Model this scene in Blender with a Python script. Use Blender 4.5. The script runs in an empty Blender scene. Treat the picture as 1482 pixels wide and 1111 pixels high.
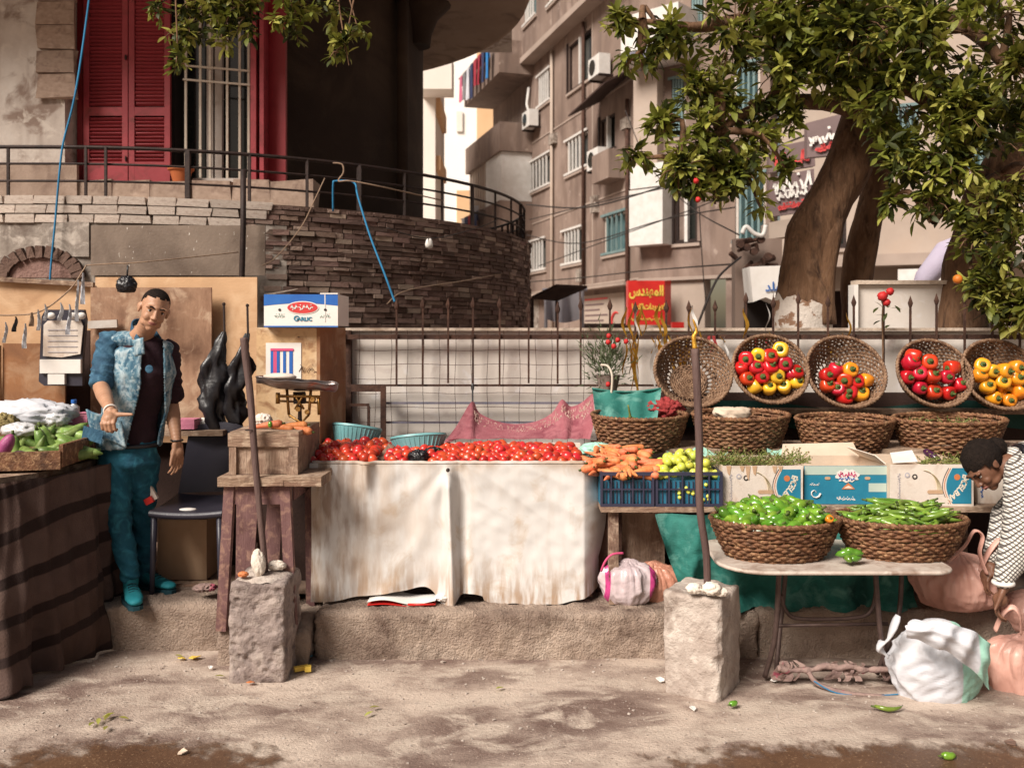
import bpy, bmesh, math, random
from math import sin, cos, pi, radians, sqrt, atan2, floor, exp
from mathutils import Vector, Matrix, noise
V = Vector
R = random.Random(11)
U = R.uniform
S = bpy.context.scene
COL = S.collection

# ---------------------------------------------------------------- camera, sky, sun, exposure
F, CX, HY, CH = 1300.0, 741.0, 480.0, 1.65
def P(px, py, Y):
    """a point Y metres from the camera that the photograph shows at px, py"""
    return V(((px - CX) / F * Y, Y, CH - (py - HY) / F * Y))
def PX(px, Y): return (px - CX) / F * Y
def PZ(py, Y): return CH - (py - HY) / F * Y

cd = bpy.data.cameras.new("camera")
cam = bpy.data.objects.new("camera", cd); COL.objects.link(cam)
cam.location = (0, 0, CH); cam.rotation_euler = (pi / 2, 0, 0)
cd.sensor_width = 36; cd.lens = F / 1482 * 36
cd.shift_y = -75.5 / 1482
cd.clip_end = 500; cd.clip_start = 0.05
cd.dof.use_dof = True; cd.dof.focus_distance = 4.8; cd.dof.aperture_fstop = 2.8
S.camera = cam

W = bpy.data.worlds.new("World"); S.world = W; W.use_nodes = True
wn = W.node_tree.nodes; wl = W.node_tree.links
bg = wn['Background']; bg.inputs[1].default_value = 0.05
sky = wn.new('ShaderNodeTexSky'); sky.sky_type = 'NISHITA'; sky.sun_disc = False
sky.sun_elevation = radians(44); sky.sun_rotation = radians(218)
sky.air_density = 1.0; sky.dust_density = 2.2; sky.ozone_density = 0.3
wm = wn.new('ShaderNodeMix'); wm.data_type = 'RGBA'; wm.blend_type = 'MULTIPLY'
wm.inputs[0].default_value = 1.0; wm.inputs[7].default_value = (1.0, 0.80, 0.62, 1)   # warm hazy city air
wl.new(sky.outputs[0], wm.inputs[6]); wl.new(wm.outputs[2], bg.inputs[0])

sd = bpy.data.lights.new("sun", 'SUN'); sd.energy = 4.3; sd.angle = radians(26); sd.color = (1.0, 0.93, 0.84)
sun = bpy.data.objects.new("sun", sd); COL.objects.link(sun)
SUND = V((-0.60, -0.66, 0.80)).normalized()
sun.rotation_euler = SUND.to_track_quat('Z', 'Y').to_euler()
S.view_settings.view_transform = 'Standard'; S.view_settings.look = 'None'
S.view_settings.gamma = 1; S.view_settings.use_curve_mapping = False
S.view_settings.exposure = 0.52

# ---------------------------------------------------------------- mesh builder
class MB:
    def __init__(s): s.v = []; s.f = []; s.m = []; s.mi = 0
    def add(s, vs, fs):
        b = len(s.v); s.v += [V(v) for v in vs]
        for f in fs: s.f.append(tuple(b + i for i in f)); s.m.append(s.mi)
        return s
    def box(s, c, d, rz=0, rot=None, taper=1, jit=0):
        M = rot or Matrix.Rotation(rz, 3, 'Z'); c = V(c); vs = []
        for z in (-.5, .5):
            k = taper if z > 0 else 1
            for x, y in ((-.5, -.5), (.5, -.5), (.5, .5), (-.5, .5)):
                vs.append(c + M @ V((x * d[0] * k + U(-jit, jit), y * d[1] * k + U(-jit, jit), z * d[2] + U(-jit, jit))))
        return s.add(vs, [(0, 3, 2, 1), (4, 5, 6, 7), (0, 1, 5, 4), (1, 2, 6, 5), (2, 3, 7, 6), (3, 0, 4, 7)])
    def bx(s, x0, x1, y0, y1, z0, z1, **k):
        return s.box(((x0 + x1) / 2, (y0 + y1) / 2, (z0 + z1) / 2), (abs(x1 - x0), abs(y1 - y0), abs(z1 - z0)), **k)
    def bar(s, a, b, w, h=None, up=(0, 0, 1)):
        a, b = V(a), V(b); t = (b - a); L = t.length; t.normalize(); h = h or w
        u = V(up)
        if abs(t.dot(u)) > .95: u = V((0, 1, 0))
        x = t.cross(u).normalized(); u = x.cross(t)
        M = Matrix((x, t, u)).transposed()
        return s.box((a + b) / 2, (w, L, h), rot=M)
    def tube(s, pts, r, n=8, cap=True, flat=1.0, closed=False):
        pts = [V(p) for p in pts]; N = len(pts)
        rs = r if isinstance(r, (list, tuple)) else [r] * N
        vs = []; prev = None
        for i, p in enumerate(pts):
            if closed: t = pts[(i + 1) % N] - pts[i - 1]
            else: t = pts[min(i + 1, N - 1)] - pts[max(i - 1, 0)]
            t = t.normalized() if t.length > 1e-9 else V((0, 0, 1))
            if prev is None:
                a = V((0, 0, 1)) if abs(t.z) < .9 else V((1, 0, 0))
                x = t.cross(a).normalized()
            else:
                x = (prev - t * prev.dot(t))
                x = x.normalized() if x.length > 1e-6 else t.orthogonal().normalized()
            y = t.cross(x); prev = x
            for k in range(n):
                a = 2 * pi * k / n
                vs.append(p + (x * cos(a) + y * sin(a) * flat) * rs[i])
        fs = []
        for i in range(N if closed else N - 1):
            j = (i + 1) % N
            for k in range(n):
                l = (k + 1) % n
                fs.append((i * n + k, i * n + l, j * n + l, j * n + k))
        if cap and not closed:
            fs.append(tuple(range(n - 1, -1, -1))); fs.append(tuple((N - 1) * n + k for k in range(n)))
        return s.add(vs, fs)
    def lathe(s, prof, n=16, c=(0, 0, 0), M=None, fn=None):
        c = V(c); vs = []; fs = []
        for (r, z) in prof:
            for k in range(n):
                a = 2 * pi * k / n; rr = r * (fn(a, z) if fn else 1)
                p = V((rr * cos(a), rr * sin(a), z))
                vs.append(c + (M @ p if M else p))
        for i in range(len(prof) - 1):
            for k in range(n):
                l = (k + 1) % n
                fs.append((i * n + k, i * n + l, (i + 1) * n + l, (i + 1) * n + k))
        if prof[0][0] > 1e-5: fs.append(tuple(range(n - 1, -1, -1)))
        if prof[-1][0] > 1e-5: fs.append(tuple((len(prof) - 1) * n + k for k in range(n)))
        return s.add(vs, fs)
    def ball(s, c, r, nu=14, nv=9, M=None, fn=None):
        if not isinstance(r, (list, tuple)): r = (r, r, r)
        c = V(c); vs = []; fs = []
        def q(a, b):
            p = V((sin(b) * cos(a), sin(b) * sin(a), cos(b)))
            if fn: p = p * fn(p)
            p = V((p.x * r[0], p.y * r[1], p.z * r[2]))
            return c + (M @ p if M else p)
        vs.append(q(0, 0.0))
        for j in range(1, nv):
            for k in range(nu): vs.append(q(2 * pi * k / nu, pi * j / nv))
        vs.append(q(0, pi)); L = len(vs) - 1
        for k in range(nu):
            l = (k + 1) % nu
            fs.append((0, 1 + k, 1 + l)); fs.append((L, L - nu + l, L - nu + k))
            for j in range(nv - 2):
                a = 1 + j * nu
                fs.append((a + k, a + nu + k, a + nu + l, a + l))
        return s.add(vs, fs)
    def grid(s, fn, nu, nv, cu=False):
        vs = [fn(i / nu, j / nv) for j in range(nv + 1) for i in range(nu + (0 if cu else 1))]
        w = nu if cu else nu + 1; fs = []
        for j in range(nv):
            for i in range(nu):
                k = (i + 1) % w if cu else i + 1
                fs.append((j * w + i, j * w + k, (j + 1) * w + k, (j + 1) * w + i))
        return s.add(vs, fs)
    def prism(s, outline, a, n):
        """outline = 3-D points of a flat face; extruded along vector a"""
        o = [V(p) for p in outline]; a = V(a); k = len(o)
        vs = o + [p + a for p in o]
        fs = [tuple(range(k)), tuple(range(2 * k - 1, k - 1, -1))] + [(i, i + k, (i + 1) % k + k, (i + 1) % k) for i in range(k)]
        return s.add(vs, fs)
    def rock(s, x0, x1, y0, y1, z0, z1, res=.03, rad=.02, amp=.006, freq=9, M=None, c=None, grain=0):
        """a rounded block with a rough, dented skin"""
        ctr = V(((x0 + x1) / 2, (y0 + y1) / 2, (z0 + z1) / 2)); h = V(((x1 - x0) / 2, (y1 - y0) / 2, (z1 - z0) / 2))
        for ax in range(3):
            for sg in (-1, 1):
                u, w = (ax + 1) % 3, (ax + 2) % 3
                nu = max(2, int(2 * h[u] / res)); nw = max(2, int(2 * h[w] / res))
                def fn(a, b, ax=ax, sg=sg, u=u, w=w):
                    p = V((0, 0, 0)); p[ax] = sg * h[ax]; p[u] = (a * 2 - 1) * h[u]; p[w] = (b * 2 - 1) * h[w] * sg
                    q = V([max(-h[i] + rad, min(h[i] - rad, p[i])) for i in range(3)])
                    d = p - q
                    if d.length > 1e-6: d.normalize(); p = q + d * rad
                    w0 = ctr + p
                    k = noise.fractal(w0 * freq, 1.0, 2.1, 4) * amp * 2 + grain * noise.noise(w0 * 48) * (1 if abs(p.z) < 9 else 1)
                    p = p + (d if d.length > .5 else V((0, 0, 0))) * k + noise.noise_vector(w0 * freq * .4) * amp
                    if M: p = M @ p
                    return (V(c) if c else ctr) + p
                s.grid(fn, nu, nw)
        return s

ORI = {}
def mesh_of(mb, name, mats, smooth=False, off=None, merge=False):
    me = bpy.data.meshes.new(name)
    vs = [tuple(v - off) for v in mb.v] if off is not None else [tuple(v) for v in mb.v]
    me.from_pydata(vs, [], mb.f)
    ml = mats if isinstance(mats, (list, tuple)) else [mats]
    for m in ml: me.materials.append(m)
    if len(ml) > 1: me.polygons.foreach_set('material_index', mb.m)
    if merge:
        b = bmesh.new(); b.from_mesh(me); bmesh.ops.remove_doubles(b, verts=b.verts, dist=merge if isinstance(merge, float) else 1e-4)
        bmesh.ops.recalc_face_normals(b, faces=b.faces); b.to_mesh(me); b.free()
    if smooth:
        if isinstance(smooth, float):
            me.polygons.foreach_set('use_smooth', [True] * len(me.polygons))
            me.set_sharp_from_angle(angle=smooth)
        else: me.polygons.foreach_set('use_smooth', [True] * len(me.polygons))
    me.update()
    return me
def tag(o, label=None, cat=None, group=None, kind=None):
    if label: o['label'] = label
    if cat: o['category'] = cat
    if group: o['group'] = group
    if kind: o['kind'] = kind
    return o
def O(name, mb, mats, parent=None, smooth=False, at=None, merge=False, **k):
    off = ORI[parent.name] if parent else V(at) if at is not None else None
    me = mb if isinstance(mb, bpy.types.Mesh) else mesh_of(mb, name, mats, smooth, off, merge)
    o = bpy.data.objects.new(name, me); COL.objects.link(o)
    if parent: o.parent = parent; ORI[o.name] = ORI[parent.name]
    else:
        ORI[o.name] = V(at) if at is not None else V((0, 0, 0))
        if at is not None: o.location = at
    return tag(o, **k)
def T(name, label, cat, loc=(0, 0, 0), group=None, kind=None):
    o = bpy.data.objects.new(name, None); COL.objects.link(o); o.location = loc
    o.empty_display_size = .1; ORI[o.name] = V(loc)
    return tag(o, label, cat, group, kind)
def dup(root, loc=None, rot=None, label=None, scale=None, group=None):
    def cp(o, par):
        c = o.copy(); COL.objects.link(c)
        if par: c.parent = par
        for ch in [x for x in KIDS.get(o.name, [])]: cp(ch, c)
        return c
    if root.name not in KIDS:
        def walk(o):
            KIDS[o.name] = list(o.children)
            for c in o.children: walk(c)
        walk(root)
    r = cp(root, None)
    if loc is not None: r.location = loc
    if rot is not None: r.rotation_euler = rot
    if scale is not None: r.scale = scale if isinstance(scale, (tuple, list)) else (scale,) * 3
    if label: r['label'] = label
    if group: r['group'] = group
    return r
KIDS = {}
class Proto:
    """the first call moves the built thing itself, later calls copy it"""
    def __init__(s, root): s.root = root; s.used = False
    def __call__(s, loc, rot=(0, 0, 0), label=None, scale=1.0, group=None):
        sc = scale if isinstance(scale, (tuple, list)) else (scale,) * 3
        if not s.used:
            s.used = True; r = s.root; r.location = loc; r.rotation_euler = rot; r.scale = sc
            if label: r['label'] = label
            if group: r['group'] = group
            return r
        return dup(s.root, loc, rot, label, sc, group)
def pieces(name, boxes, mats, parent, n=300, key=None):
    """alike pieces as parts that share one unit mesh; past n the rest joins as one part"""
    me = {}
    ml = mats if isinstance(mats, (list, tuple)) else [mats]
    base = ORI[parent.name]
    if key: boxes = sorted(boxes, key=key)
    for i, (c, d, rz) in enumerate(boxes[:n]):
        m = i % len(ml); q = (m, i % 5)
        if q not in me:
            b = MB().box((0, 0, 0), (1, 1, 1), jit=.05); me[q] = mesh_of(b, name, ml[m])
        o = bpy.data.objects.new(name, me[q]); COL.objects.link(o); o.parent = parent
        o.location = V(c) - base; o.scale = d; o.rotation_euler = rz if isinstance(rz, tuple) else (0, 0, rz)
    if len(boxes) > n:
        b = MB()
        for i, (c, d, rz) in enumerate(boxes[n:]):
            b.mi = i % len(ml)
            b.box(c, d, rz=rz if not isinstance(rz, tuple) else rz[2], jit=min(d) * .08)
        O(name + '_course', b, ml, parent, kind='stuff')

# ---------------------------------------------------------------- materials
MATS = {}
def mat(name, cols, scale=5, rough=.75, bump=.25, bscale=50, metal=0, det=6, stretch=(1, 1, 1), dirt=None, dscale=2.5, dlo=.5, dhi=.7,
        var=0, hvar=0, spec=.4, coat=0, trans=0, dist=0.0, lo=.32, hi=.68, dstretch=(1, 1, 1), bdist=.02, alpha=None, sss=0):
    m = bpy.data.materials.new(name); m.use_nodes = True; n = m.node_tree.nodes; l = m.node_tree.links
    p = n['Principled BSDF']; MATS[name] = m
    tc = n.new('ShaderNodeTexCoord')
    def noise_(sc, st, d, ds=0):
        mp = n.new('ShaderNodeMapping'); mp.inputs['Scale'].default_value = st
        l.new(tc.outputs['Object'], mp.inputs[0])
        t = n.new('ShaderNodeTexNoise'); t.inputs['Scale'].default_value = sc; t.inputs['Detail'].default_value = d
        t.inputs['Distortion'].default_value = ds
        t.inputs['Roughness'].default_value = .6
        l.new(mp.outputs[0], t.inputs[0]); return t
    if isinstance(cols[0], (int, float)): cols = [cols, tuple(c * .82 for c in cols)]
    t = noise_(scale, stretch, det, dist)
    r = n.new('ShaderNodeValToRGB'); e = r.color_ramp.elements
    for i, c in enumerate(cols):
        pos = lo + (hi - lo) * i / max(1, len(cols) - 1)
        if i < 2: e[i].position = pos
        x = e[i] if i < 2 else e.new(pos)
        x.color = (*c, 1)
    l.new(t.outputs[0], r.inputs[0]); out = r.outputs[0]
    m['mask'] = 0
    if dirt:
        dd = dirt if isinstance(dirt[0], (tuple, list)) else [dirt]
        for k, dc in enumerate(dd):
            t2 = noise_(dscale * (1 + k * 1.7), dstretch, 8, .6)
            r2 = n.new('ShaderNodeValToRGB'); r2.color_ramp.elements[0].position = dlo; r2.color_ramp.elements[1].position = dhi
            l.new(t2.outputs[0], r2.inputs[0])
            mx = n.new('ShaderNodeMix'); mx.data_type = 'RGBA'; mx.inputs[7].default_value = (*dc, 1)
            l.new(r2.outputs[0], mx.inputs[0]); l.new(out, mx.inputs[6]); out = mx.outputs[2]
    if var or hvar:
        oi = n.new('ShaderNodeObjectInfo'); h = n.new('ShaderNodeHueSaturation')
        mr = n.new('ShaderNodeMapRange'); mr.inputs[3].default_value = 1 - var; mr.inputs[4].default_value = 1 + var
        l.new(oi.outputs['Random'], mr.inputs[0]); l.new(mr.outputs[0], h.inputs['Value'])
        if hvar:
            ma = n.new('ShaderNodeMath'); ma.operation = 'MULTIPLY'; ma.inputs[1].default_value = 7.31
            mf = n.new('ShaderNodeMath'); mf.operation = 'FRACT'
            mh = n.new('ShaderNodeMapRange'); mh.inputs[3].default_value = .5 - hvar; mh.inputs[4].default_value = .5 + hvar
            l.new(oi.outputs['Random'], ma.inputs[0]); l.new(ma.outputs[0], mf.inputs[0]); l.new(mf.outputs[0], mh.inputs[0]); l.new(mh.outputs[0], h.inputs['Hue'])
        l.new(out, h.inputs['Color']); out = h.outputs[0]
    l.new(out, p.inputs['Base Color'])
    p.inputs['Roughness'].default_value = rough; p.inputs['Metallic'].default_value = metal
    p.inputs['Specular IOR Level'].default_value = spec
    if coat: p.inputs['Coat Weight'].default_value = coat; p.inputs['Coat Roughness'].default_value = .15
    if trans: p.inputs['Transmission Weight'].default_value = trans
    if alpha is not None: p.inputs['Alpha'].default_value = alpha
    if sss: p.inputs['Subsurface Weight'].default_value = sss; p.inputs['Subsurface Radius'].default_value = (.02, .008, .005); p.inputs['Subsurface Scale'].default_value = .5
    if bump:
        t3 = noise_(bscale, stretch, 5)
        b = n.new('ShaderNodeBump'); b.inputs['Strength'].default_value = bump; b.inputs['Distance'].default_value = bdist
        l.new(t3.outputs[0], b.inputs['Height']); l.new(b.outputs[0], p.inputs['Normal'])
    return m
def mnode(m): return m.node_tree.nodes, m.node_tree.links, m.node_tree.nodes['Principled BSDF']
def overlay(m, kind, col, **k):
    """a printed, woven or stained pattern of the thing itself laid over its colour"""
    n, l, p = mnode(m)
    src = p.inputs['Base Color'].links[0].from_socket
    tc = n.new('ShaderNodeTexCoord'); mp = n.new('ShaderNodeMapping'); l.new(tc.outputs[k.get('coord', 'Object')], mp.inputs[0])
    mp.inputs['Scale'].default_value = k.get('st', (1, 1, 1)); mp.inputs['Rotation'].default_value = k.get('rot', (0, 0, 0)); mp.inputs['Location'].default_value = k.get('loc', (0, 0, 0))
    if kind == 'wave':
        t = n.new('ShaderNodeTexWave'); t.bands_direction = k.get('dir', 'Z'); t.inputs['Scale'].default_value = k.get('scale', 5)
        t.inputs['Distortion'].default_value = k.get('dist', 0); t.inputs['Detail Scale'].default_value = k.get('ds', 1); t.inputs['Detail'].default_value = k.get('det', 2)
        o = t.outputs['Fac']
    elif kind == 'vor':
        t = n.new('ShaderNodeTexVoronoi'); t.inputs['Scale'].default_value = k.get('scale', 5); t.feature = k.get('feat', 'F1'); o = t.outputs['Distance']
    elif kind == 'noise':
        t = n.new('ShaderNodeTexNoise'); t.inputs['Scale'].default_value = k.get('scale', 5); t.inputs['Detail'].default_value = k.get('det', 8); o = t.outputs[0]
        t.inputs['Distortion'].default_value = k.get('dist', 0)
    elif kind == 'grad':
        t = n.new('ShaderNodeSeparateXYZ'); o = t.outputs[k.get('axis', 2)]
    l.new(mp.outputs[0], t.inputs[0])
    r = n.new('ShaderNodeValToRGB'); r.color_ramp.elements[0].position = k.get('lo', .45); r.color_ramp.elements[1].position = k.get('hi', .55)
    if k.get('inv'): r.color_ramp.elements[0].color = (1, 1, 1, 1); r.color_ramp.elements[1].color = (0, 0, 0, 1)
    l.new(o, r.inputs[0])
    fac = r.outputs[0]
    if k.get('mulnoise'):
        t2 = n.new('ShaderNodeTexNoise'); t2.inputs['Scale'].default_value = k['mulnoise']; t2.inputs['Detail'].default_value = 8; mq = n.new('ShaderNodeMapping'); mq.inputs['Scale'].default_value = k.get('mst', (1, 1, 1)); l.new(tc.outputs[k.get('coord', 'Object')], mq.inputs[0]); l.new(mq.outputs[0], t2.inputs[0])
        mm = n.new('ShaderNodeMath'); mm.operation = 'MULTIPLY'; rr = n.new('ShaderNodeValToRGB'); rr.color_ramp.elements[0].position = .42; rr.color_ramp.elements[1].position = .6
        l.new(t2.outputs[0], rr.inputs[0]); l.new(fac, mm.inputs[0]); l.new(rr.outputs[0], mm.inputs[1]); fac = mm.outputs[0]
    mx = n.new('ShaderNodeMix'); mx.data_type = 'RGBA'; mx.inputs[7].default_value = (*col, 1)
    if k.get('fac', 1) != 1:
        mm = n.new('ShaderNodeMath'); mm.operation = 'MULTIPLY'; mm.inputs[1].default_value = k['fac']; l.new(fac, mm.inputs[0]); fac = mm.outputs[0]
    l.new(fac, mx.inputs[0]); l.new(src, mx.inputs[6]); l.new(mx.outputs[2], p.inputs['Base Color'])
    return fac
def translucent(m, w=.35):
    n, l, p = mnode(m)
    tr = n.new('ShaderNodeBsdfTranslucent'); mx = n.new('ShaderNodeMixShader'); mx.inputs[0].default_value = w
    l.new(p.inputs['Base Color'].links[0].from_socket, tr.inputs[0])
    l.new(p.outputs[0], mx.inputs[1]); l.new(tr.outputs[0], mx.inputs[2]); l.new(mx.outputs[0], n['Material Output'].inputs[0])
    return m

# ---------------------------------------------------------------- lettering
AR = {'ا': (0xFE8D, 2), 'ب': (0xFE8F, 4), 'ة': (0xFE93, 2), 'ت': (0xFE95, 4), 'ج': (0xFE9D, 4), 'ح': (0xFEA1, 4), 'د': (0xFEA9, 2), 'ر': (0xFEAD, 2),
      'س': (0xFEB1, 4), 'ع': (0xFEC9, 4), 'ف': (0xFED1, 4), 'ق': (0xFED5, 4), 'ك': (0xFED9, 4), 'ل': (0xFEDD, 4), 'م': (0xFEE1, 4), 'ن': (0xFEE5, 4), 'ه': (0xFEE9, 4),
      'و': (0xFEED, 2), 'ي': (0xFEF1, 4)}
def arabic(w):
    out = []
    for i, ch in enumerate(w):
        if ch not in AR: out.append(ch); continue
        b, n = AR[ch]
        pj = i > 0 and w[i - 1] in AR and AR[w[i - 1]][1] == 4
        nj = i + 1 < len(w) and w[i + 1] in AR
        if n == 2: out.append(chr(b + (1 if pj else 0)))
        else: out.append(chr(b + (3 if pj and nj else 1 if pj else 2 if nj else 0)))
    return ''.join(reversed(out))
def text(body, size, c, xd, yd, m, parent, depth=.002, name='lettering', bold=0.0, sx=1.0):
    cu = bpy.data.curves.new('t', 'FONT'); cu.body = body; cu.size = size; cu.align_x = 'CENTER'; cu.align_y = 'CENTER'; cu.extrude = depth; cu.offset = bold; cu.resolution_u = 3
    o = bpy.data.objects.new('t', cu); COL.objects.link(o)
    dg = bpy.context.evaluated_depsgraph_get()
    me = bpy.data.meshes.new_from_object(o.evaluated_get(dg)); bpy.data.objects.remove(o); bpy.data.curves.remove(cu)
    xd, yd = V(xd).normalized(), V(yd).normalized(); zd = xd.cross(yd)
    M = Matrix((xd * sx, yd, zd)).transposed().to_4x4(); M.translation = V(c) - ORI[parent.name]
    me.transform(M); me.materials.clear(); me.materials.append(m); me.name = name
    return O(name, me, m, parent)
def scribble(c, xd, yd, w, h, m, parent, seed=1, n=4, th=.1, name='lettering', off=.004):
    """flowing connected strokes like script too small to read"""
    rr = random.Random(seed); b = MB(); xd, yd = V(xd).normalized(), V(yd).normalized(); zd = xd.cross(yd); c = V(c)
    t = h * th
    for k in range(n):
        x0 = -w / 2 + w * k / n; x1 = x0 + w / n * .86; q = []
        K = 9
        ph = rr.uniform(0, 6)
        for i in range(K + 1):
            u = i / K; q.append((x0 + (x1 - x0) * u, h * (-.15 + .22 * sin(ph + u * rr.uniform(8, 11)) + (rr.choice((0, 0, .4)) if i % 3 == 1 else 0))))
        for i in range(K):
            a = c + xd * q[i][0] + yd * q[i][1]; e = c + xd * q[i + 1][0] + yd * q[i + 1][1]
            b.bar(a + zd * off, e + zd * off, t, .0016, up=zd)
        for j in range(2):
            p = c + xd * rr.uniform(x0, x1) + yd * h * rr.choice((-.42, .42)) + zd * off
            b.bar(p, p + xd * t * 1.1, t, .0016, up=zd)
    return O(name, b, m, parent)
def remesh(mb, voxel, smooth=3, disp=None, sf=.5):
    me = mesh_of(mb, 'tmp', [], False); o = bpy.data.objects.new('tmp', me); COL.objects.link(o)
    r = o.modifiers.new('r', 'REMESH'); r.mode = 'VOXEL'; r.voxel_size = voxel; r.use_smooth_shade = True
    if smooth: q = o.modifiers.new('s', 'SMOOTH'); q.iterations = smooth; q.factor = sf
    dg = bpy.context.evaluated_depsgraph_get()
    out = bpy.data.meshes.new_from_object(o.evaluated_get(dg)); bpy.data.objects.remove(o); bpy.data.meshes.remove(me)
    if disp:
        ns = [v.normal.copy() for v in out.vertices]
        for v, nn in zip(out.vertices, ns): v.co += nn * disp(v.co, nn)
    out.polygons.foreach_set('use_smooth', [True] * len(out.polygons)); out.update()
    return out
def OM(name, me, m, parent, **k):
    off = ORI[parent.name] if parent else V((0, 0, 0))
    me.transform(Matrix.Translation(-off)); me.materials.clear(); me.materials.append(m)
    return O(name, me, m, parent, **k)
def cap(mb, a, b, r1, r2, n=12):
    a, b = V(a), V(b); mb.tube([a, b], [r1, r2], n); mb.ball(a, r1, n, 8); mb.ball(b, r2, n, 8)
def chain(mb, secs, n=5, nu=20, nv=12, M=None):
    """overlapping ellipsoids from section to section: ((x,y,z),(rx,ry,rz))"""
    for i in range(len(secs) - 1):
        (a, ra), (b, rb) = secs[i], secs[i + 1]
        for k in range(n + (1 if i == len(secs) - 2 else 0)):
            t = k / n
            mb.ball(V(a).lerp(V(b), t), tuple(x + (y - x) * t for x, y in zip(ra, rb)), nu, nv, M=M)
def spline(pts, n):
    pts = [V(p) for p in pts]; out = []
    for i in range(len(pts) - 1):
        p0, p1, p2, p3 = pts[max(i - 1, 0)], pts[i], pts[i + 1], pts[min(i + 2, len(pts) - 1)]
        for k in range(n):
            t = k / n
            out.append(.5 * ((2 * p1) + (p2 - p0) * t + (2 * p0 - 5 * p1 + 4 * p2 - p3) * t * t + (3 * p1 - p0 - 3 * p2 + p3) * t ** 3))
    out.append(pts[-1]); return out
# ================================================================ materials
M = MATS
mat('ground', [(.19, .130, .108), (.35, .27, .225), (.53, .43, .36)], scale=2.0, rough=.9, bump=.6, bscale=90, det=14, lo=.38, hi=.58, dist=.1, stretch=(.8, 1.15, 1),
    dirt=[(.16, .105, .088), (.52, .43, .36)], dscale=1.6, dlo=.5, dhi=.64, dstretch=(.8, 1.3, 1), spec=.2)
overlay(M['ground'], 'noise', (.66, .52, .43), scale=130, lo=.62, hi=.70, fac=.6)
overlay(M['ground'], 'noise', (.14, .09, .07), scale=8, st=(.6, 1.6, 1), lo=.52, hi=.60, fac=.25, mulnoise=22)
overlay(M['ground'], 'noise', (.08, .05, .035), scale=46, lo=.30, hi=.36, inv=True, fac=.5)
mat('wet', [(.09, .045, .026), (.15, .08, .045)], scale=3, rough=.35, bump=.35, bscale=120, spec=.5)
overlay(M['wet'], 'noise', (.42, .27, .16), scale=110, lo=.62, hi=.68, fac=.8)
mat('kerb', [(.30, .215, .17), (.43, .325, .26), (.54, .43, .35)], scale=3, rough=.95, bump=1.0, bscale=90, det=12, dirt=[(.13, .08, .06), (.5, .38, .3)], dscale=2.2, bdist=.03)
mat('pavement', [(.22, .14, .10), (.34, .24, .18)], scale=4, rough=.95, bump=.4, dirt=(.10, .06, .045))
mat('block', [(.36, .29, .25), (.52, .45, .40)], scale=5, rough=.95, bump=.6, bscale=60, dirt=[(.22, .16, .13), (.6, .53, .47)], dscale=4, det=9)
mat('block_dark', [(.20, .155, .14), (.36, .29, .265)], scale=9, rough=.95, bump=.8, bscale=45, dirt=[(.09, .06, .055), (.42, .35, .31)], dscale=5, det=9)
mat('plaster', [(.40, .33, .29), (.52, .45, .40), (.62, .56, .51)], scale=2.2, rough=.9, bump=.3, bscale=30, dirt=[(.26, .19, .155), (.60, .53, .47)], dscale=2.6, dlo=.54, dhi=.64)
overlay(M['plaster'], 'noise', (.20, .13, .10), scale=2.0, st=(3, 3, .3), lo=.56, hi=.72, fac=.5)
mat('grey_plaster', [(.20, .165, .14), (.34, .29, .25)], scale=2.8, rough=.9, bump=.35, bscale=35, dirt=[(.12, .085, .068), (.46, .40, .35)], dscale=2.8, dlo=.52, dhi=.64)
overlay(M['grey_plaster'], 'noise', (.09, .06, .048), scale=2.2, st=(3, 3, .35), lo=.54, hi=.68, fac=.6)
mat('panel_paint', [(.17, .125, .095), (.24, .18, .14)], scale=1.2, rough=.7, bump=.2, dirt=(.11, .075, .055), dscale=1.2)
overlay(M['panel_paint'], 'noise', (.6, .55, .5), scale=26, st=(2.2, 1, .6), lo=.69, hi=.71)
mat('stone', [(.15, .088, .068), (.24, .155, .125)], scale=7, rough=.9, bump=.7, bscale=40, var=.35, hvar=.012, dirt=(.10, .05, .035))
mat('stone_pale', [(.30, .20, .155), (.42, .31, .25)], scale=7, rough=.9, bump=.7, bscale=40, var=.3, hvar=.012)
mat('stone_dark', [(.10, .056, .042), (.16, .098, .075)], scale=7, rough=.9, bump=.7, bscale=40, var=.3)
mat('mortar', [(.07, .04, .03), (.11, .065, .05)], scale=9, rough=1)
mat('brick_white', [(.50, .41, .35), (.64, .55, .48)], scale=5, rough=.9, bump=.5, var=.12, dirt=(.35, .25, .2), dscale=5)
mat('tile_stone', [(.30, .21, .16), (.42, .31, .245)], scale=6, rough=.85, bump=.4, var=.12, dirt=(.2, .13, .1), dscale=3)
mat('shaded_wall', [(.022, .011, .007), (.036, .020, .012)], scale=1.5, rough=.9, bump=.3, dirt=(.055, .033, .02), dscale=1.4)  # shade below the balcony slab put into the wall colour
mat('void_shade', (.012, .007, .006), rough=.9, bump=0)  # near black: the shade inside openings painted as a colour
mat('soffit', [(.30, .21, .155), (.38, .28, .21)], scale=1.2, rough=.9, bump=.15, dirt=(.18, .12, .09))
mat('red_paint', [(.30, .032, .045), (.38, .05, .062)], scale=4, rough=.5, bump=.1, dirt=(.2, .03, .03), dscale=6, var=.08)
mat('red_deep', [(.22, .012, .018), (.27, .018, .025)], scale=4, rough=.5, bump=.1)
mat('iron', [(.016, .010, .009), (.04, .022, .018)], scale=20, rough=.6, bump=.2, metal=.3)
mat('iron_blue', [(.12, .13, .18), (.20, .17, .2)], scale=20, rough=.6, bump=.2)
mat('white_bar', [(.62, .55, .46), (.5, .42, .34)], scale=12, rough=.5, bump=.1)
mat('glass_dark', (.018, .020, .018), rough=.08, bump=0, spec=.6)
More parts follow.
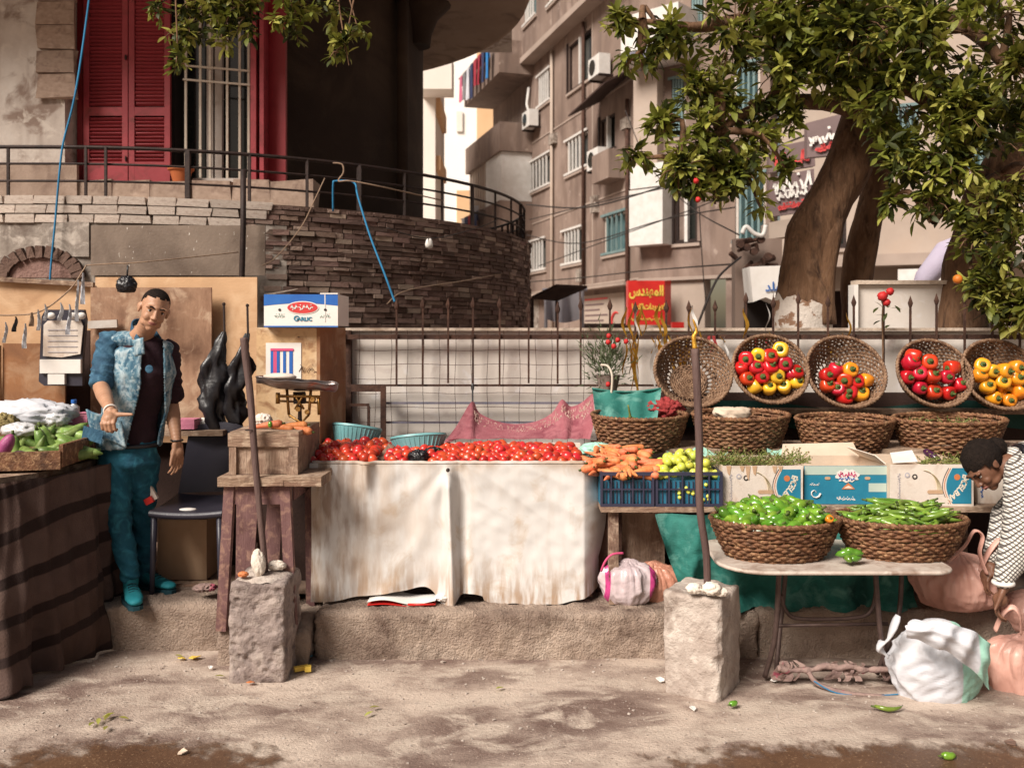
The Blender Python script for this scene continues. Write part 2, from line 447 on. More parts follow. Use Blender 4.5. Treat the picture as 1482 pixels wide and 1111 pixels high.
mat('glass_teal', [(.05, .11, .12), (.09, .16, .17)], scale=4, rough=.15, bump=0, spec=.6)
mat('pale_frame', [(.55, .50, .46), (.45, .38, .33)], scale=9, rough=.6, bump=.1)
mat('facade', [(.185, .130, .105), (.245, .178, .146)], scale=.35, rough=.95, bump=.2, bscale=14, det=9, dirt=[(.14, .095, .078), (.30, .225, .19)], dscale=.5, dstretch=(1, 1, .5))
overlay(M['facade'], 'noise', (.10, .07, .06), scale=1.1, st=(2.5, 2.5, .22), lo=.54, hi=.70, fac=.5)
overlay(M['facade'], 'noise', (.42, .34, .29), scale=2.4, det=10, lo=.67, hi=.70, fac=.5)
mat('facade_pale', [(.34, .27, .225), (.44, .36, .305)], scale=.6, rough=.9, bump=.1, dirt=(.4, .31, .25), dscale=.9)
mat('slab_edge', [(.30, .235, .20), (.38, .30, .255)], scale=1, rough=.9, bump=.1)
mat('alley_white', [(.86, .84, .80), (.90, .88, .84)], scale=.4, rough=.95, bump=.1)
mat('alley_beige', [(.72, .66, .60), (.80, .74, .68)], scale=.4, rough=.95, bump=.1)
mat('alley_tan', [(.66, .40, .22), (.74, .5, .3)], scale=.4, rough=.95, bump=.1)  # also carries the orange light on the far upper storey
mat('white_metal', [(.66, .64, .62), (.56, .53, .5)], scale=5, rough=.5, bump=.05)
mat('teal_paint', [(.10, .17, .18), (.16, .23, .23)], scale=5, rough=.6, bump=.1)
mat('awning', [(.028, .013, .010), (.05, .026, .020)], scale=3, rough=.9)  # near-black brown, also carries painted shade in the stall backings
mat('sign_red', [(.56, .022, .018), (.62, .03, .024)], scale=3, rough=.4, bump=.0)
mat('sign_yellow', (.85, .60, .10), rough=.5, bump=0)
mat('sign_dark', [(.13, .085, .085), (.17, .11, .11)], scale=3, rough=.5, bump=0)
mat('white', [(.78, .75, .72), (.7, .66, .62)], scale=6, rough=.6, bump=.05)
mat('red_print', (.62, .05, .05), rough=.5, bump=0)
mat('blue_print', (.03, .13, .42), rough=.5, bump=0)
mat('wire', (.03, .022, .02), rough=.7, bump=0)
mat('lilac', [(.46, .40, .52), (.55, .5, .62)], scale=3, rough=.7)
mat('bark', [(.088, .044, .023), (.20, .108, .058)], scale=5, stretch=(1, 1, .35), rough=.9, bump=.8, bscale=22, det=9, bdist=.03, dirt=[(.035, .017, .010), (.20, .115, .068)], dscale=7, dstretch=(1.5, 1.5, .5))
mat('bark_white', [(.60, .53, .47), (.70, .63, .57)], scale=6, rough=.9, bump=.6, bscale=30, dirt=(.28, .16, .10), dscale=9, dlo=.56, dhi=.6)
for nm, c1, c2 in (('leaf_a', (.11, .13, .016), (.19, .20, .035)), ('leaf_b', (.26, .27, .04), (.40, .38, .10)), ('leaf_c', (.030, .040, .010), (.055, .065, .014))):
    mat(nm, [c1, c2], scale=9, rough=.5, bump=0, spec=.35, var=.2, hvar=.015); translucent(M[nm], .32)
mat('wall_white', [(.58, .52, .47), (.68, .62, .57)], scale=1.5, rough=.7, bump=.12, dirt=[(.44, .36, .33), (.7, .66, .65)], dscale=3.2, dlo=.56, dhi=.72)
mat('coping', [(.48, .38, .30), (.56, .46, .38)], scale=6, rough=.9, bump=.4, dirt=(.25, .17, .12), dscale=5)
mat('rust', [(.045, .022, .016), (.10, .048, .032)], scale=14, rough=.85, bump=.4, metal=.2, dirt=(.04, .02, .015), dscale=12)
mat('rope_blue', (.02, .18, .36), rough=.8, bump=0)
mat('rope_tan', [(.32, .22, .15), (.2, .13, .09)], scale=40, rough=.9)
mat('terracotta', [(.42, .11, .035), (.5, .15, .05)], scale=6, rough=.8, bump=.1)

# ================================================================ ground, kerb, pavement
def ground_h(x, y): return noise.noise(V((x * .7, y * .7, 0))) * .012 + noise.noise(V((x * 3, y * 3, 3))) * .004
b = MB(); b.grid(lambda u, v: (lambda x, y: V((x, y, ground_h(x, y) - .006)))(-7 + 14 * u, 1.0 + 6 * v), 110, 60)
xs = [-150, -7, 7, 150]; ys = [-40, 1, 7, 300]
for i in range(3):
    for j in range(3):
        if (i, j) != (1, 1):
            b.add([(xs[i], ys[j], -.03), (xs[i + 1], ys[j], -.03), (xs[i + 1], ys[j + 1], -.03), (xs[i], ys[j + 1], -.03)], [(0, 1, 2, 3)])
O('ground', b, M['ground'], smooth=True, kind='structure')
def puddle(px, py, rx, ry, sd):
    global PC
    c = P(px, py, CH * F / (py - HY)); PC = c; b = MB(); n = 60; pts = []
    for k in range(n):
        a = 2 * pi * k / n; q = 1 + .45 * noise.noise(V((cos(a) * 1.6, sin(a) * 1.6, sd))) + .16 * noise.noise(V((cos(a) * 6, sin(a) * 6, sd)))
        x, y = c.x + cos(a) * rx * q, c.y + sin(a) * ry * q
        pts.append((x, y))
    b.add([(c.x, c.y, ground_h(c.x, c.y) + .002)] + [(c.x + (x - c.x) * f, c.y + (y - c.y) * f, ground_h(c.x + (x - c.x) * f, c.y + (y - c.y) * f) + .0015) for f in (.5, 1) for x, y in pts],
          [(0, 1 + k, 1 + (k + 1) % n) for k in range(n)] + [(1 + k, 1 + n + k, 1 + n + (k + 1) % n, 1 + (k + 1) % n) for k in range(n)])
    return b
def soak(m, rx, ry):
    m = m.copy(); n, l, p = mnode(m); tc = n.new('ShaderNodeTexCoord'); mp = n.new('ShaderNodeMapping'); mp.inputs['Scale'].default_value = (1 / rx, 1 / ry, 0); l.new(tc.outputs['Object'], mp.inputs[0])
    ln = n.new('ShaderNodeVectorMath'); ln.operation = 'LENGTH'; l.new(mp.outputs[0], ln.inputs[0])
    t = n.new('ShaderNodeTexNoise'); t.inputs['Scale'].default_value = 9; t.inputs['Detail'].default_value = 12; t.inputs['Roughness'].default_value = .7; l.new(tc.outputs['Object'], t.inputs[0])
    a = n.new('ShaderNodeMath'); a.operation = 'MULTIPLY_ADD'; a.inputs[1].default_value = 1.9; l.new(t.outputs[0], a.inputs[0]); l.new(ln.outputs['Value'], a.inputs[2])
    r = n.new('ShaderNodeMapRange'); r.inputs[1].default_value = 1.55; r.inputs[2].default_value = 1.85; r.inputs[3].default_value = .92; r.inputs[4].default_value = 0; l.new(a.outputs[0], r.inputs[0]); l.new(r.outputs[0], p.inputs['Alpha']); return m
b = puddle(175, 1125, .75, .36, 1); O('wet_patch', b, soak(M['wet'], .75, .36), smooth=True, kind='structure', at=PC)
b = puddle(1330, 1128, 1.25, .34, 5); O('wet_patch', b, soak(M['wet'], 1.25, .34), smooth=True, kind='structure', at=PC)

b = MB(); b.rock(-4.6, PX(322, 4.66), 4.66, 5.1, -.06, .232, res=.014, rad=.035, amp=.007, freq=7, grain=.010)
O('kerb', b, M['kerb'], smooth=True, merge=True, kind='structure')
b = MB(); b.rock(PX(456, 4.56), PX(1098, 4.54), 4.55, 5.0, -.06, .226, res=.012, rad=.03, amp=.007, freq=7, grain=.010)
O('kerb', b, M['kerb'], smooth=True, merge=True, kind='structure')
b = MB(); b.rock(PX(1100, 4.54), 4.6, 4.56, 5.0, -.06, .24, res=.016, rad=.03, amp=.007, freq=7, grain=.010)
O('kerb', b, M['kerb'], smooth=True, merge=True, kind='structure')
b = MB(); b.rock(PX(324, 4.6), PX(454, 4.6), 4.46, 5.0, -.06, .175, res=.014, rad=.03, amp=.009, freq=8, grain=.010)
O('kerb', b, M['kerb'], smooth=True, merge=True, kind='structure')
b = MB(); b.grid(lambda u, v: V((-6 + 12 * u, 4.9 + 2.6 * v, .222 + .006 * noise.noise(V((u * 30, v * 9, 0))))), 80, 20)
O('pavement', b, M['pavement'], smooth=True, kind='structure')

# ================================================================ terrace wall of the old house
TC = (-3.9, 11.6); TR = 4.1; TZ = 2.79; TYF = TC[1] - TR
tw = T('terrace_wall', 'curved terrace wall clad in thin brown stones below the black railing', 'wall', (TC[0], TYF, 0))
b = MB(); nA = 60
prof = [(-9, TYF)] + [(TC[0] + TR * sin(a), TC[1] - TR * cos(a)) for a in [pi * .93 * k / nA for k in range(nA + 1)]]
def wallstrip(prof, z0, z1, th=.3):
    b = MB(); vs = []; n = len(prof)
    for i, (x, y) in enumerate(prof):
        x0, y0 = prof[max(i - 1, 0)]; x1, y1 = prof[min(i + 1, n - 1)]
        t = V((x1 - x0, y1 - y0, 0)).normalized(); nn = V((-t.y, t.x, 0)) * th
        vs += [(x, y, z0), (x, y, z1), (x + nn.x, y + nn.y, z1), (x + nn.x, y + nn.y, z0)]
    fs = []
    for i in range(n - 1):
        a, c = i * 4, i * 4 + 4
        for k in range(4): fs.append((a + k, a + (k + 1) % 4, c + (k + 1) % 4, c + k))
    fs += [(0, 3, 2, 1), (n * 4 - 4, n * 4 - 3, n * 4 - 2, n * 4 - 1)]
    return b.add(vs, fs)
ixc = 1 + int(nA * .20)
O('backing', wallstrip(prof, 0, TZ - .02), M['mortar'], tw, smooth=radians(30))
# plastered stretch on the left, standing proud of the backing
pl = [(x, y - .035) for x, y in prof[:1]] + [(-4.2, TYF - .035), (TC[0], TYF - .035)] + [(TC[0] + (TR + .035) * sin(a), TC[1] - (TR + .035) * cos(a)) for a in [.06 * k for k in range(1, 9)]]
O('plaster', wallstrip(pl, 0, PZ(318, TYF), .034), M['grey_plaster'], tw, smooth=radians(30))
b = MB(); b.bx(PX(132, TYF - .04), PX(384, TYF - .04), TYF - .045, TYF - .030, PZ(399, TYF), PZ(327, TYF)); O('painted_panel', b, M['panel_paint'], tw)
b = MB(); b.bx(PX(60, TYF - .05), PX(128, TYF - .05), TYF - .043, TYF - .03, PZ(372, TYF), PZ(322, TYF)); O('repair_patch', b, M['grey_plaster'], tw)
# old brick arch broken through the plaster
b = MB(); c = P(60, 402, TYF - .03)
for k in range(13):
    a = pi * (k + .5) / 13
    rr_ = .30; q = c + V((cos(a) * rr_ * 1.05, -.015, sin(a) * rr_ * .72)); b.box(q, (.055, .06, .10), rot=Matrix.Rotation(-(a - pi / 2), 3, 'Y'), jit=.006)
O('arch_bricks', b, M['stone_dark'], tw)
b = MB(); b.prism([c + V((cos(pi * k / 12) * .26, .0, sin(pi * k / 12) * .17)) for k in range(13)], (0, -.012, 0), 13); O('arch_infill', b, M['stone'], tw)
def cyl(a, z, r=TR): return V((TC[0] + r * sin(a), TC[1] - r * cos(a), z))
# two painted brick courses at the top of the straight stretch
bx = []
for row in range(3):
    z = TZ - .045 - row * .078; x = -5.2 + (.14 if row % 2 else 0)
    while x < -2.3:
        L = U(.2, .3); x2 = x + L
        if x + L / 2 < TC[0]: bx.append(((x + L / 2, TYF - .022, z), (L - .012, .06 + U(-.008, .012), .066), U(-.01, .01)))
        else:
            a = (x + L / 2 - TC[0]) / TR; q = cyl(a, z, TR + .020); bx.append((tuple(q), (L - .012, .06 + U(-.008, .012), .066), a))
        x = x2
pieces('brick', bx, M['brick_white'], tw)
# thin stones of the curved stretch
st = []
row = 0; z = TZ - .03
a0 = .40
while z > 1.36:
    hgt = U(.034, .056); a = (a0 if z < TZ - .25 else (a0 + .05)) + U(-.015, .035) + (.03 if row % 2 else 0)
    if z >= TZ - .25: a = .36 + (.03 if row % 2 else 0)
    while a < 1.85:
        L = U(.08, .26); da = L / TR; am = a + da / 2
        st.append((tuple(cyl(am, z - hgt / 2 + U(-.002, .002), TR + .006)), (L - .008, U(.045, .078) + (.02 if R.random() < .12 else 0), hgt - U(.003, .009)), am + U(-.03, .03)))
        a += da
    z -= hgt; row += 1
R.shuffle(st)
pieces('stone', st, [M['stone'], M['stone'], M['stone_pale'], M['stone'], M['stone_dark']], tw, key=lambda s: -s[1][0] * s[1][2] / (s[0][1] - 4) * (.2 if s[2] > 1.5 else 1))
O('lower_band', wallstrip([(x, y) for x, y in [(TC[0] + (TR + .05) * sin(a), TC[1] - (TR + .05) * cos(a)) for a in [.35 + .05 * k for k in range(30)]]], 0, 1.36, .05), M['grey_plaster'], tw, smooth=radians(30))
b = MB(); fl = [(TC[0] + (TR - .02) * sin(a), TC[1] - (TR - .02) * cos(a)) for a in [pi * k / 40 for k in range(41)]]
b.add([(x, y, TZ - .03) for x, y in fl] + [(-9, TC[1] + TR, TZ - .03), (-9, TYF + .02, TZ - .03)], [tuple(range(43))])
O('terrace_floor', b, M['grey_plaster'], tw)

# railing round the terrace
rl = T('balcony_railing', 'thin black iron railing curving along the terrace top with a rolled end', 'railing', (TC[0], TYF, TZ))
def rp(z, off=-.04):
    pts = [V((-8.5, TYF - off, z)), V((-6, TYF - off, z)), V((-4.6, TYF - off, z))]
    return pts + [cyl(a, z, TR + off) for a in [pi * .86 * k / 48 for k in range(49)]]
for z, r in ((3.20, .017), (3.06, .011), (2.915, .011)):
    b = MB(); b.tube(rp(z), r, 6); O('rail', b, M['iron'], rl, smooth=True)
pst = [-6.2, -5.4, PX(8, TYF), PX(121, TYF), PX(150, TYF)]
pm = None
def post(p, h, w=.02):
    b = MB(); b.box((p[0], p[1], p[2] + h / 2), (w, w, h)); return O('post', b, M['iron'], rl)
for x in pst: post((x, TYF + .04, TZ - .03), .44)
for k in range(22):
    a = .28 + k * .125
    q = cyl(a, TZ - .03, TR - .04); post((q.x, q.y, q.z), .44, .024 if k % 3 else .04)
# flat bars between rails near the end, seen edge on
for k in range(7):
    q = cyl(1.66 + k * .06, TZ - .02, TR - .04); post((q.x, q.y, q.z), .42, .03)
b = MB(); b.tube([P(352, 246, 7.3), P(352, 330, 7.3), P(350, 404, 7.28), P(350, 560, 7.28), (PX(350, 7.28), 7.28, .2)], .024, 8)
O('iron_pole', b, M['iron'], smooth=True, label='tall thin iron pole rising past the painted panel to the railing', cat='pole')

# ================================================================ old house above the terrace
YF = 8.9; HR = 2.74
hs = T('old_house', 'old house above the terrace with red louvred shutters and a round corner with its shade painted in', 'house', (TC[0], YF, TZ))
b = MB(); b.bx(-9, PX(112, YF), YF - .25, YF + .1, TZ - .02, 7.2); O('wall', b, M['plaster'], hs)
b = MB(); b.bx(PX(113, YF), PX(252, YF), YF + .02, YF + .5, 2.85, 7.2); O('reveal', b, M['void_shade'], hs)
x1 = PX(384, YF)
b = MB(); b.bx(PX(252, YF), x1, YF + .42, YF + .5, 2.85, 7.2); O('room_back', b, M['void_shade'], hs)
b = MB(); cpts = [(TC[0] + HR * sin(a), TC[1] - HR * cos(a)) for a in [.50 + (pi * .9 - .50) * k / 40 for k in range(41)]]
O('round_corner', wallstrip(cpts, TZ - .02, 7.2, .2), M['shaded_wall'], hs, smooth=radians(30))
bx = []
for k in range(5): bx.append(((PX(84, YF - .25), YF - .275, PZ(19, YF - .3) + .0 - (k - 1) * .232 + .0), (.36, .05, .222), 0))
pieces('stone_tile', bx, M['tile_stone'], hs)
bx = []; x = PX(116, YF - .1)
while x < PX(420, YF - .1):
    L = U(.32, .46); bx.append(((x + L / 2, YF - .12, (TZ + 3.10) / 2), (L - .012, .3, 3.10 - TZ + .01), 0)); x += L
pieces('plinth_stone', bx, M['tile_stone'], hs)
b = MB(); b.bx(PX(-100, YF - .3), PX(111, YF - .3), YF - .30, YF - .255, TZ, PZ(238, YF - .3)); O('base_band', b, M['tile_stone'], hs)
# shutters
def shutter(x0, x1, y, mt, ry=0):
    z0, z1 = 3.12, 5.75; w = x1 - x0
    me = MB(); me.bx(x0, x0 + .055, y - .02, y + .02, z0, z1); me.bx(x1 - .055, x1, y - .02, y + .02, z0, z1)
    for zc, hh in ((z0 + .10, .20), (PZ(162, y), .085), (z1 - .05, .1)): me.bx(x0 + .056, x1 - .056, y - .019, y + .019, zc - hh / 2, zc + hh / 2)
    o = O('shutter', me, M[mt], hs); ORI[o.name] = ORI[hs.name]
    bx = []; z = z0 + .22
    while z < 5.2:
        if abs(z - PZ(162, y)) > .055: bx.append((((x0 + x1) / 2, y, z), (w - .112, .034, .010), (radians(-38), 0, 0)))
        z += .0365
    pieces('louvre_slat', bx, M[mt], o)
    return o
s1 = shutter(PX(122, YF - .05), PX(186, YF - .05), YF - .05, 'red_paint')
s2 = shutter(PX(187.5, YF - .05), PX(247, YF - .05), YF - .05, 'red_paint')
b = MB(); b.ball((PX(187, YF), YF - .08, PZ(87, YF)), (.012, .012, .03), 8, 6); b.ball((PX(187, YF), YF - .08, PZ(232, YF)), (.01, .01, .03), 8, 6); O('shutter_bolt', b, M['iron'], s2)
b = MB(); b.bx(PX(113, YF), PX(121, YF), YF - .02, YF + .03, 3.1, 7); O('shutter_frame', b, M['red_deep'], hs)
for xa, xb, mt in ((365, 373, 'red_paint'), (378, 384, 'red_paint')):
    b = MB(); b.bx(PX(xa, YF - .1), PX(xb, YF - .1), YF - .16, YF + .1, 3.08, 7); O('door_jamb', b, M[mt], hs)
b = MB(); b.bx(PX(386, YF + .1), PX(418, YF + .1), YF + .0, YF + .04, 3.05, 7, rz=radians(-8)); O('open_shutter', b, M['red_deep'], hs)
# window with white grille
wf = T('grille_window', None, None); COL.objects.unlink(wf); bpy.data.objects.remove(wf)
b = MB(); b.bx(PX(253, YF + .3), PX(366, YF + .3), YF + .30, YF + .31, 3.1, 7); gp = O('window', b, M['glass_dark'], hs)
for xa, xb in ((299, 308), (311, 321)):
    b = MB(); b.bx(PX(xa, YF + .2), PX(xb, YF + .2), YF + .2, YF + .26, 3.1, 7); O('sash', b, M['pale_frame'], gp)
for xx in (269, 290, 304, 329, 347, 360):
    b = MB(); b.bx(PX(xx, YF) - .011, PX(xx, YF) + .011, YF - .01, YF + .01, 3.08, 7); O('grille_bar', b, M['white_bar'], gp)
for yy in (98, 118, 268):
    b = MB(); b.bar((PX(266, YF), YF - .02, PZ(yy - 2, YF)), (PX(363, YF), YF - .02, PZ(yy + 6, YF)), .018); O('grille_bar', b, M['white_bar'], gp)
b = MB(); b.bx(PX(282, YF), PX(362, YF), YF - .06, YF + .2, 3.102, 3.16); O('window_sill', b, M['pale_frame'], hs)
# round slab over the terrace
b = MB(); SC = (-3.75, 10.8)
def ring(r, z): return [(SC[0] + r * sin(2 * pi * k / 72), SC[1] - r * cos(2 * pi * k / 72), z) for k in range(72)]
b.lathe([(0, 5.72), (3.86, 5.72), (3.9, 5.70), (3.96, 5.70), (3.98, 5.75), (4.0, 6.1), (0, 6.1)], 72, (SC[0], SC[1], 0))
O('balcony_slab', b, M['soffit'], hs, smooth=radians(30))
b = MB(); b.add([(-14, SC[1] - 3.9, 5.73), (SC[0], SC[1] - 3.9, 5.73), (SC[0], SC[1] + 3.9, 5.73), (-14, SC[1] + 3.9, 5.73), (-14, SC[1] - 3.9, 6.1), (SC[0], SC[1] - 3.9, 6.1), (SC[0], SC[1] + 3.9, 6.1), (-14, SC[1] + 3.9, 6.1)],
    [(0, 3, 2, 1), (4, 5, 6, 7), (0, 1, 5, 4), (1, 2, 6, 5), (2, 3, 7, 6), (3, 0, 4, 7)]); O('floor_slab', b, M['soffit'], hs)
b = MB(); b.tube([cyl(1.18, 3.2, HR + .09), cyl(1.18, 5.2, HR + .09), cyl(1.18, 5.7, HR + .09)], .07, 10); O('drain_pipe', b, M['shaded_wall'], hs, smooth=True)
b = MB(); b.lathe([(.16, 5.2), (.18, 5.35), (.26, 5.55), (.42, 5.72)], 20, (PX(604, 11.2), 11.2, 0)); O('bracket', b, M['shaded_wall'], hs, smooth=radians(40))
b = MB(); b.bx(-9, 0.0, 11.6, 14.3, 6.09, 9.5); b.bx(-9, -1.6, 8.9, 11.6, 6.09, 9.5); O('upper_storey', b, M['plaster'], hs)
# pot on the sill
b = MB(); b.lathe([(0, 0), (.075, 0), (.105, .115), (.122, .118), (.125, .14), (.108, .142), (.10, .12), (0, .11)], 22, P(262, 266, YF - .18) + V((0, 0, .01)))
pt = O('flower_pot', b, M['terracotta'], smooth=radians(40), label='small empty terracotta pot standing below the white window grille', cat='pot')

# ================================================================ brown apartment building
TD = V((.2873, -.9578, 0)); ND = V((-.9578, -.2873, 0)); A0 = V((10.6 - .3 * 38, 38, 0))
def sx(px): u = (px - CX) / F; Y = 10.6 / (u + .3); return (38 - Y) / .9578
def fp(s, z, o=0): return A0 + TD * s + ND * o + V((0, 0, z))
ab = T('apartment_building', 'brown plastered apartment building with white barred windows across the street', 'building', A0)
def fbox(b, s0, s1, o0, o1, z0, z1, A=fp):
    vs = [A(s, z, o) for z in (z0, z1) for s, o in ((s0, o0), (s1, o0), (s1, o1), (s0, o1))]
    return b.add(vs, [(0, 1, 2, 3), (7, 6, 5, 4), (0, 4, 5, 1), (1, 5, 6, 2), (2, 6, 7, 3), (3, 7, 4, 0)])
def holewall(s0, s1, z0, z1, holes, th, A=fp, o=0):
    b = MB(); ss = sorted({s0, s1} | {h[i] for h in holes for i in (0, 1)})
    for a, c in zip(ss, ss[1:]):
        hz = sorted((h[2], h[3]) for h in holes if h[0] <= a + 1e-6 and h[1] >= c - 1e-6)
        z = z0
        for q0, q1 in hz: fbox(b, a, c, o - th, o, z, q0, A); z = q1
        fbox(b, a, c, o - th, o, z, z1, A)
    return b
def window(parent, s0, s1, z0, z1, style, A=fp, base=0):
    """frame, pane and bars of one window set back in its opening"""
    f = MB(); t = .07
    fbox(f, s0, s0 + t, base - .12, base - .04, z0, z1, A); fbox(f, s1 - t, s1, base - .12, base - .04, z0, z1, A)
    fbox(f, s0 + t, s1 - t, base - .12, base - .04, z0, z0 + t, A); fbox(f, s0 + t, s1 - t, base - .12, base - .04, z1 - t, z1, A)
    o = O('window', f, M['pale_frame' if style != 'dark' else 'iron'], parent)
    g = MB(); fbox(g, s0, s1, base - .20, base - .15, z0, z1, A); O('pane', g, M['glass_teal' if style in ('teal', 'green') else 'glass_dark' if style != 'blind' else 'pale_frame'], o)
    if style in ('bars', 'teal', 'green'):
        n = 6 if style == 'bars' else 5
        for k in range(1, n):
            b = MB(); s = s0 + (s1 - s0) * k / n; w = .055 if style == 'bars' else .06
            fbox(b, s - w / 2, s + w / 2, base + .0, base + .05, z0 - .02, z1 + .02, A); O('window_bar', b, M['white_metal' if style != 'teal' else 'teal_paint'], o)
        for zz in (z0 - .03, z1 - .03):
            b = MB(); fbox(b, s0 - .06, s1 + .06, base + .052, base + .09, zz, zz + .07, A); O('window_bar', b, M['white_metal' if style != 'teal' else 'teal_paint'], o)
    if style == 'dark':
        b = MB(); fbox(b, (s0 + s1) / 2 - .04, (s0 + s1) / 2 + .05, base - .1, base + .02, z0, z1, A); O('mullion', b, M['white_metal'], o)
        b = MB(); fbox(b, s0 - .1, s1 + .1, base + .002, base + .06, z0 - .1, z0, A); fbox(b, s0 - .1, s0, base + .002, base + .05, z0, z1 + .1, A); O('surround', b, M['iron'], o)
        b = MB(); fbox(b, s0 + .07, (s0 + s1) / 2 - .04, base - .14, base - .1, z0 + .07, z1 - .07, A); O('shutter', b, M['facade'], o)
    b = MB(); fbox(b, s0 - .1, s1 + .1, base + .001, base + .07, z0 - .12, z0 - .04, A); O('window_sill', b, M['slab_edge'], o)
    return o
W1 = [(sx(766), sx(790), 3.85, 4.95, 'bars'), (sx(815), sx(843), 3.85, 4.95, 'bars'), (sx(874), sx(908), 3.9, 5.02, 'teal'),
      (sx(768), sx(797), 6.75, 7.85, 'bars'), (sx(820), sx(851), 6.75, 7.85, 'bars'),
      (sx(779), sx(797), 9.65, 10.75, 'bars'), (sx(823), sx(856), 9.4, 10.9, 'dark'), (sx(869), sx(890), 6.9, 7.9, 'dark')]
SE = sx(925)
O('wall', holewall(0, SE, 0, 11.35, [w[:4] for w in W1], .4), M['facade'], ab)
for w in W1: window(ab, *w)
W2 = [(sx(776), sx(794), 12.6, 14.0, 'green'), (sx(812), sx(836), 12.4, 14.0, 'green'), (sx(870), sx(893), 12.4, 13.8, 'bars')]
O('upper_wall', holewall(0, SE, 11.55, 19, [w[:4] for w in W2], .4, o=.45), M['facade'], ab)
for w in W2: window(ab, *w, base=.45)
b = MB(); fbox(b, -.1, SE, -.4, .52, 11.35, 11.55); O('ledge', b, M['slab_edge'], ab)
for z in (5.55, 8.5, 3.05):
    b = MB(); fbox(b, 0, SE, .002, .025, z, z + .05); O('floor_line', b, M['slab_edge'], ab)
b = MB(); fbox(b, sx(858), sx(858) + .06, .002, .03, 3.1, 11.3); O('pilaster_line', b, M['slab_edge'], ab)
# shops at its foot
b = MB(); fbox(b, 3, SE, .001, .45, 2.9, 2.98); O('shop_canopy', b, M['slab_edge'], ab)
for s0, s1, mt in ((sx(842), sx(906), 'white'), ):
    b = MB(); fbox(b, s0, s1, .002, .05, 1.0, 2.75); po = O('shop_poster', b, M['facade_pale'], ab)
    for k in range(6):
        b = MB(); zz = 2.6 - k * .16; fbox(b, s0 + .4, s0 + 2.2 - (k % 3) * .3, .052, .058, zz, zz + .05); O('printed_line', b, M['sign_dark'] if k else M['red_print'], po)
    b = MB(); cc = fp(s1 - .55, 1.9, .06)
    b.tube([cc + TD * (.30 * cos(a)) + V((0, 0, .30 * sin(a))) for a in [radians(60 + 240 * k / 14) for k in range(15)]], [.01 + .05 * sin(pi * k / 14) for k in range(15)], 6); O('red_crescent', b, M['red_print'], po)
b = MB(); fbox(b, sx(766), sx(780), .002, .03, .8, 2.8); O('shop_shutter', b, M['grey_plaster'], ab)
# street side, turned more towards the photograph
B0 = A0 + TD * SE; C0 = V((6.18, 21.5, 0)); T2 = (C0 - B0).normalized(); N2 = V((T2.y, -T2.x, 0)); L2 = (C0 - B0).length
def fq(s, z, o=0): return B0 + T2 * s + N2 * o + V((0, 0, z))
def s2x(px):
    u = (px - CX) / F; return (u * B0.y - B0.x) / (T2.x - u * T2.y)
W3 = [(s2x(977), s2x(1009), 3.95, 5.3, 'dark'), (s2x(1064), s2x(1108), 3.85, 5.5, 'teal'), (s2x(1062), s2x(1100), 6.8, 8.2, 'teal'), (s2x(972), s2x(992), 6.7, 8.2, 'teal'), (s2x(1000), s2x(1020), 9.4, 10.9, 'teal')]
O('side_wall', holewall(0, L2, 2.98, 19, [w[:4] for w in W3], .4, A=fq), M['facade'], ab)
for w in W3: window(ab, *w, A=fq)
b = MB(); fbox(b, s2x(926), s2x(974), -.0, .5, 3.9, 5.35, fq); fbox(b, s2x(926), s2x(974), .002, .45, 5.4, 6.0, fq); O('balcony_box', b, M['white_metal'], ab)
b = MB(); fbox(b, s2x(930), s2x(1012), .0, 1.0, 8.55, 9.75, fq); bb = O('balcony', b, M['white_metal'], ab)
b = MB(); fbox(b, s2x(930), s2x(1012), 1.002, 1.01, 8.55, 8.8, fq); O('blue_edge', b, M['iron_blue'], bb)
b = MB(); fbox(b, s2x(926), s2x(960), .001, .3, 5.9, 8.5, fq); O('pale_pilaster', b, M['facade_pale'], ab)
b = MB(); fbox(b, 0, s2x(1020), -.3, 0, 0, 2.97, fq); O('shop_pier', b, M['facade_pale'], ab)
b = MB(); fbox(b, s2x(1018), L2, -1.5, -1.4, 0, 2.97, fq); O('shop_back', b, M['facade'], ab)
b = MB(); fbox(b, s2x(1052), s2x(1062), -.2, .05, 0, 2.97, fq); O('shop_pillar', b, M['facade'], ab)
b = MB(); fbox(b, -.0, L2, -.35, .12, 2.975, 3.06, fq); O('shop_lintel', b, M['slab_edge'], ab)
# awning over the second floor
b = MB(); s0, s1 = sx(868), SE
vs = [fp(s0, 8.45, .01), fp(s1, 8.75, .01), fp(s1, 8.2, 1.0), fp(s0, 7.95, 1.0)]; b.prism(vs, (0, 0, .05), 4); O('awning', b, M['awning'], ab)
b = MB(); fbox(b, sx(880), sx(905), .001, .5, 5.9, 6.7); O('balcony', b, M['facade'], ab)
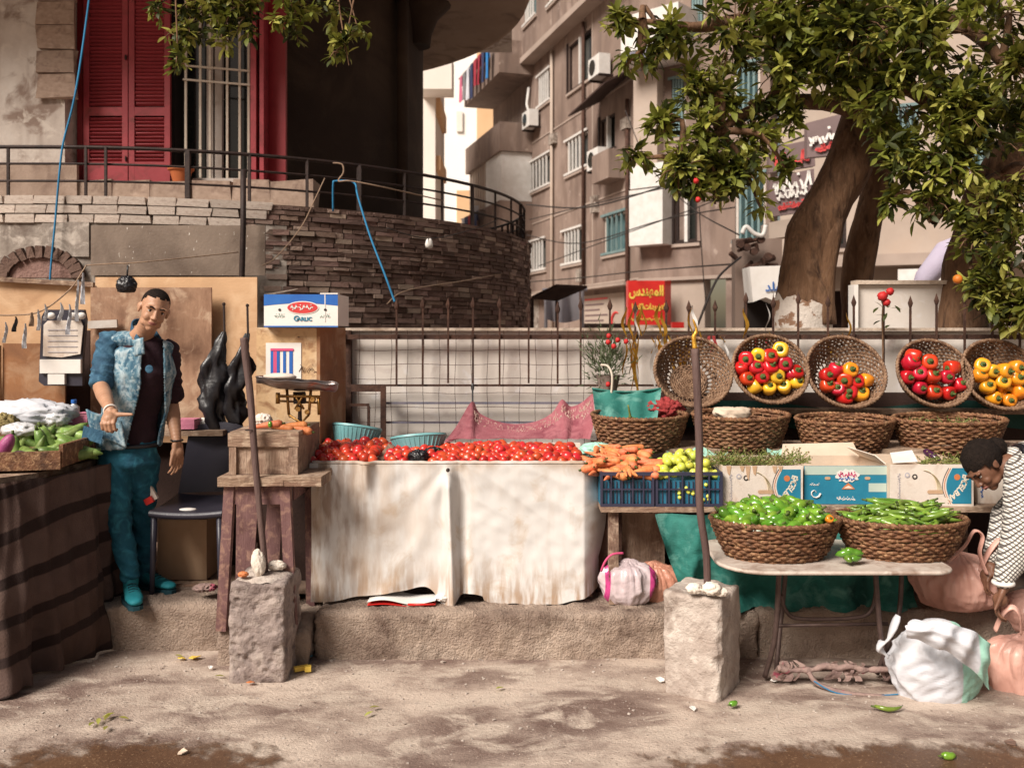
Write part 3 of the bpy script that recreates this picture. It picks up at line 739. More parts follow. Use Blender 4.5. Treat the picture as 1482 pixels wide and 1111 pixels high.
# balconies at the far end
for z0, mt in ((8.2, 'facade'), (5.35, 'facade')):
    b = MB(); fbox(b, .2, 5.4, .0, 1.25, z0, z0 + .14); fbox(b, .2, 5.4, 1.13, 1.25, z0 + .14, z0 + 1.05); fbox(b, 5.28, 5.4, 0, 1.13, z0 + .14, z0 + 1.05); fbox(b, .2, .32, 0, 1.13, z0 + .14, z0 + 1.05)
    O('balcony', b, M[mt], ab)
b = MB(); fbox(b, 3.1, 5.3, .0, 1.15, 6.42, 8.19); be = O('balcony_enclosure', b, M['white_metal'], ab)
for k in range(7):
    b = MB(); s = .4 + k * .38; fbox(b, s, s + .20, 1.0, 1.12, 6.42, 8.19); O('enclosure_slat', b, M['facade_pale'], be)
b = MB(); fbox(b, .2, 5.5, .0, 1.3, 11.0, 11.14); fbox(b, .2, 5.5, 1.18, 1.3, 11.14, 12.2); fbox(b, 5.38, 5.5, 0, 1.18, 11.14, 12.2); O('balcony', b, M['facade'], ab)

def clothes(s0, s1, z, n, A, lab, off=1.5, sd=3):
    rr = random.Random(sd); cl = ['cloth_red', 'cloth_navy', 'cloth_blue', 'cloth_pink', 'cloth_grey', 'cloth_pale', 'cloth_navy', 'cloth_red']
    b = MB(); b.tube([A(s0 - .2, z, off), A((s0 + s1) / 2, z - .04, off), A(s1 + .2, z, off)], .012, 5)
    for s in (s0 - .2, s1 + .2): b.tube([A(s, z, off), A(s, z - .05, 1.2)], .015, 5)
    O('clothes_line', b, M['wire'], label='thin washing line on brackets outside the %s balcony' % lab, cat='washing line')
    names = {'cloth_red': 'dark red', 'cloth_navy': 'navy', 'cloth_blue': 'bright blue', 'cloth_pink': 'pink', 'cloth_grey': 'grey', 'cloth_pale': 'pale'}
    for k in range(n):
        s = s0 + (s1 - s0) * (k + .5) / n; w = rr.uniform(.34, .55); h = rr.uniform(.7, 1.35); m = cl[(k + sd) % len(cl)]
        ph = rr.uniform(0, 6)
        b = MB(); b.grid(lambda u, v: A(s - w / 2 + w * u * (1 - .18 * v), z - .01 - h * v, off + .04 * sin(u * 9 + ph) * v + .02), 8, 6)
        b.grid(lambda u, v: A(s - w / 2 + w * u, z - .01 - h * .4 * v, off - .03 - .02 * v), 4, 3)
        O('hanging_cloth', b, M[m], smooth=True, at=A(s, z, off), label='%s garment drying on the %s balcony line, number %s from its far end' % (names[m], lab, ['one', 'two', 'three', 'four', 'five', 'six', 'seven', 'eight'][k]), cat='laundry', group='washing on the %s balcony' % lab)
for nm, c in (('cloth_red', (.32, .03, .05)), ('cloth_navy', (.03, .04, .10)), ('cloth_blue', (.03, .2, .5)), ('cloth_pink', (.5, .12, .2)), ('cloth_grey', (.2, .19, .2)), ('cloth_pale', (.55, .55, .6))):
    mat(nm, c, scale=6, rough=.9, bump=.2, bscale=30)
clothes(.4, 5.1, 12.15, 8, fp, 'upper', 1.55, 3)
clothes(.6, 3.2, 6.3, 5, fp, 'lower', 1.5, 5)
def ac(s, z, lab, A=fp, sc=1.0, o=.25):
    t = T('air_conditioner', lab, 'air conditioner', A(s, z, o), group='air conditioners on the brown building')
    b = MB(); fbox(b, s - .42, s + .42, o - .14, o + .2, z, z + .58, A); O('casing', b, M['white_metal'], t)
    b = MB(); c = A(s - .1, z + .29, o + .205); b.tube([c, c + (A(0, 0, 1) - A(0, 0, 0)) * .015], .22, 18); O('fan_grille', b, M['glass_dark'], t)
    b = MB(); fbox(b, s - .4, s - .34, .0, o + .2, z - .06, z - .003, A); fbox(b, s + .34, s + .4, .0, o + .2, z - .06, z - .003, A); O('bracket', b, M['iron'], t)
ac(sx(778), 8.95, 'white air conditioner below the upper barred window near the far corner')
ac(sx(880), 9.0, 'white air conditioner beside the dark framed window high on the wall')
ac(sx(878), 6.35, 'white air conditioner below the dark sloping awning')
b = MB(); b.tube([fp(sx(774), 9.5, .2), fp(sx(768), 10.0, .15), fp(sx(769), 10.6, .1)], .05, 6); O('duct', b, M['white_metal'], ab, smooth=True)

for s_, z0_, z1_ in ((sx(802), .3, 11.2), (sx(912), .3, 8.0), (sx(848), 3.1, 11.2)):
    b = MB(); b.tube([fp(s_, z0_, .09), fp(s_, z1_, .09)], .055, 8); O('drain_pipe', b, M['facade_pale' if s_ < 8 else 'rust'], ab, smooth=True)
for s_, z_, w_, h_ in ((sx(800), 8.0, .5, .35), (sx(861), 5.2, .35, .5), (sx(840), 3.2, .3, .4), (sx(905), 7.2, .4, .3)):
    b = MB(); fbox(b, s_, s_ + w_, .002, .16, z_, z_ + h_); O('meter_box', b, M['grey_plaster'], ab)
# ---- cables sagging along the facade
def cable(pts, r, lab, mt='wire'):
    b = MB(); b.tube(spline(pts, 6), r, 5); return O('cable', b, M[mt], smooth=True, label=lab, cat='cable')
cable([P(762, 296, 24), P(850, 300, 22), P(960, 270, 20), P(1080, 230, 18), P(1180, 190, 16)], .02, 'upper sagging black cable running along the brown facade')
cable([P(766, 318, 24), P(880, 290, 22), P(1000, 262, 20), P(1110, 215, 18)], .014, 'thin middle cable crossing the barred windows')
cable([P(780, 385, 26), P(900, 340, 22), P(1010, 300, 20), P(1100, 262, 18)], .014, 'thin lower cable slanting up past the teal window')
cable([P(762, 340, 24), P(840, 352, 22), P(960, 318, 20), P(1064, 300, 17)], .014, 'thin sagging cable below the lowest barred windows')
cable([P(905, 160, 23), P(940, 240, 22), P(1000, 300, 20), P(1070, 340, 14)], .014, 'cable dropping diagonally from the dark awning to the pipes')
cable([P(764, 408, 26), P(840, 402, 24), P(930, 392, 22), P(1062, 382, 16)], .016, 'low cable running just above the shop canopy')
cable([P(1012, 300, 19), P(1014, 340, 19), P(1018, 400, 19), P(1022, 440, 19)], .012, 'thin cable hanging straight down over the shop lintel')

# ================================================================ red sign, shop stuff
t = T('shop_sign', 'square red box sign with yellow Arabic lettering over the shop', 'sign', P(935, 470, 22.5))
x0, x1 = PX(909, 22.6), PX(962, 22.6); zt, zb = PZ(406, 22.6), PZ(470, 22.6)
b = MB(); b.bx(x0, x1, 22.6, 23.0, zb, zt); b.add([(x1, 22.6, zb), (x1, 22.6, zt), (x1 + .22, 22.95, zt + .03), (x1 + .22, 22.95, zb)], [(0, 3, 2, 1)]); O('sign_box', b, M['sign_red'], t)
text(arabic('المهندس'), .34, ((x0 + x1) / 2, 22.59, zt - .27), (1, 0, 0), (0, 0, 1), M['sign_yellow'], t, bold=.012, sx=.70)
text(arabic('لتوريدات'), .19, ((x0 + x1) / 2 + .20, 22.59, zt - .66), (1, 0, 0), (0, 0, 1), M['sign_yellow'], t, bold=.008, sx=.8)
text(arabic('الكهربا'), .19, ((x0 + x1) / 2 - .22, 22.59, zt - .66), (1, 0, 0), (0, 0, 1), M['sign_yellow'], t, bold=.008, sx=.62)
scribble(((x0 + x1) / 2, 22.59, zb + .16), (1, 0, 0), (0, 0, 1), .78, .13, M['sign_yellow'], t, 4, 4, .16)
b = MB(); b.bx(PX(973, 21), PX(990, 21), 21, 21.2, PZ(479, 21), PZ(466, 21)); O('small_sign', b, M['sign_red'], label='tiny plain red board low beside the red shop sign', cat='sign')
# draped sheet and awning in front of the shops
mat('grey_sheet', [(.38, .36, .40), (.48, .45, .48)], scale=2, rough=.7, bump=.4, bscale=8)
b = MB(); b.grid(lambda u, v: V((PX(792 + 46 * u, 19), 19 + .12 * sin(u * 11) * (v + .3), PZ(422 + 40 * v + 5 * sin(u * 3.1) * v, 19))), 22, 8); b.tube([P(785, 420, 19.05), P(850, 419, 19.05)], .05, 6)
b.tube([P(790, 420, 19.05), (PX(790, 19.05), 19.05, 0)], .04, 6); b.tube([P(843, 420, 19.05), (PX(843, 19.05), 19.05, 0)], .04, 6)
O('hanging_sheet', b, M['grey_sheet'], smooth=radians(50), label='pale grey sheet hung across a frame before the shops', cat='sheet')
b = MB(); b.prism([P(770, 432, 17), P(805, 415, 17), P(850, 417, 17.6), P(806, 436, 17.6)], (0, 0, .05), 4); b.tube([P(770, 432, 17), (PX(770, 17), 17, 0)], .04, 6); b.tube([P(806, 436, 17.6), (PX(806, 17.6), 17.6, 0)], .04, 6)
O('lean_to', b, M['awning'], label='small sloping lean to roof left of the grey sheet', cat='roof')
b = MB(); b.bx(PX(845, 20), PX(905, 20), 20, 20.6, 0, PZ(468, 20)); O('shop_counter', b, M['awning'], label='low dark shop counter under the posters', cat='counter')

# ================================================================ building behind the trees on the right
nb = T('corner_building', 'pale building with signboards half hidden behind the right hand trees', 'building', C0)
D0 = C0 + V((.15, -.3, 0)); E0 = V((17, 16.5, 0)); T3 = (E0 - D0).normalized(); N3 = V((T3.y, -T3.x, 0))
def fr(s, z, o=0): return D0 + T3 * s + N3 * o + V((0, 0, z))
def s3x(px):
    u = (px - CX) / F; return (u * D0.y - D0.x) / (T3.x - u * T3.y)
W4 = [(s3x(1180), s3x(1225), 3.6, 5.0, 'dark'), (s3x(1290), s3x(1335), 5.3, 6.7, 'teal'), (s3x(1390), s3x(1440), 5.2, 6.8, 'teal'), (s3x(1290), s3x(1330), 8.4, 9.9, 'teal'), (s3x(1410), s3x(1450), 8.4, 9.8, 'dark')]
O('wall', holewall(0, s3x(1640), 3.5, 15, [w[:4] for w in W4], .4, A=fr), M['facade_pale'], nb)
for w in W4: window(nb, *w, A=fr)
O('lower_wall', holewall(0, s3x(1640), 0, 3.5, [(s3x(1176), s3x(1236), 0.0, 2.6)], .4, A=fr), M['facade_pale'], nb)
b = MB(); fbox(b, s3x(1170), s3x(1240), -1.2, -1.1, 0, 2.7, fr); O('shop_interior', b, M['awning'], nb)
b = MB(); fbox(b, 0, s3x(1640), .002, .7, 3.1, 3.35, fr); O('canopy', b, M['slab_edge'], nb)
b = MB(); fbox(b, s3x(1300), s3x(1420), .75, .80, 1.0, 3.0, fr); O('white_shutter', b, M['white_metal'], nb)
sg = T('black_sign', 'dark signboard with white and red Arabic writing left of the leaning trunk', 'sign', P(1148, 330, 15))
for y0, y1, k in ((207, 248, 0), (250, 312, 1)):
    b = MB(); q = [P(1113, y0 + 8, 15.2), P(1178, y0 - 6, 14.9), P(1180, y1 - 8, 14.9), P(1113, y1 + 2, 15.2)]; b.prism(q, (0, .14, 0), 4); O('sign_board', b, M['sign_dark'], sg)
    xd = (q[1] - q[0]).normalized()
    if k == 0: scribble(P(1146, 230, 15.0), xd, (0, 0, 1), .60, .26, M['red_print'], sg, 8, 3, .16)
    else:
        scribble(P(1148, 264, 15.0), xd, (0, 0, 1), .64, .30, M['white'], sg, 9, 3, .13); scribble(P(1147, 280, 15.0), xd, (0, 0, 1), .5, .16, M['white'], sg, 12, 4, .16)
        scribble(P(1147, 296, 15.0), xd, (0, 0, 1), .46, .10, M['red_print'], sg, 13, 8, .3)
b = MB(); b.prism([P(1113, 322, 15.2), P(1166, 312, 14.9), P(1168, 338, 14.9), P(1113, 346, 15.2)], (0, .5, 0), 4); O('sign_base', b, M['facade_pale'], sg)
b = MB(); b.bx(PX(1120, 15.3), PX(1128, 15.3), 15.3, 15.45, 0, PZ(346, 15.3)); O('sign_post', b, M['iron'], sg)
sg = T('white_sign', 'white signboard with black and red writing behind the leaning trunk', 'sign', P(1200, 230, 14))
q = [P(1168, 178, 14.2), P(1236, 160, 13.9), P(1236, 222, 13.9), P(1168, 228, 14.2)]
b = MB(); b.prism(q, (0, .14, 0), 4); O('sign_board', b, M['sign_dark'], sg)
xd = (q[1] - q[0]).normalized(); scribble(P(1200, 194, 14), xd, (0, 0, 1), .62, .24, M['white'], sg, 21, 3, .16); scribble(P(1205, 210, 14), xd, (0, 0, 1), .5, .10, M['red_print'], sg, 22, 6, .4)
b = MB(); b.bar(P(1200, 222, 14.1), P(1200, 350, 14.1), .06); b.bar(P(1200, 350, 14.1), (PX(1200, 14.1), 14.1, 0), .06); O('sign_post', b, M['iron'], sg)
# meter cabinet, pipes and torn notice by the passage
uc = T('pipe_cluster', 'tangle of brown pipes and meters on the wall left of the trunk', 'pipes', P(1095, 400, 12))
rr = random.Random(5); b = MB()
for k in range(9):
    a = P(rr.uniform(1066, 1126), rr.uniform(338, 392), 12.2); b.tube([a, a + V((rr.uniform(-.3, .3), rr.uniform(-.1, .1), rr.uniform(-.12, .12)))], rr.uniform(.02, .05), 7)
for k in range(5):
    a = P(1070 + k * 10, 352 + rr.uniform(-6, 20), 12.1); b.tube([a, a + V((0, -.08, .0))], .05, 10)
O('pipework', b, M['rust'], uc)
b = MB(); b.bx(PX(1064, 12.4), PX(1132, 12.4), 12.4, 12.6, 0, PZ(345, 12.4)); O('pier', b, M['facade'], uc)
b = MB(); b.bx(PX(1078, 12.35), PX(1124, 12.35), 12.33, 12.395, 0.2, PZ(432, 12.35)); O('doorway', b, M['void_shade'], uc)
b = MB(); b.tube(spline([P(1074, 338, 12), P(1080, 328, 12), P(1092, 338, 12), P(1104, 340, 12), P(1108, 326, 12)], 5), .03, 8); O('white_pipe', b, M['white_metal'], uc, smooth=True)
pn = T('notice_board', 'torn white notice with blue Arabic word beside the dark doorway', 'notice', P(1108, 436, 11.9))
b = MB(); b.prism([P(1085, 386, 11.9), P(1140, 384, 11.9), P(1142, 432, 11.9), P(1126, 438, 11.9), P(1108, 430, 11.9), P(1090, 437, 11.9)], (0, .4, 0), 6); O('board', b, M['white'], pn)
text(arabic('البلد'), .16, P(1122, 415, 11.88), (1, 0, .08), (0, 0, 1), M['blue_print'], pn, bold=.004)
b = MB(); b.tube([P(1140, 380, 11.99), (PX(1140, 11.99), 11.99, 0)], .03, 6); O('board_post', b, M['iron'], pn)
cable(spline([P(1010, 470, 11), P(1030, 420, 11), P(1045, 395, 11.4), P(1072, 372, 12)], 3), .016, 'thick dark hose curving up to the pipe cluster')
# parasol and white shed wall behind the fence at the right
um = T('folded_parasol', 'slanting lilac folded parasol behind the fence near the right trunk', 'parasol', P(1350, 420, 9))
b = MB(); b.tube([P(1318, 428, 9), P(1340, 402, 9), P(1372, 362, 9), P(1392, 340, 9)], [.02, .13, .15, .02], 12, flat=.8); O('canopy', b, M['lilac'], um, smooth=True)
b = MB(); b.tube([P(1388, 346, 9), P(1420, 300, 9)], .02, 6); b.tube([P(1318, 428, 9), (PX(1295, 9), 9, 0)], .02, 6); O('pole', b, M['iron'], um)

# ================================================================ alley between the houses
fb = T('alley_building', 'tall pale building closing the sunlit alley between the houses', 'building', V((-6, 58, 0)))
b = MB(); b.bx(-14, 4, 58, 59, 0, 30); O('wall', b, M['alley_white'], fb)
b = MB(); b.box(P(665, 176, 57.9), (.4, .1, 1.3)); O('window', b, M['alley_beige'], fb)
fb = T('alley_house', 'pale grey house with a boxed balcony at the left of the alley', 'building', V((-4.5, 30, 0)))
b = MB(); b.bx(-9, PX(630, 30), 30, 34, 0, 12); O('wall', b, M['alley_beige'], fb)
b = MB(); b.bx(PX(612, 30), PX(657, 30), 28.9, 30, PZ(130, 29), PZ(82, 29)); O('balcony', b, M['alley_beige'], fb)
for k, (py0, py1) in enumerate(((232, 252), (150, 175))):
    b = MB(); b.bx(PX(628, 31), PX(640, 31), 30.2, 33, PZ(py1, 31), PZ(py0, 31)); O('window', b, M['alley_tan'], fb)
fb = T('alley_wall', 'low sunlit wall with an orange doorway at the alley end', 'wall', V((-4.2, 42, 0)))
b = MB(); b.bx(-6, 0.6, 42, 42.4, 0, PZ(262, 42)); O('wall', b, M['alley_white'], fb)
b = MB(); b.bx(PX(661, 42), PX(681, 42), 41.9, 42, PZ(330, 42), PZ(276, 42)); O('doorway', b, M['alley_tan'], fb)
b = MB(); b.bx(PX(683, 36), PX(705, 36), 35.9, 36, PZ(330, 36), PZ(298, 36)); b.tube([P(684, 330, 36), (PX(684, 36), 36, 0)], .05, 6); O('blue_cloth', b, M['cloth_pale'], label='pale blue cloth hung behind the rolled end of the railing', cat='cloth')
fb = T('upper_house_lit', 'upper storey above the alley with orange light painted into its wall', 'building', V((-1, 46, 0)))  # orange light is put into this wall's colour
b = MB(); b.bx(PX(690, 46), PX(745, 46), 46, 47, 0, 19); O('wall', b, M['alley_tan'], fb)

# ================================================================ low white wall with spiked iron fence
FY = 6.35
fw = T('boundary_wall', 'low off white wall behind the spiked iron fence', 'wall', V((0, FY, .22)))
b = MB(); b.bx(PX(508, FY), 6.5, FY, FY + .16, .2, 1.655); O('wall', b, M['wall_white'], fw)
b = MB(); b.bx(PX(500, FY), 6.5, FY - .03, FY + .2, 1.657, 1.676, jit=.002); O('coping', b, M['coping'], fw)
bx = []; x = PX(508, FY)
b = MB(); b.bx(PX(486, FY), PX(510, FY), FY - .06, FY + .1, .2, 1.66); O('end_post', b, M['rust'], fw)
b = MB(); b.bx(PX(474, FY), PX(482, FY), FY - .1, FY - .04, .2, 1.62); O('end_batten', b, M['stone'], fw)
fe = T('spiked_fence', 'rusty iron fence of spear topped bars along the low white wall', 'fence', V((0, FY - .1, .22)))
fy = FY - .09
b = MB(); b.bx(PX(476, fy), 6.4, fy - .012, fy + .012, PZ(491, fy), PZ(484, fy)); O('top_rail', b, M['rust'], fe)
b = MB(); b.bx(PX(505, fy), PX(1000, fy), fy - .006, fy + .006, PZ(559, fy), PZ(556, fy)); O('thin_rail', b, M['rust'], fe)
for y in (583, 611):
    b = MB(); b.bx(PX(558, fy), PX(960, fy), fy - .012, fy + .012, PZ(y + 1.5, fy), PZ(y - 1.5, fy)); O('blue_rail', b, M['iron_blue'], fe)
def picket(px, top, bot):
    x = PX(px, fy - .02); b = MB(); y = fy - .026
    b.box((x, y, (PZ(top + 12, y) + PZ(bot, y)) / 2), (.013, .013, PZ(top + 12, y) - PZ(bot, y)))
    z = PZ(top + 14, y); b.lathe([(.007, 0), (.013, .010), (.019, .03), (.012, .05), (0, .085)], 6, (x, y, z)); return b
pk = [498, 575, 612, 650, 684, 722, 764, 805, 841, 881, 920, 963, 997, 1034, 1078, 1117, 1156, 1197, 1236, 1278, 1316, 1356, 1394, 1434, 1475, 1516]
for i, px in enumerate(pk): O('picket', picket(px + U(-2, 2), (436 if px < 1050 else 430) + U(-5, 5), 556 + U(-3, 3)), M['rust'], fe, smooth=radians(40))
b = MB()
for k in range(15):
    x = PX(520, fy - .04) + k * .111; ph = U(0, 6)
    b.tube([V((x + .005 * sin(ph + j * 1.3), fy - .045, .78 + j * .11)) for j in range(9)], .0017, 4, cap=False)
for k in range(9):
    z = .83 + k * .099; ph = U(0, 6)
    b.tube([V((PX(515, fy) + j * .11, fy - .049, z + .005 * sin(ph + j * 1.1))) for j in range(16)], .0017, 4, cap=False)
O('wire_mesh', b, M['rust'], fe, kind='stuff')
b = MB(); b.bx(PX(505, fy), PX(560, fy), fy - .05, fy - .035, PZ(566, fy), PZ(557, fy)); b.bx(PX(552, fy), PX(560, fy), fy - .05, fy - .035, .7, PZ(566, fy)); b.bx(PX(505, fy), PX(536, fy), fy - .05, fy - .035, PZ(587, fy), PZ(583, fy)); b.bx(PX(533, fy), PX(537, fy), fy - .05, fy - .035, .7, PZ(587, fy))
O('gate_frame', b, M['rust'], fe)
# white painted board above the fence between the trees
wb = T('white_board', 'weathered white painted board standing behind the fence between the trunks', 'board', V((3.4, 6.9, .22)))
b = MB(); b.bx(PX(1240, 6.9), PX(1432, 6.9), 6.9, 6.95, .2, PZ(412, 6.9)); O('panel', b, M['wall_white'], wb)
b = MB(); b.bx(PX(1236, 6.9), PX(1436, 6.9), 6.86, 6.97, PZ(412, 6.9) + .002, PZ(406, 6.9)); O('top_edge', b, M['coping'], wb)
for px in (1234, 1434):
    b = MB(); b.bx(PX(px, 6.88), PX(px + 6, 6.88), 6.85, 6.97, .2, PZ(412, 6.88)); O('edge_post', b, M['white'], wb)

# ================================================================ ropes and cords on the terrace wall
def rope(pts, r, lab, mt, n=5, cat='rope'):
    b = MB(); b.tube(spline(pts, n), r, 5); return O('rope', b, M[mt], smooth=True, label=lab, cat=cat)
rope([P(134, -40, 7.9), P(118, 80, 7.6), P(106, 150, 7.5), P(92, 205, 7.44), P(86, 250, 7.40), P(80, 320, 7.40), P(73, 395, 7.38), P(72, 440, 7.38)], .0085, 'long blue cord slanting down over the pale plaster wall', 'rope_blue')
rope([P(482, 306, 7.95), P(482, 268, 7.9), P(486, 262, 7.9), P(512, 264, 7.9), P(518, 285, 7.8), P(535, 340, 7.6), P(556, 395, 7.2), P(571, 436, 6.3)], .009, 'blue rope looped on the railing and tied down to a fence spike', 'rope_blue')
rope([P(482, 236, 7.86), P(495, 238, 7.86), P(497, 250, 7.86), P(490, 262, 7.86), P(508, 262, 7.8), P(560, 272, 7.9), P(640, 290, 8.6)], .007, 'pale cord knotted over the railing top', 'rope_tan')
rope([P(470, 258, 7.8), P(455, 290, 7.7), P(435, 330, 7.6), P(400, 372, 7.5), P(380, 384, 7.4)], .005, 'thin tan cord running from the railing down left', 'rope_tan')
rope([P(560, 440, 7.6), P(590, 420, 7.8), P(680, 405, 9.0), P(745, 392, 10.4)], .005, 'thin tan cord stretched across the curved stone wall', 'rope_tan')
rope([P(560, 330, 7.5), P(622, 345, 7.9), P(690, 330, 9.0), P(720, 318, 9.4)], .005, 'thin wire carrying the hanging bulb', 'wire')
lb = T('hanging_bulb', 'small white bulb hanging on a wire before the stone wall', 'bulb', P(621, 352, 7.9))
b = MB(); b.lathe([(0, 0), (.03, .01), (.036, .04), (.026, .075), (.016, .09)], 12, P(621, 360, 7.9)); O('globe', b, M['white'], lb, smooth=True)
b = MB(); b.tube([P(621, 345, 7.9), P(621, 352, 7.9)], .017, 8); O('socket', b, M['iron'], lb)
# ================================================================ trees
def leafmesh(name, L, w, m):
    b = MB(); vs = []; prof = [(0, 0), (.22, .62), (.5, 1), (.78, .66), (1, 0)]
    mid = [V((0, L * t, -.06 * L * (t - .5) ** 2 * 4 + .06 * L)) for t, _ in prof]
    le = [V((-w / 2 * k, L * t, mid[i].z + .10 * w * k)) for i, (t, k) in enumerate(prof)][1:-1]
    ri = [V((w / 2 * k, L * t, mid[i].z + .10 * w * k)) for i, (t, k) in enumerate(prof)][1:-1]
    b.add(mid + le + ri, [(0, 1, 5), (1, 2, 6, 5), (2, 3, 7, 6), (3, 4, 7), (0, 8, 1), (1, 8, 9, 2), (2, 9, 10, 3), (3, 10, 4)])
    return b
LEAF = leafmesh('leaf', 1, .36, None)
LM = [M['leaf_a'], M['leaf_b'], M['leaf_c']]
def crown(root, blobs, size, nper, seed, limbs_from, n_obj=290, seekdown=.35, tsc=1.0):
    """twigs with rosettes of leaves through the volume of each clump; the nearest leaves are objects of their own"""
    rr = random.Random(seed); leaves = []; tw = MB(); base = ORI[root.name]
    for (px, py, rpx, Y, dens) in blobs:
        c = P(px, py, Y); r = rpx / F * Y
        src = min(limbs_from, key=lambda q: (q - c).length)
        md = (src + c) / 2 + V((rr.uniform(-.15, .15), rr.uniform(-.1, .1), rr.uniform(.0, .2)))
        tw.tube(spline([src, md, c], 4), [(.032 - .003 * k) * tsc for k in range(9)], 6, cap=False)
        n = int(nper * 1.35 * (rpx / 60) ** 1.6 * dens)
        for _ in range(n):
            d = V((rr.gauss(0, 1), rr.gauss(0, 1), rr.gauss(0, 1))).normalized(); k = rr.random() ** .45
            e = c + V((d.x, d.y * .8, d.z)) * r * k
            if noise.noise(e * 3.1 + V((seed, 0, 0))) < -.16: continue
            s = c + (e - c) * rr.uniform(.2, .6) + V((0, 0, rr.uniform(0, .06)))
            if rr.random() < .55: tw.tube([s, (s + e) / 2 + V((0, 0, .02)), e], [.005, .004, .002], 4, cap=False)
            out = (e - s).normalized() if (e - s).length > 1e-4 else V((0, 0, -1)); out = (out + V((0, 0, -seekdown))).normalized()
            mi = rr.choices((0, 1, 2), (5, 3, 3))[0]
            for q in range(rr.randint(5, 9)):
                t = rr.uniform(0, 1); pos = e - out * size * 1.1 * t
                dr = (out * rr.uniform(.1, .9) + V((rr.gauss(0, 1), rr.gauss(0, 1), rr.gauss(0, .8))).normalized() * .9).normalized()
                side = dr.cross(V((0, 0, 1)) + V((rr.gauss(0, .45), rr.gauss(0, .45), 0))).normalized(); up = side.cross(dr)
                sc = size * rr.uniform(.65, 1.25)
                leaves.append((pos, side, dr, up, sc, mi))
    O('twigs', tw, M['bark'], root, smooth=True, kind='stuff')
    # those that show largest: near the camera and on the camera side
    leaves.sort(key=lambda l: l[0].y - l[4] * 6 * abs(l[3].y) - (.5 if abs(l[0].x) < l[0].y * .55 and l[0].z < CH + .36 * l[0].y else -3))
    lme = [mesh_of(LEAF, 'leaf', LM[i], True) for i in range(3)]
    for pos, sx_, dr, up, sc, mi in leaves[:n_obj]:
        o = bpy.data.objects.new('leaf', lme[mi]); COL.objects.link(o); o.parent = root
        mm = Matrix((sx_, dr, up)).transposed().to_4x4(); mm.translation = pos - base
        o.matrix_local = mm @ Matrix.Scale(sc, 4)
    b = MB()
    for pos, sx_, dr, up, sc, mi in leaves[n_obj:]:
        b.mi = mi
        b.add([pos + (sx_ * v.x + dr * v.y + up * v.z) * sc for v in LEAF.v], LEAF.f)
    O('crown', b, LM, root, smooth=True, kind='stuff')
    return len(leaves)
def limb(pts, rad, n=16, lump=.12, sub=6, sd=0):
    b = MB(); c = spline(pts, sub); N = len(c)
    rs = []
    for i in range(N):
        t = i / (N - 1) * (len(rad) - 1); k = min(int(t), len(rad) - 2); rs.append(rad[k] + (rad[k + 1] - rad[k]) * (t - k))
    b.tube(c, rs, n)
    for i, v in enumerate(b.v):
        b.v[i] = v + noise.noise_vector(v * 2.6 + V((sd, 0, 0))) * lump * .35 + noise.noise_vector(v * V((9, 9, 3))[0] * .8) * lump * .10
    return b
tr = T('leaning_tree', 'big leafy tree with a thick leaning trunk whitewashed at its base', 'tree', V((2.3, 7.1, .2)))
TY = 7.1
tk = limb([(PX(1163, TY), TY, .1), P(1163, 480, TY), P(1164, 415, TY), P(1176, 350, TY), P(1204, 285, TY), P(1236, 215, TY), P(1252, 150, TY + .05), P(1258, 80, TY + .1), P(1268, 0, TY + .1), P(1290, -120, TY)],
          [.26, .215, .198, .20, .185, .17, .15, .13, .12, .09], 22, .10)
O('trunk', tk, M['bark'], tr, smooth=True)
b = limb([P(1186, 470, TY - .1), P(1190, 400, TY - .12), P(1205, 330, TY - .1), P(1225, 270, TY - .02)], [.12, .10, .085, .06], 12, .06, sd=3); O('trunk_rib', b, M['bark'], tr, smooth=True)
b = limb([(PX(1245, TY + .5), TY + .5, .1), P(1243, 470, TY + .5), P(1240, 400, TY + .5), P(1256, 320, TY + .45), P(1270, 240, TY + .4), P(1275, 150, TY + .3)], [.16, .14, .13, .12, .11, .10], 14, .08, sd=5); O('trunk', b, M['bark'], tr, smooth=True)
# whitewash: a ragged coat on the lower trunk
b = MB()
def ww(u, v):
    a = radians(150 + 170 * u); z0 = CH + .0; top = PZ(418, TY) - .16 * abs(noise.noise(V((u * 7, 1, 0)))) - .15 * u * u
    z = 1.2 + (top - 1.2) * v; c = spline([(PX(1163, TY), TY, .1), P(1163, 480, TY), P(1164, 415, TY)], 10)
    cc = min(c, key=lambda q: abs(q.z - z)); r = .236 - .012 * (z - 1.2)
    p = V((cc.x + r * cos(a), cc.y + r * sin(a), z)); return p + noise.noise_vector(p * 2.6) * .035
b.grid(ww, 22, 14); O('whitewash', b, M['bark_white'], tr, smooth=True)
ends = []
for pts, rad in ((([P(1258, 80, TY), P(1200, 30, 6.9), P(1120, 20, 6.7), P(1020, 40, 6.5), P(930, 30, 6.4)]), [.09, .075, .055, .04, .02]),
                 (([P(1250, 165, TY), P(1190, 150, 6.9), P(1110, 150, 6.7), P(1040, 190, 6.5), P(985, 240, 6.4)]), [.075, .06, .045, .03, .015]),
                 (([P(1262, 60, TY), P(1330, 20, 6.8), P(1400, 40, 6.5), P(1450, 90, 6.2)]), [.10, .08, .06, .04]),
                 (([P(1256, 120, TY), P(1320, 130, 6.8), P(1370, 180, 6.5), P(1380, 250, 6.3), P(1350, 320, 6.2)]), [.08, .06, .045, .03, .012])):
    b = limb(pts, rad, 9, .05, 5, sd=len(ends)); O('branch', b, M['bark'], tr, smooth=True); ends += [V(p) for p in pts]
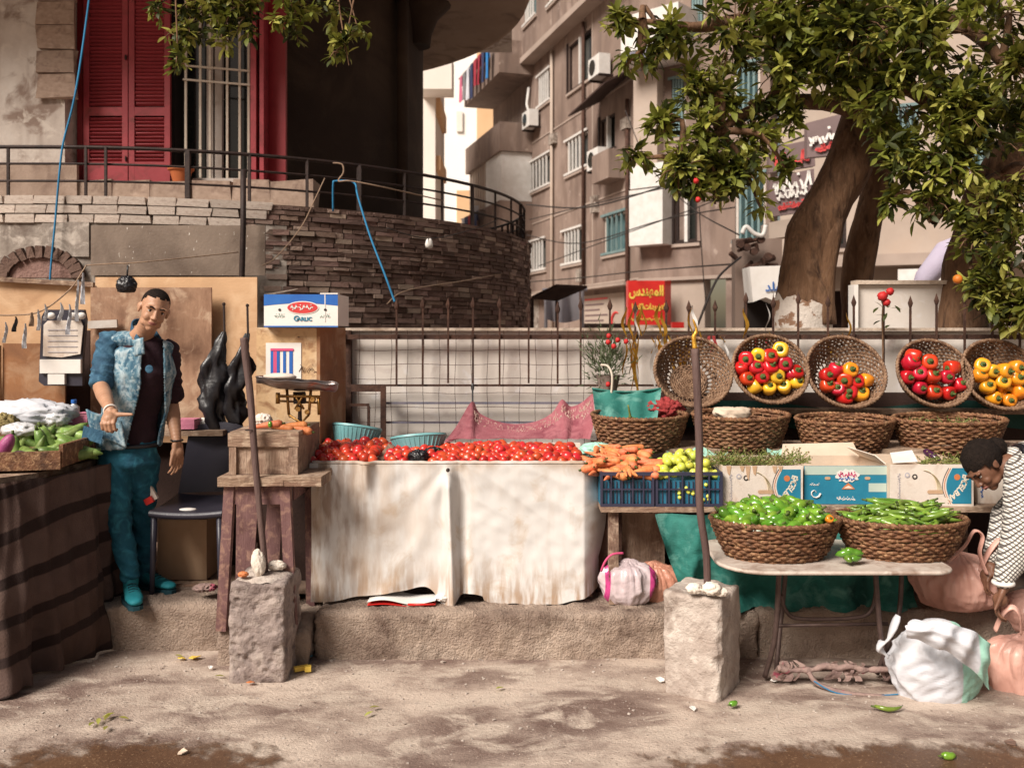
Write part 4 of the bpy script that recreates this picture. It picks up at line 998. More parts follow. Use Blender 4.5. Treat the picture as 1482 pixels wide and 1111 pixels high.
BL = [(1090, 215, 45, 6.5, 1), (1045, 155, 40, 6.5, 1), (935, 115, 34, 6.4, .9), (1150, 170, 30, 6.6, .6), (1040, 262, 34, 6.4, 1), (905, 95, 26, 6.4, .8), (1062, 55, 78, 6.5, 1), (968, 62, 52, 6.4, 1), (900, 40, 30, 6.4, .8), (1005, 135, 52, 6.5, .9), (960, 185, 34, 6.4, .8), (1020, 205, 58, 6.4, 1), (1066, 250, 48, 6.4, .9), (985, 250, 44, 6.3, .8),
      (918, 232, 28, 6.3, .6), (1035, 295, 22, 6.3, .7), (1010, 280, 30, 6.3, .7), (1140, 35, 80, 6.6, 1.1), (1130, 110, 50, 6.5, 1), (1105, 175, 42, 6.6, .8), (1240, 40, 95, 6.4, 1.2), (1340, 50, 100, 6.3, 1.1),
      (1445, 30, 80, 6.2, 1), (1300, 140, 72, 6.3, 1.3), (1385, 165, 66, 6.2, 1.2), (1455, 170, 60, 6.1, 1), (1310, 225, 52, 6.3, 1.1), (1380, 250, 58, 6.2, .9), (1345, 300, 36, 6.2, .55), (1385, 320, 30, 6.2, .5),
      (1215, 110, 50, 6.5, 1.1), (1190, 60, 60, 6.5, 1), (1140, 250, 24, 6.5, .6), (1100, 300, 16, 6.4, .6), (1290, 290, 25, 6.4, .5)]
crown(tr, [(a, b_, c_, d_, e_ * (1.55 if a > 1110 else 1.0)) for a, b_, c_, d_, e_ in BL], .112, 50, 5, ends)
t2 = T('dark_tree', 'dark leafy tree leaning in from the right edge beside the lilac parasol', 'tree', V((3.5, 6.9, .2)))
tk = limb([(PX(1392, 6.9), 6.9, .1), P(1392, 480, 6.9), P(1398, 400, 6.9), P(1418, 320, 6.85), P(1450, 250, 6.8), P(1482, 190, 6.7), P(1520, 90, 6.6), P(1540, -60, 6.5)], [.20, .19, .175, .17, .165, .15, .13, .1], 16, .1, sd=9)
O('trunk', tk, M['bark'], t2, smooth=True)
e2 = [P(1418, 320, 6.85), P(1450, 250, 6.7), P(1482, 190, 6.6), P(1520, 90, 6.4)]
crown(t2, [(1450, 290, 55, 5.9, 1), (1465, 370, 60, 5.8, 1), (1440, 430, 40, 5.8, .9), (1475, 450, 44, 5.7, .9), (1415, 350, 32, 6.0, .7), (1410, 420, 22, 5.9, .7), (1490, 240, 60, 5.9, 1), (1470, 100, 60, 5.8, 1)], .10, 64, 8, e2)
t3 = T('overhanging_tree', 'leafy branch hanging into view above the shutters from a tree on the left', 'tree', V((-4.6, 5.2, .2)))
tk = limb([(-4.7, 5.2, .1), (-4.7, 5.2, 2), (-4.4, 5.2, 3.4), (-3.6, 5.3, 4.0), (-2.6, 5.4, 4.15), (-1.4, 5.4, 4.1), (-.9, 5.4, 3.95)], [.17, .15, .13, .10, .07, .045, .02], 14, .08, sd=4)
O('trunk', tk, M['bark'], t3, smooth=True)
e3 = [V((-2.6, 5.4, 4.15)), V((-2.0, 5.4, 4.12)), V((-1.4, 5.4, 4.1)), V((-.9, 5.4, 3.95))]
crown(t3, [(300, 12, 58, 5.3, 1), (365, 18, 50, 5.3, 1), (425, 22, 40, 5.2, .9), (268, 62, 32, 5.2, .9), (258, 95, 16, 5.1, .9), (230, 10, 26, 5.3, .7), (320, 55, 26, 5.2, .7), (498, 72, 30, 5.1, .8), (520, 50, 22, 5.1, .8), (480, 20, 26, 5.2, .6), (505, 95, 16, 5.1, .8), (400, -40, 60, 5.3, 1), (300, -50, 60, 5.3, 1)], .072, 62, 12, e3, n_obj=290, tsc=.35)
# fruit in the leaves
fm = mat('orange_fruit', [(.5, .13, .015), (.55, .18, .02)], scale=20, rough=.5)
mat('red_flower', (.5, .02, .02), rough=.6)
b = MB(); b.ball(P(1386, 404, 5.7), .03, 12, 8); O('hanging_fruit', b, fm, smooth=True, label='single orange fruit hanging beside the dark leaves', cat='fruit')
for px, py, l in ((1010, 289, 'below the middle of the crown'), (1007, 262, 'just above the other red blossom')):
    b = MB(); b.ball(P(px, py, 6.1), .019, 10, 7, fn=lambda p: 1 + .2 * sin(p.x * 9)); O('blossom', b, M['red_flower'], smooth=True, label='small red blossom among leaves ' + l, cat='flower', group='red blossoms in the tree')
rs = T('fence_rose', 'red roses with a few leaves climbing a fence spike before the white board', 'rose', P(1280, 440, 6.15))
b = MB(); b.tube(spline([(PX(1280, 6.2), 6.2, .25), P(1278, 520, 6.2), P(1277, 460, 6.18), P(1280, 430, 6.15)], 6), .006, 6); O('stem', b, M['bark'], rs)
for px, py, r in ((1277, 429, .034), (1288, 422, .026), (1283, 438, .026)):
    b = MB(); b.ball(P(px, py, 6.13), r, 12, 9, fn=lambda p: 1 + .13 * sin(p.x * 8 + p.z * 6)); O('flower', b, M['red_flower'], rs, smooth=True)
for k in range(9):
    b = MB(); pos = P(1277 + U(-16, 18), 448 + U(-14, 26), 6.14); d = V((U(-1, 1), U(-1, 0), U(-1, .3))).normalized(); sd_ = d.cross(V((0, 0, 1))).normalized(); up = sd_.cross(d)
    b.add([pos + (sd_ * v.x + d * v.y + up * v.z) * .08 for v in LEAF.v], LEAF.f); O('leaf', b, M['leaf_c'], rs, smooth=True)

# ================================================================ shared stall materials
mat('wicker', [(.085, .032, .014), (.23, .105, .05)], scale=22, rough=.65, bump=.4, bscale=90, dirt=[(.06, .026, .014), (.42, .25, .13)], dscale=14, var=.12)
mat('wicker_grey', [(.12, .062, .034), (.24, .14, .082)], scale=22, rough=.7, bump=.4, bscale=90, dirt=[(.06, .03, .018), (.34, .22, .14)], dscale=14)
mat('ply', [(.50, .30, .165), (.60, .38, .22)], scale=1.6, stretch=(1, 1, 3), rough=.8, bump=.15, dirt=[(.35, .19, .10), (.66, .45, .28)], dscale=1.6)
mat('ply_dark', [(.20, .10, .06), (.42, .26, .17)], scale=3.2, stretch=(3, 1, .8), rough=.85, bump=.2, dirt=[(.14, .07, .042), (.52, .37, .26)], dscale=3.2)
mat('ply_brown', [(.24, .10, .04), (.32, .15, .065)], scale=2, stretch=(3, 1, .6), rough=.8, bump=.15, dirt=[(.14, .06, .03), (.4, .25, .15)], dscale=1.8)
mat('old_wood', [(.20, .12, .085), (.36, .25, .18)], scale=5, stretch=(3, 3, .5), rough=.9, bump=.6, bscale=30, dirt=[(.09, .045, .035), (.45, .33, .25)], dscale=6)
mat('old_wood_h', [(.22, .13, .09), (.38, .27, .19)], scale=5, stretch=(.5, 3, 3), rough=.9, bump=.6, bscale=30, dirt=[(.09, .045, .035), (.5, .38, .28)], dscale=6)
mat('mauve_wood', [(.12, .055, .055), (.19, .10, .095)], scale=4, stretch=(3, 3, .5), rough=.8, bump=.3, dirt=[(.10, .045, .04), (.34, .2, .15)], dscale=7)
mat('crate_plastic', [(.030, .032, .060), (.045, .04, .07)], scale=9, rough=.45, bump=.05)
mat('crate_inside', [(.02, .13, .22), (.03, .17, .27)], scale=9, rough=.5, bump=.05)
mat('brown_cloth', [(.075, .043, .036), (.13, .085, .072)], scale=3, rough=.95, bump=.35, bscale=120, dirt=(.07, .04, .03), dscale=2)
overlay(M['brown_cloth'], 'wave', (.028, .015, .013), dir='Z', scale=1.75, rot=(0, radians(22), 0), dist=2.8, ds=.9, det=1.2, lo=.78, hi=.86)
mat('sheet', [(.56, .54, .52), (.68, .665, .65)], scale=3.0, rough=.7, bump=.06, bscale=200, stretch=(1, 1, 1), dirt=(.48, .39, .31), dscale=5, dlo=.56, dhi=.72)
overlay(M['sheet'], 'noise', (.40, .28, .19), scale=4.2, st=(5, 5, .7), lo=.52, hi=.70, fac=.14)
overlay(M['sheet'], 'grad', (.36, .23, .13), axis=0, loc=(.75, 0, 0), lo=.10, hi=.9, inv=True, mulnoise=4, mst=(2.2, 2, .8), fac=.6)
overlay(M['sheet'], 'grad', (.22, .12, .065), axis=0, loc=(.75, 0, 0), lo=.02, hi=.45, inv=True, mulnoise=9, mst=(3, 3, .6), fac=.75)
overlay(M['sheet'], 'grad', (.34, .21, .12), axis=2, loc=(0, 0, 0), lo=.03, hi=.26, inv=True, mulnoise=10, mst=(3, 3, .5), fac=.8)
overlay(M['sheet'], 'grad', (.36, .24, .15), axis=2, loc=(0, 0, 0), lo=.66, hi=.73, mulnoise=7, fac=.6)
mat('sheet_hem', [(.28, .17, .10), (.38, .25, .16)], scale=5, rough=.8, bump=.3)
mat('teal_tarp', [(.012, .115, .095), (.025, .18, .15)], scale=2.5, stretch=(1, 1, 3), rough=.75, bump=.3, bscale=60, dirt=[(.008, .06, .05), (.12, .30, .26)], dscale=3)
mat('pink_net', [(.42, .12, .15), (.56, .22, .25)], scale=8, rough=.9, bump=.6, bscale=70, dirt=(.3, .07, .10), dscale=8); translucent(M['pink_net'], .3)
mat('net_fringe', [(.52, .38, .33), (.36, .2, .17)], scale=30, rough=.95)
mat('teal_shaded', [(.006, .04, .034), (.010, .06, .05)], scale=4, rough=.85)  # darker teal: shading under the upper ledge put into the colour
mat('teal_plastic', [(.14, .35, .37), (.20, .43, .45)], scale=5, rough=.4, bump=.05)
mat('tomato', [(.46, .022, .014), (.62, .075, .032)], scale=7, rough=.3, bump=0, spec=.5, var=.2, hvar=.010, coat=.15)
mat('green_stem', [(.04, .07, .012), (.09, .12, .025)], scale=20, rough=.7)
mat('pepper_red', [(.46, .012, .010), (.56, .025, .012)], scale=7, rough=.27, bump=.10, bscale=20, spec=.5, var=.18, hvar=.010, coat=.2)
mat('pepper_yellow', [(.78, .42, .020), (.85, .52, .04)], scale=7, rough=.27, bump=.10, bscale=20, spec=.5, var=.16, hvar=.012, coat=.4)
mat('pepper_orange', [(.74, .24, .012), (.80, .32, .02)], scale=7, rough=.27, bump=.10, bscale=20, spec=.5, var=.16, hvar=.01, coat=.4)
mat('chili_green', [(.075, .19, .012), (.17, .33, .035)], scale=12, rough=.2, bump=.08, bscale=25, spec=.5, var=.35, hvar=.02, coat=.35)
mat('chili_long', [(.10, .19, .018), (.20, .31, .05)], scale=12, rough=.25, bump=.05, bscale=25, spec=.5, var=.35, hvar=.02, coat=.25)
mat('cucumber', [(.08, .155, .025), (.25, .35, .10)], scale=9, stretch=(3, 3, .5), rough=.35, bump=.15, bscale=60, var=.35, hvar=.015)
mat('carrot', [(.60, .16, .055), (.70, .26, .11)], scale=14, stretch=(1, 1, 3), rough=.55, bump=.25, bscale=50, var=.15, hvar=.012)
mat('lime', [(.52, .56, .06), (.62, .66, .12)], scale=14, rough=.35, bump=.08, bscale=120, var=.12, hvar=.02, coat=.15)
mat('eggplant', [(.035, .008, .035), (.06, .015, .05)], scale=6, rough=.2, bump=0, coat=.4)
mat('purple_onion', [(.25, .04, .14), (.38, .09, .22)], scale=6, rough=.4)
mat('herb', [(.12, .16, .03), (.22, .25, .07)], scale=9, rough=.6, hvar=.02, var=.2)
mat('dry_herb', [(.20, .15, .06), (.3, .24, .1)], scale=9, rough=.8)
mat('card', [(.55, .43, .33), (.64, .52, .41)], scale=6, rough=.85, bump=.1)
mat('card_white', [(.66, .58, .51), (.74, .66, .59)], scale=5, rough=.7, bump=.1, dirt=(.5, .38, .3), dscale=6)
mat('card_tan', [(.48, .30, .18), (.55, .37, .24)], scale=5, rough=.85, bump=.1)
mat('print_teal', [(.015, .17, .28), (.02, .22, .34)], scale=8, rough=.6, bump=.05)
mat('print_blue', [(.015, .10, .40), (.02, .14, .46)], scale=8, rough=.6, bump=.05)
mat('print_pale', [(.60, .50, .30), (.66, .58, .38)], scale=10, rough=.6, bump=0)
mat('print_mint', [(.42, .52, .46), (.48, .56, .5)], scale=10, rough=.6, bump=0)
mat('print_orange', (.62, .20, .07), rough=.6, bump=0)
mat('print_black', (.03, .025, .025), rough=.6, bump=0)
mat('print_pink', (.62, .08, .20), rough=.6, bump=0)
mat('print_cream', (.78, .70, .58), rough=.6, bump=0)
mat('table_white', [(.44, .36, .31), (.54, .46, .40)], scale=6, rough=.55, bump=.1, dirt=[(.24, .16, .12), (.56, .5, .44)], dscale=9)
mat('tube_metal', [(.07, .045, .04), (.12, .08, .07)], scale=20, rough=.5, bump=.1, metal=.4)
mat('rag', [(.20, .13, .12), (.33, .23, .20)], scale=20, rough=.95, bump=.5, dirt=(.35, .08, .12), dscale=10, dlo=.6, dhi=.64)
mat('bag_black', (.010, .009, .012), rough=.38, bump=.3, bscale=14, spec=.6)
mat('bag_pink', [(.76, .42, .34), (.84, .52, .44)], scale=4, rough=.32, bump=.5, bscale=9, spec=.5, bdist=.02, stretch=(2.4, 2.4, .6), dirt=(.66, .32, .25), dscale=5, dlo=.56, dhi=.72); translucent(M['bag_pink'], .25)
mat('bag_white', [(.52, .53, .58), (.64, .64, .67)], scale=3, rough=.5, bump=.35, bscale=12, bdist=.02, stretch=(1, 1, 2))
overlay(M['bag_white'], 'grad', (.34, .60, .50), axis=0, lo=.055, hi=.062)
mat('bag_clear', [(.50, .40, .42), (.62, .53, .55)], scale=6, rough=.22, bump=.5, bscale=14, spec=.6, bdist=.02)
overlay(M['bag_clear'], 'wave', (.48, .05, .20), dir='X', scale=1.3, dist=2.5, lo=.955, hi=.97)
mat('bag_carrots', [(.42, .17, .11), (.55, .28, .20)], scale=9, rough=.3, bump=.6, bscale=16, spec=.5)
mat('black_plastic', [(.028, .026, .040), (.04, .037, .052)], scale=4, rough=.38, bump=.05)
mat('pole_wood', [(.075, .042, .038), (.13, .08, .07)], scale=8, stretch=(2, 2, .3), rough=.7, bump=.4, bscale=30)
mat('pebble', [(.62, .54, .46), (.75, .68, .6)], scale=9, rough=.9, bump=.4)
mat('gold_foil', [(.75, .42, .06), (.55, .26, .03)], scale=30, rough=.3, metal=.6, bump=.3, bscale=60)
mat('bamboo_tray', [(.16, .14, .14), (.32, .26, .24)], scale=8, rough=.3, metal=.7, bump=.2, dirt=(.36, .12, .08), dscale=5, dlo=.52, dhi=.6)
mat('brass', [(.32, .17, .05), (.20, .1, .03)], scale=12, rough=.4, metal=.8)
mat('clear_plastic', [(.5, .5, .52), (.6, .6, .62)], scale=8, rough=.15, bump=.2, spec=.6)
mat('pink_plastic', [(.55, .17, .27), (.62, .22, .32)], scale=4, rough=.5)

# ---- woven basket
def basket(name, rx, ry, h, flare=.74, rows=11, stakes=26, m='wicker', spiral=True, pw=.7):
    t = T(name, None, 'basket')
    b = MB(); N = stakes * 4; pr = h / rows * .56
    for r in range(rows + 1):
        u = r / rows; k = flare + (1 - flare) * u ** pw; z = h * u; sg = 1 if r % 2 else -1; jit = random.Random(r * 7)
        ph = jit.uniform(-.02, .02)
        pts = [V(((rx * k + sg * .006 * sin(a * stakes)) * cos(a), (ry * k + sg * .006 * sin(a * stakes)) * sin(a), z + .003 * sin(a * 3 + r * 1.7) + .002 * sin(a * 11 + r))) for a in [2 * pi * q / N + ph for q in range(N)]]
        b.tube(pts, pr, 5, closed=True)
    O('weave', b, M[m], t, smooth=True)
    b = MB()
    for s in range(stakes):
        a = 2 * pi * (s + .5) / stakes + .03
        b.tube([V((rx * k * cos(a), ry * k * sin(a), z)) for k, z in [(flare + (1 - flare) * u ** pw, h * u) for u in (0, .3, .6, 1)]], .005, 4)
    O('stakes', b, M[m], t, smooth=True)
    b = MB()
    for q in (0, 1):
        pts = [V(((rx + .003) * cos(a) + .006 * sin(a * 34 + q * pi) * cos(a), (ry + .003) * sin(a) + .006 * sin(a * 34 + q * pi) * sin(a), h + .008 + .006 * cos(a * 34 + q * pi))) for a in [2 * pi * k / 136 for k in range(136)]]
        b.tube(pts, .0085, 5, closed=True)
    O('rim', b, M[m], t, smooth=True)
    b = MB(); n = 9 if spiral else 5
    for r in range(n):
        k = flare * (r + .4) / n; pts = [V(((rx * k + .003 * sin(a * 18 + r * pi)) * cos(a), (ry * k + .003 * sin(a * 18 + r * pi)) * sin(a), .006 + .003 * sin(a * 18 + r * pi))) for a in [2 * pi * q / 54 for q in range(54)]]
        b.tube(pts, flare * rx / n * .55, 4, closed=True)
    b.lathe([(0, -.004), (flare, -.004), (flare, .002), (0, .002)], 24); 
    for i in range(len(b.v) - 96, len(b.v)): b.v[i] = V((b.v[i].x * rx, b.v[i].y * ry, b.v[i].z))
    O('base', b, M[m], t, smooth=True)
    return t
# ---- vegetables
def chili_mb(L=.11, r=.016, curve=.25, sd=1, blunt=False):
    rr = random.Random(sd); b = MB(); n = 7; pts = []; rs = []
    for i in range(n):
        t = i / (n - 1); a = curve * (t * 2 - 1) * 1.4
        pts.append((L * (t - .5), L * curve * (t - .5) ** 2 * 2.4 + rr.uniform(-.002, .002), rr.uniform(-.003, .003)))
        rs.append(r * ((.55, .95, 1, .92, .75, .48, .08) if not blunt else (.6, 1, 1.1, 1.0, .95, .7, .15))[i])
    b.tube(pts, rs, 8); return b, pts[0]
def veg(name, mb, m, cat, stem=None, sm=True):
    if stem is None:
        o = O(name, mb, m, smooth=sm); o['category'] = cat; return o
    t = T(name, None, cat); O('flesh', mb, m, t, smooth=sm); O('stem', stem, M['green_stem'], t, smooth=True); return t
def bell(sd=1):
    b = MB(); b.lathe([(0, -.040), (.018, -.043), (.034, -.032), (.042, -.004), (.044, .018), (.038, .034), (.024, .040), (.010, .032), (0, .030)], 20, fn=lambda a, z: 1 + .09 * abs(sin(a * 2 + sd)) * (1.2 if abs(z) > .02 else .6) - .04)
    s = MB(); s.tube([(0, 0, .028), (.002, 0, .044), (.007, .002, .056)], [.008, .006, .0065], 7); s.lathe([(0, .039), (.016, .041), (.019, .036), (.010, .033)], 6)
    return b, s

# ================================================================ left stall
ls = T('covered_stall', 'stall table at the left edge draped to the ground in striped brown cloth', 'stall', V((-2.9, 4.6, 0)))
path = spline([(-4.2, 3.92, 0), (-3.3, 3.96, 0), (-2.75, 4.0, 0), (-2.44, 4.10, 0), (-2.27, 4.30, 0), (-2.17, 4.62, 0), (-2.18, 4.95, 0), (-2.3, 5.4, 0)], 12)
def along(pth, u):
    t = u * (len(pth) - 1); i = min(int(t), len(pth) - 2); return pth[i].lerp(pth[i + 1], t - i), (pth[min(i + 1, len(pth) - 1)] - pth[i]).normalized()
def drape(pth, z0, z1, nu, nv, fold=.02, ff=9, flare=.05, sd=1, hem=.02):
    b = MB()
    def fn(u, v):
        p, t = along(pth, u); nn = V((t.y, -t.x, 0)); s = u * ff * 2
        d = (fold * (noise.noise(V((s, sd, v * .7))) + .5 * noise.noise(V((s * 2.7, sd, v * 1.5)))) * (.35 + v) + flare * v + .012 * noise.noise(V((s * 2, v * 6, sd + 3))))
        zz = z1 + (z0 - z1) * v + (hem * noise.noise(V((s * 1.3, 5, sd))) * v)
        return V((p.x, p.y, zz)) + nn * d
    b.grid(fn, nu, nv); return b
b = drape(path, .015, .95, 150, 40, .10, 8, .05, 2, .02)
for i, v in enumerate(b.v): b.v[i] = v + noise.noise_vector(v * 7) * .012
O('cloth_cover', b, M['brown_cloth'], ls, smooth=True)
b = MB(); b.prism([(-4.3, 3.98, .93), (-3.0, 4.02, .93), (-2.5, 4.14, .93), (-2.32, 4.4, .93), (-2.25, 4.8, .93), (-2.35, 5.4, .93), (-4.3, 5.4, .93)], (0, 0, .03), 7); O('table_top', b, M['old_wood_h'], ls)
for x, y in ((-4.1, 4.2), (-2.7, 4.5), (-2.7, 5.2), (-4.1, 5.2)):
    b = MB(); b.bx(x - .03, x + .03, y - .03, y + .03, .0, .93); O('leg', b, M['old_wood'], ls)
# gathered cloth edge, wooden tray with courgettes
tb = T('wooden_tray', 'long shallow brown tray of long green gourds on the covered stall', 'tray', V((-2.9, 4.4, .965)))
zz = .965
b = MB(); b.bar((-3.6, 4.12, zz + .05), (-2.22, 4.42, zz + .055), .02, .09); b.bar((-2.22, 4.42, zz + .075), (-2.26, 5.1, zz + .075), .02, .11); b.bar((-3.6, 4.12, zz + .06), (-3.6, 5.1, zz + .06), .02, .11); b.bar((-3.6, 5.1, zz + .06), (-2.26, 5.1, zz + .075), .02, .11)
O('tray_side', b, M['wicker'], tb)
b = MB(); b.prism([(-3.6, 4.13, zz + .03), (-2.24, 4.44, zz + .03), (-2.27, 5.08, zz + .03), (-3.6, 5.08, zz + .03)], (0, 0, .02), 4); O('tray_base', b, M['old_wood_h'], tb)
mb_, _ = chili_mb(.19, .024, .12, 3, True)
s_ = MB(); s_.tube([(-.095, .0, 0), (-.115, .004, .003)], [.008, .007], 6)
cu = Proto(veg('green_gourd', mb_, M['cucumber'], 'gourd', s_))
rr = random.Random(3)
spots = [(86, 615, 2), (50, 640, 35), (24, 650, 80), (62, 632, -50), (78, 624, -10), (75, 640, 60), (100, 648, 5), (70, 652, -40), (40, 628, -20), (92, 630, -30), (108, 636, 20), (115, 626, 10), (56, 650, -70), (84, 652, 15), (122, 648, 8), (34, 640, -65), (100, 622, -25), (110, 655, -8), (46, 654, 10), (64, 644, 70), (90, 642, -15), (124, 638, -30), (76, 632, 25), (20, 636, 10), (112, 645, 30)]
for i, (px, py, an) in enumerate(spots):
    Y = 4.62 + (655 - py) * .008; cu(P(px, py + 4, Y), (rr.uniform(-.3, .3), radians(an), rr.uniform(-.7, .7)), 'long green gourd in the loose heap on the left stall tray', rr.uniform(.9, 1.25), 'green gourds on the left stall')
b = MB(); b.ball(P(66, 640, 4.95) - V((0, 0, .09)), (.30, .30, .17), 20, 10, fn=lambda p: 1 + .08 * noise.noise(p * 4)); O('leafy_heap', b, M['dry_herb'], smooth=True, label='dull heap of trimmings under the green gourds', cat='heap')
b = MB(); b.ball(P(8, 646, 4.5), (.035, .035, .07), 14, 10, M=Matrix.Rotation(.5, 3, 'Y')); O('purple_eggplant', b, M['purple_onion'], smooth=True, label='bright purple eggplant at the left edge of the stall', cat='eggplant')
b = MB(); b.ball(P(28, 662, 4.45), (.05, .03, .035), 14, 10); O('dark_eggplant', b, M['eggplant'], smooth=True, label='dark eggplant under the gourds at the stall edge', cat='eggplant')
def crumple(c, r, amp=.18, fq=2.2, nu=44, nv=28, sd=0, top=None, flatb=True, M_=None):
    b = MB(); r = V(r)
    def f(p):
        q = p * fq + V((sd, sd * 2, 0)); k = 1 + amp * (1 - 2 * abs(noise.noise(q))) + amp * .45 * (1 - 2 * abs(noise.noise(q * 2.6))) + amp * .2 * (1 - 2 * abs(noise.noise(q * 6))) - amp
        if top and p.z > .3: k *= 1 - (1 - top) * min(1, (p.z - .3) / .5); 
        return k
    b.ball((0, 0, 0), tuple(r), nu, nv, fn=f)
    for i, v in enumerate(b.v):
        if flatb and v.z < -r.z * .72: v.z = -r.z * .72 + (v.z + r.z * .72) * .15
        b.v[i] = V(c) + (M_ @ v if M_ else v)
    return b
b = crumple(P(40, 600, 5.0), (.26, .14, .085), .22, 2.4, sd=3); O('white_plastic_bag', b, M['bag_white'], smooth=True, label='crumpled white plastic bag lying behind the gourds', cat='bag')
b = crumple(P(82, 606, 4.95), (.07, .06, .05), .2, 2.4, sd=8); O('clear_bag', b, M['clear_plastic'], smooth=True, label='small clear bag knotted beside the white plastic bag', cat='bag')
b = crumple(P(30, 622, 4.75), (.10, .06, .04), .2, 2.4, sd=9); O('grey_bag', b, M['clear_plastic'], smooth=True, label='flat grey bag under the large white one', cat='bag')
b = crumple(P(4, 612, 4.8), (.08, .06, .05), .3, 5, sd=10); O('root_bundle', b, M['dry_herb'], smooth=True, label='brown bundle of dry roots at the far left', cat='roots')
b = MB(); b.prism([P(97, 618, 5.05), P(126, 622, 5.05), P(126, 604, 5.05), P(97, 600, 5.05)], (0, .2, 0), 4); O('pink_tray', b, M['pink_plastic'], label='pink plastic tray under the small bottle', cat='tray')
bt = T('small_bottle', 'small clear bottle with bright blue cap on the pink tray', 'bottle', P(106, 600, 5.12))
b = MB(); b.lathe([(0, 0), (.028, 0), (.03, .01), (.03, .05), (.012, .065), (.012, .072)], 14, P(107, 601, 5.12)); O('body', b, M['clear_plastic'], bt, smooth=True)
b = MB(); b.lathe([(0, .07), (.015, .07), (.015, .09), (0, .09)], 12, P(107, 601, 5.12)); O('cap', b, M['print_blue'], bt)

# ================================================================ boards and hangings behind the seller
def board(name, px0, px1, py0, py1, Y, m, lab, th=.015, cat='board', sk=0):
    b = MB(); b.prism([P(px0, py1, Y), P(px1, py1, Y), P(px1, py0 + sk, Y), P(px0, py0, Y)], (0, th, 0), 4); return O(name, b, M[m], label=lab, cat=cat)
board('plywood_board', 138, 372, 401, 640, 5.95, 'ply', 'big pale plywood sheet behind the seller reaching the iron pole')
board('plywood_board', -140, 136, 400, 640, 5.93, 'ply', 'pale plywood sheet behind the hanging sachets at the far left', sk=12)
b = MB(); b.bar(P(-140, 396, 5.9), P(136, 412, 5.9), .03, .03); O('wooden_batten', b, M['old_wood_h'], label='thin batten along the top of the left plywood sheet', cat='batten')
board('weathered_panel', 131, 306, 416, 612, 5.86, 'ply_dark', 'weathered darker wood panel directly behind the seller')
board('brown_board', 4, 94, 497, 622, 5.72, 'ply_brown', 'glossy brown wood panel behind the white plastic bag')
board('brown_board', -140, 0, 500, 640, 5.70, 'ply_brown', 'brown wood panel partly cut by the left edge')
b = MB(); b.bx(PX(-160, 6.2), PX(488, 6.2), 6.1, 6.14, .22, 1.35); O('hoarding', b, M['awning'], label='hoarding behind the chair with shade painted into its dark colour', cat='hoarding')  # deep shade behind the chair is put into the sheet's colour
b = MB(); b.bx(PX(92, 5.9), PX(132, 5.9), 5.88, 5.9, 1.0, PZ(478, 5.9)); O('dark_board', b, M['awning'], label='dark strip of board behind the black clipboard', cat='board')
b = MB(); b.bar(P(128, 470, 5.82), P(170, 468, 5.82), .02, .05); O('ledge_strip', b, M['pale_frame'], label='pale strip of wood nailed behind the seller shoulder', cat='batten')
tb = T('work_shelf', 'dark shelf in the shade behind the seller', 'shelf', V((-2.2, 5.5, .22)))
b = MB(); b.bx(PX(90, 5.4), PX(330, 5.4), 5.3, 5.7, PZ(622, 5.35) - .03, PZ(622, 5.35)); O('shelf_board', b, M['old_wood_h'], tb)
for px in (95, 325):
    b = MB(); b.bx(PX(px, 5.4), PX(px, 5.4) + .04, 5.5, 5.55, .22, PZ(622, 5.35) - .03); O('leg', b, M['awning'], tb)
b = MB(); b.bx(PX(254, 5.3), PX(281, 5.3), 5.3, 5.42, PZ(621, 5.3) + .0, PZ(607, 5.3)); O('pink_box', b, M['pink_plastic'], label='flat pink box on the shelf right of the seller', cat='box')
b = crumple(P(293, 612, 5.45), (.05, .05, .03), .2, 3, sd=2); O('paper_scrap', b, M['white'], smooth=True, label='scrap of white paper beside the pink box', cat='paper')
# black clipboard
cb = T('black_clipboard', 'black hanging tray with white labels between the sachets and the seller', 'clipboard', P(92, 500, 5.55))
b = MB()
ol = [P(56, 552, 5.6), P(64, 558, 5.6), P(119, 558, 5.6), P(119, 520, 5.6), P(124, 462, 5.6), P(121, 448, 5.6), P(66, 448, 5.6), P(60, 458, 5.6)]
b.prism(ol, (0, .03, 0), 8); O('back_plate', b, M['black_plastic'], cb)
b = MB(); b.prism([P(63, 515, 5.59), P(64, 470, 5.59), P(70, 464, 5.59), P(117, 463, 5.59), P(121, 472, 5.59), P(117, 512, 5.59), P(90, 517, 5.59)], (0, -.008, 0), 7); wl_ = O('paper_label', b, M['card_white'], cb)
for k in range(5):
    b = MB(); b.bx(PX(69, 5.58), PX(112, 5.58), 5.578, 5.58, PZ(478 + k * 8, 5.58), PZ(477 + k * 8, 5.58)); O('printed_line', b, M['grey_sheet'], wl_)
b = MB(); b.bx(PX(58, 5.58), PX(117, 5.58), 5.575, 5.598, PZ(540, 5.58), PZ(520, 5.58)); O('paper_label', b, M['white'], cb)
b = MB(); b.bx(PX(70, 5.58), PX(94, 5.58), 5.572, 5.598, PZ(556, 5.58), PZ(541, 5.58)); O('paper_label', b, M['white'], cb)
for px, r in ((74, 7), (106, 6), (118, 6)):
    b = MB(); b.ball(P(px, 457, 5.56), (.028, .02, .022), 10, 7); O('white_knob', b, M['white'], cb, smooth=True)
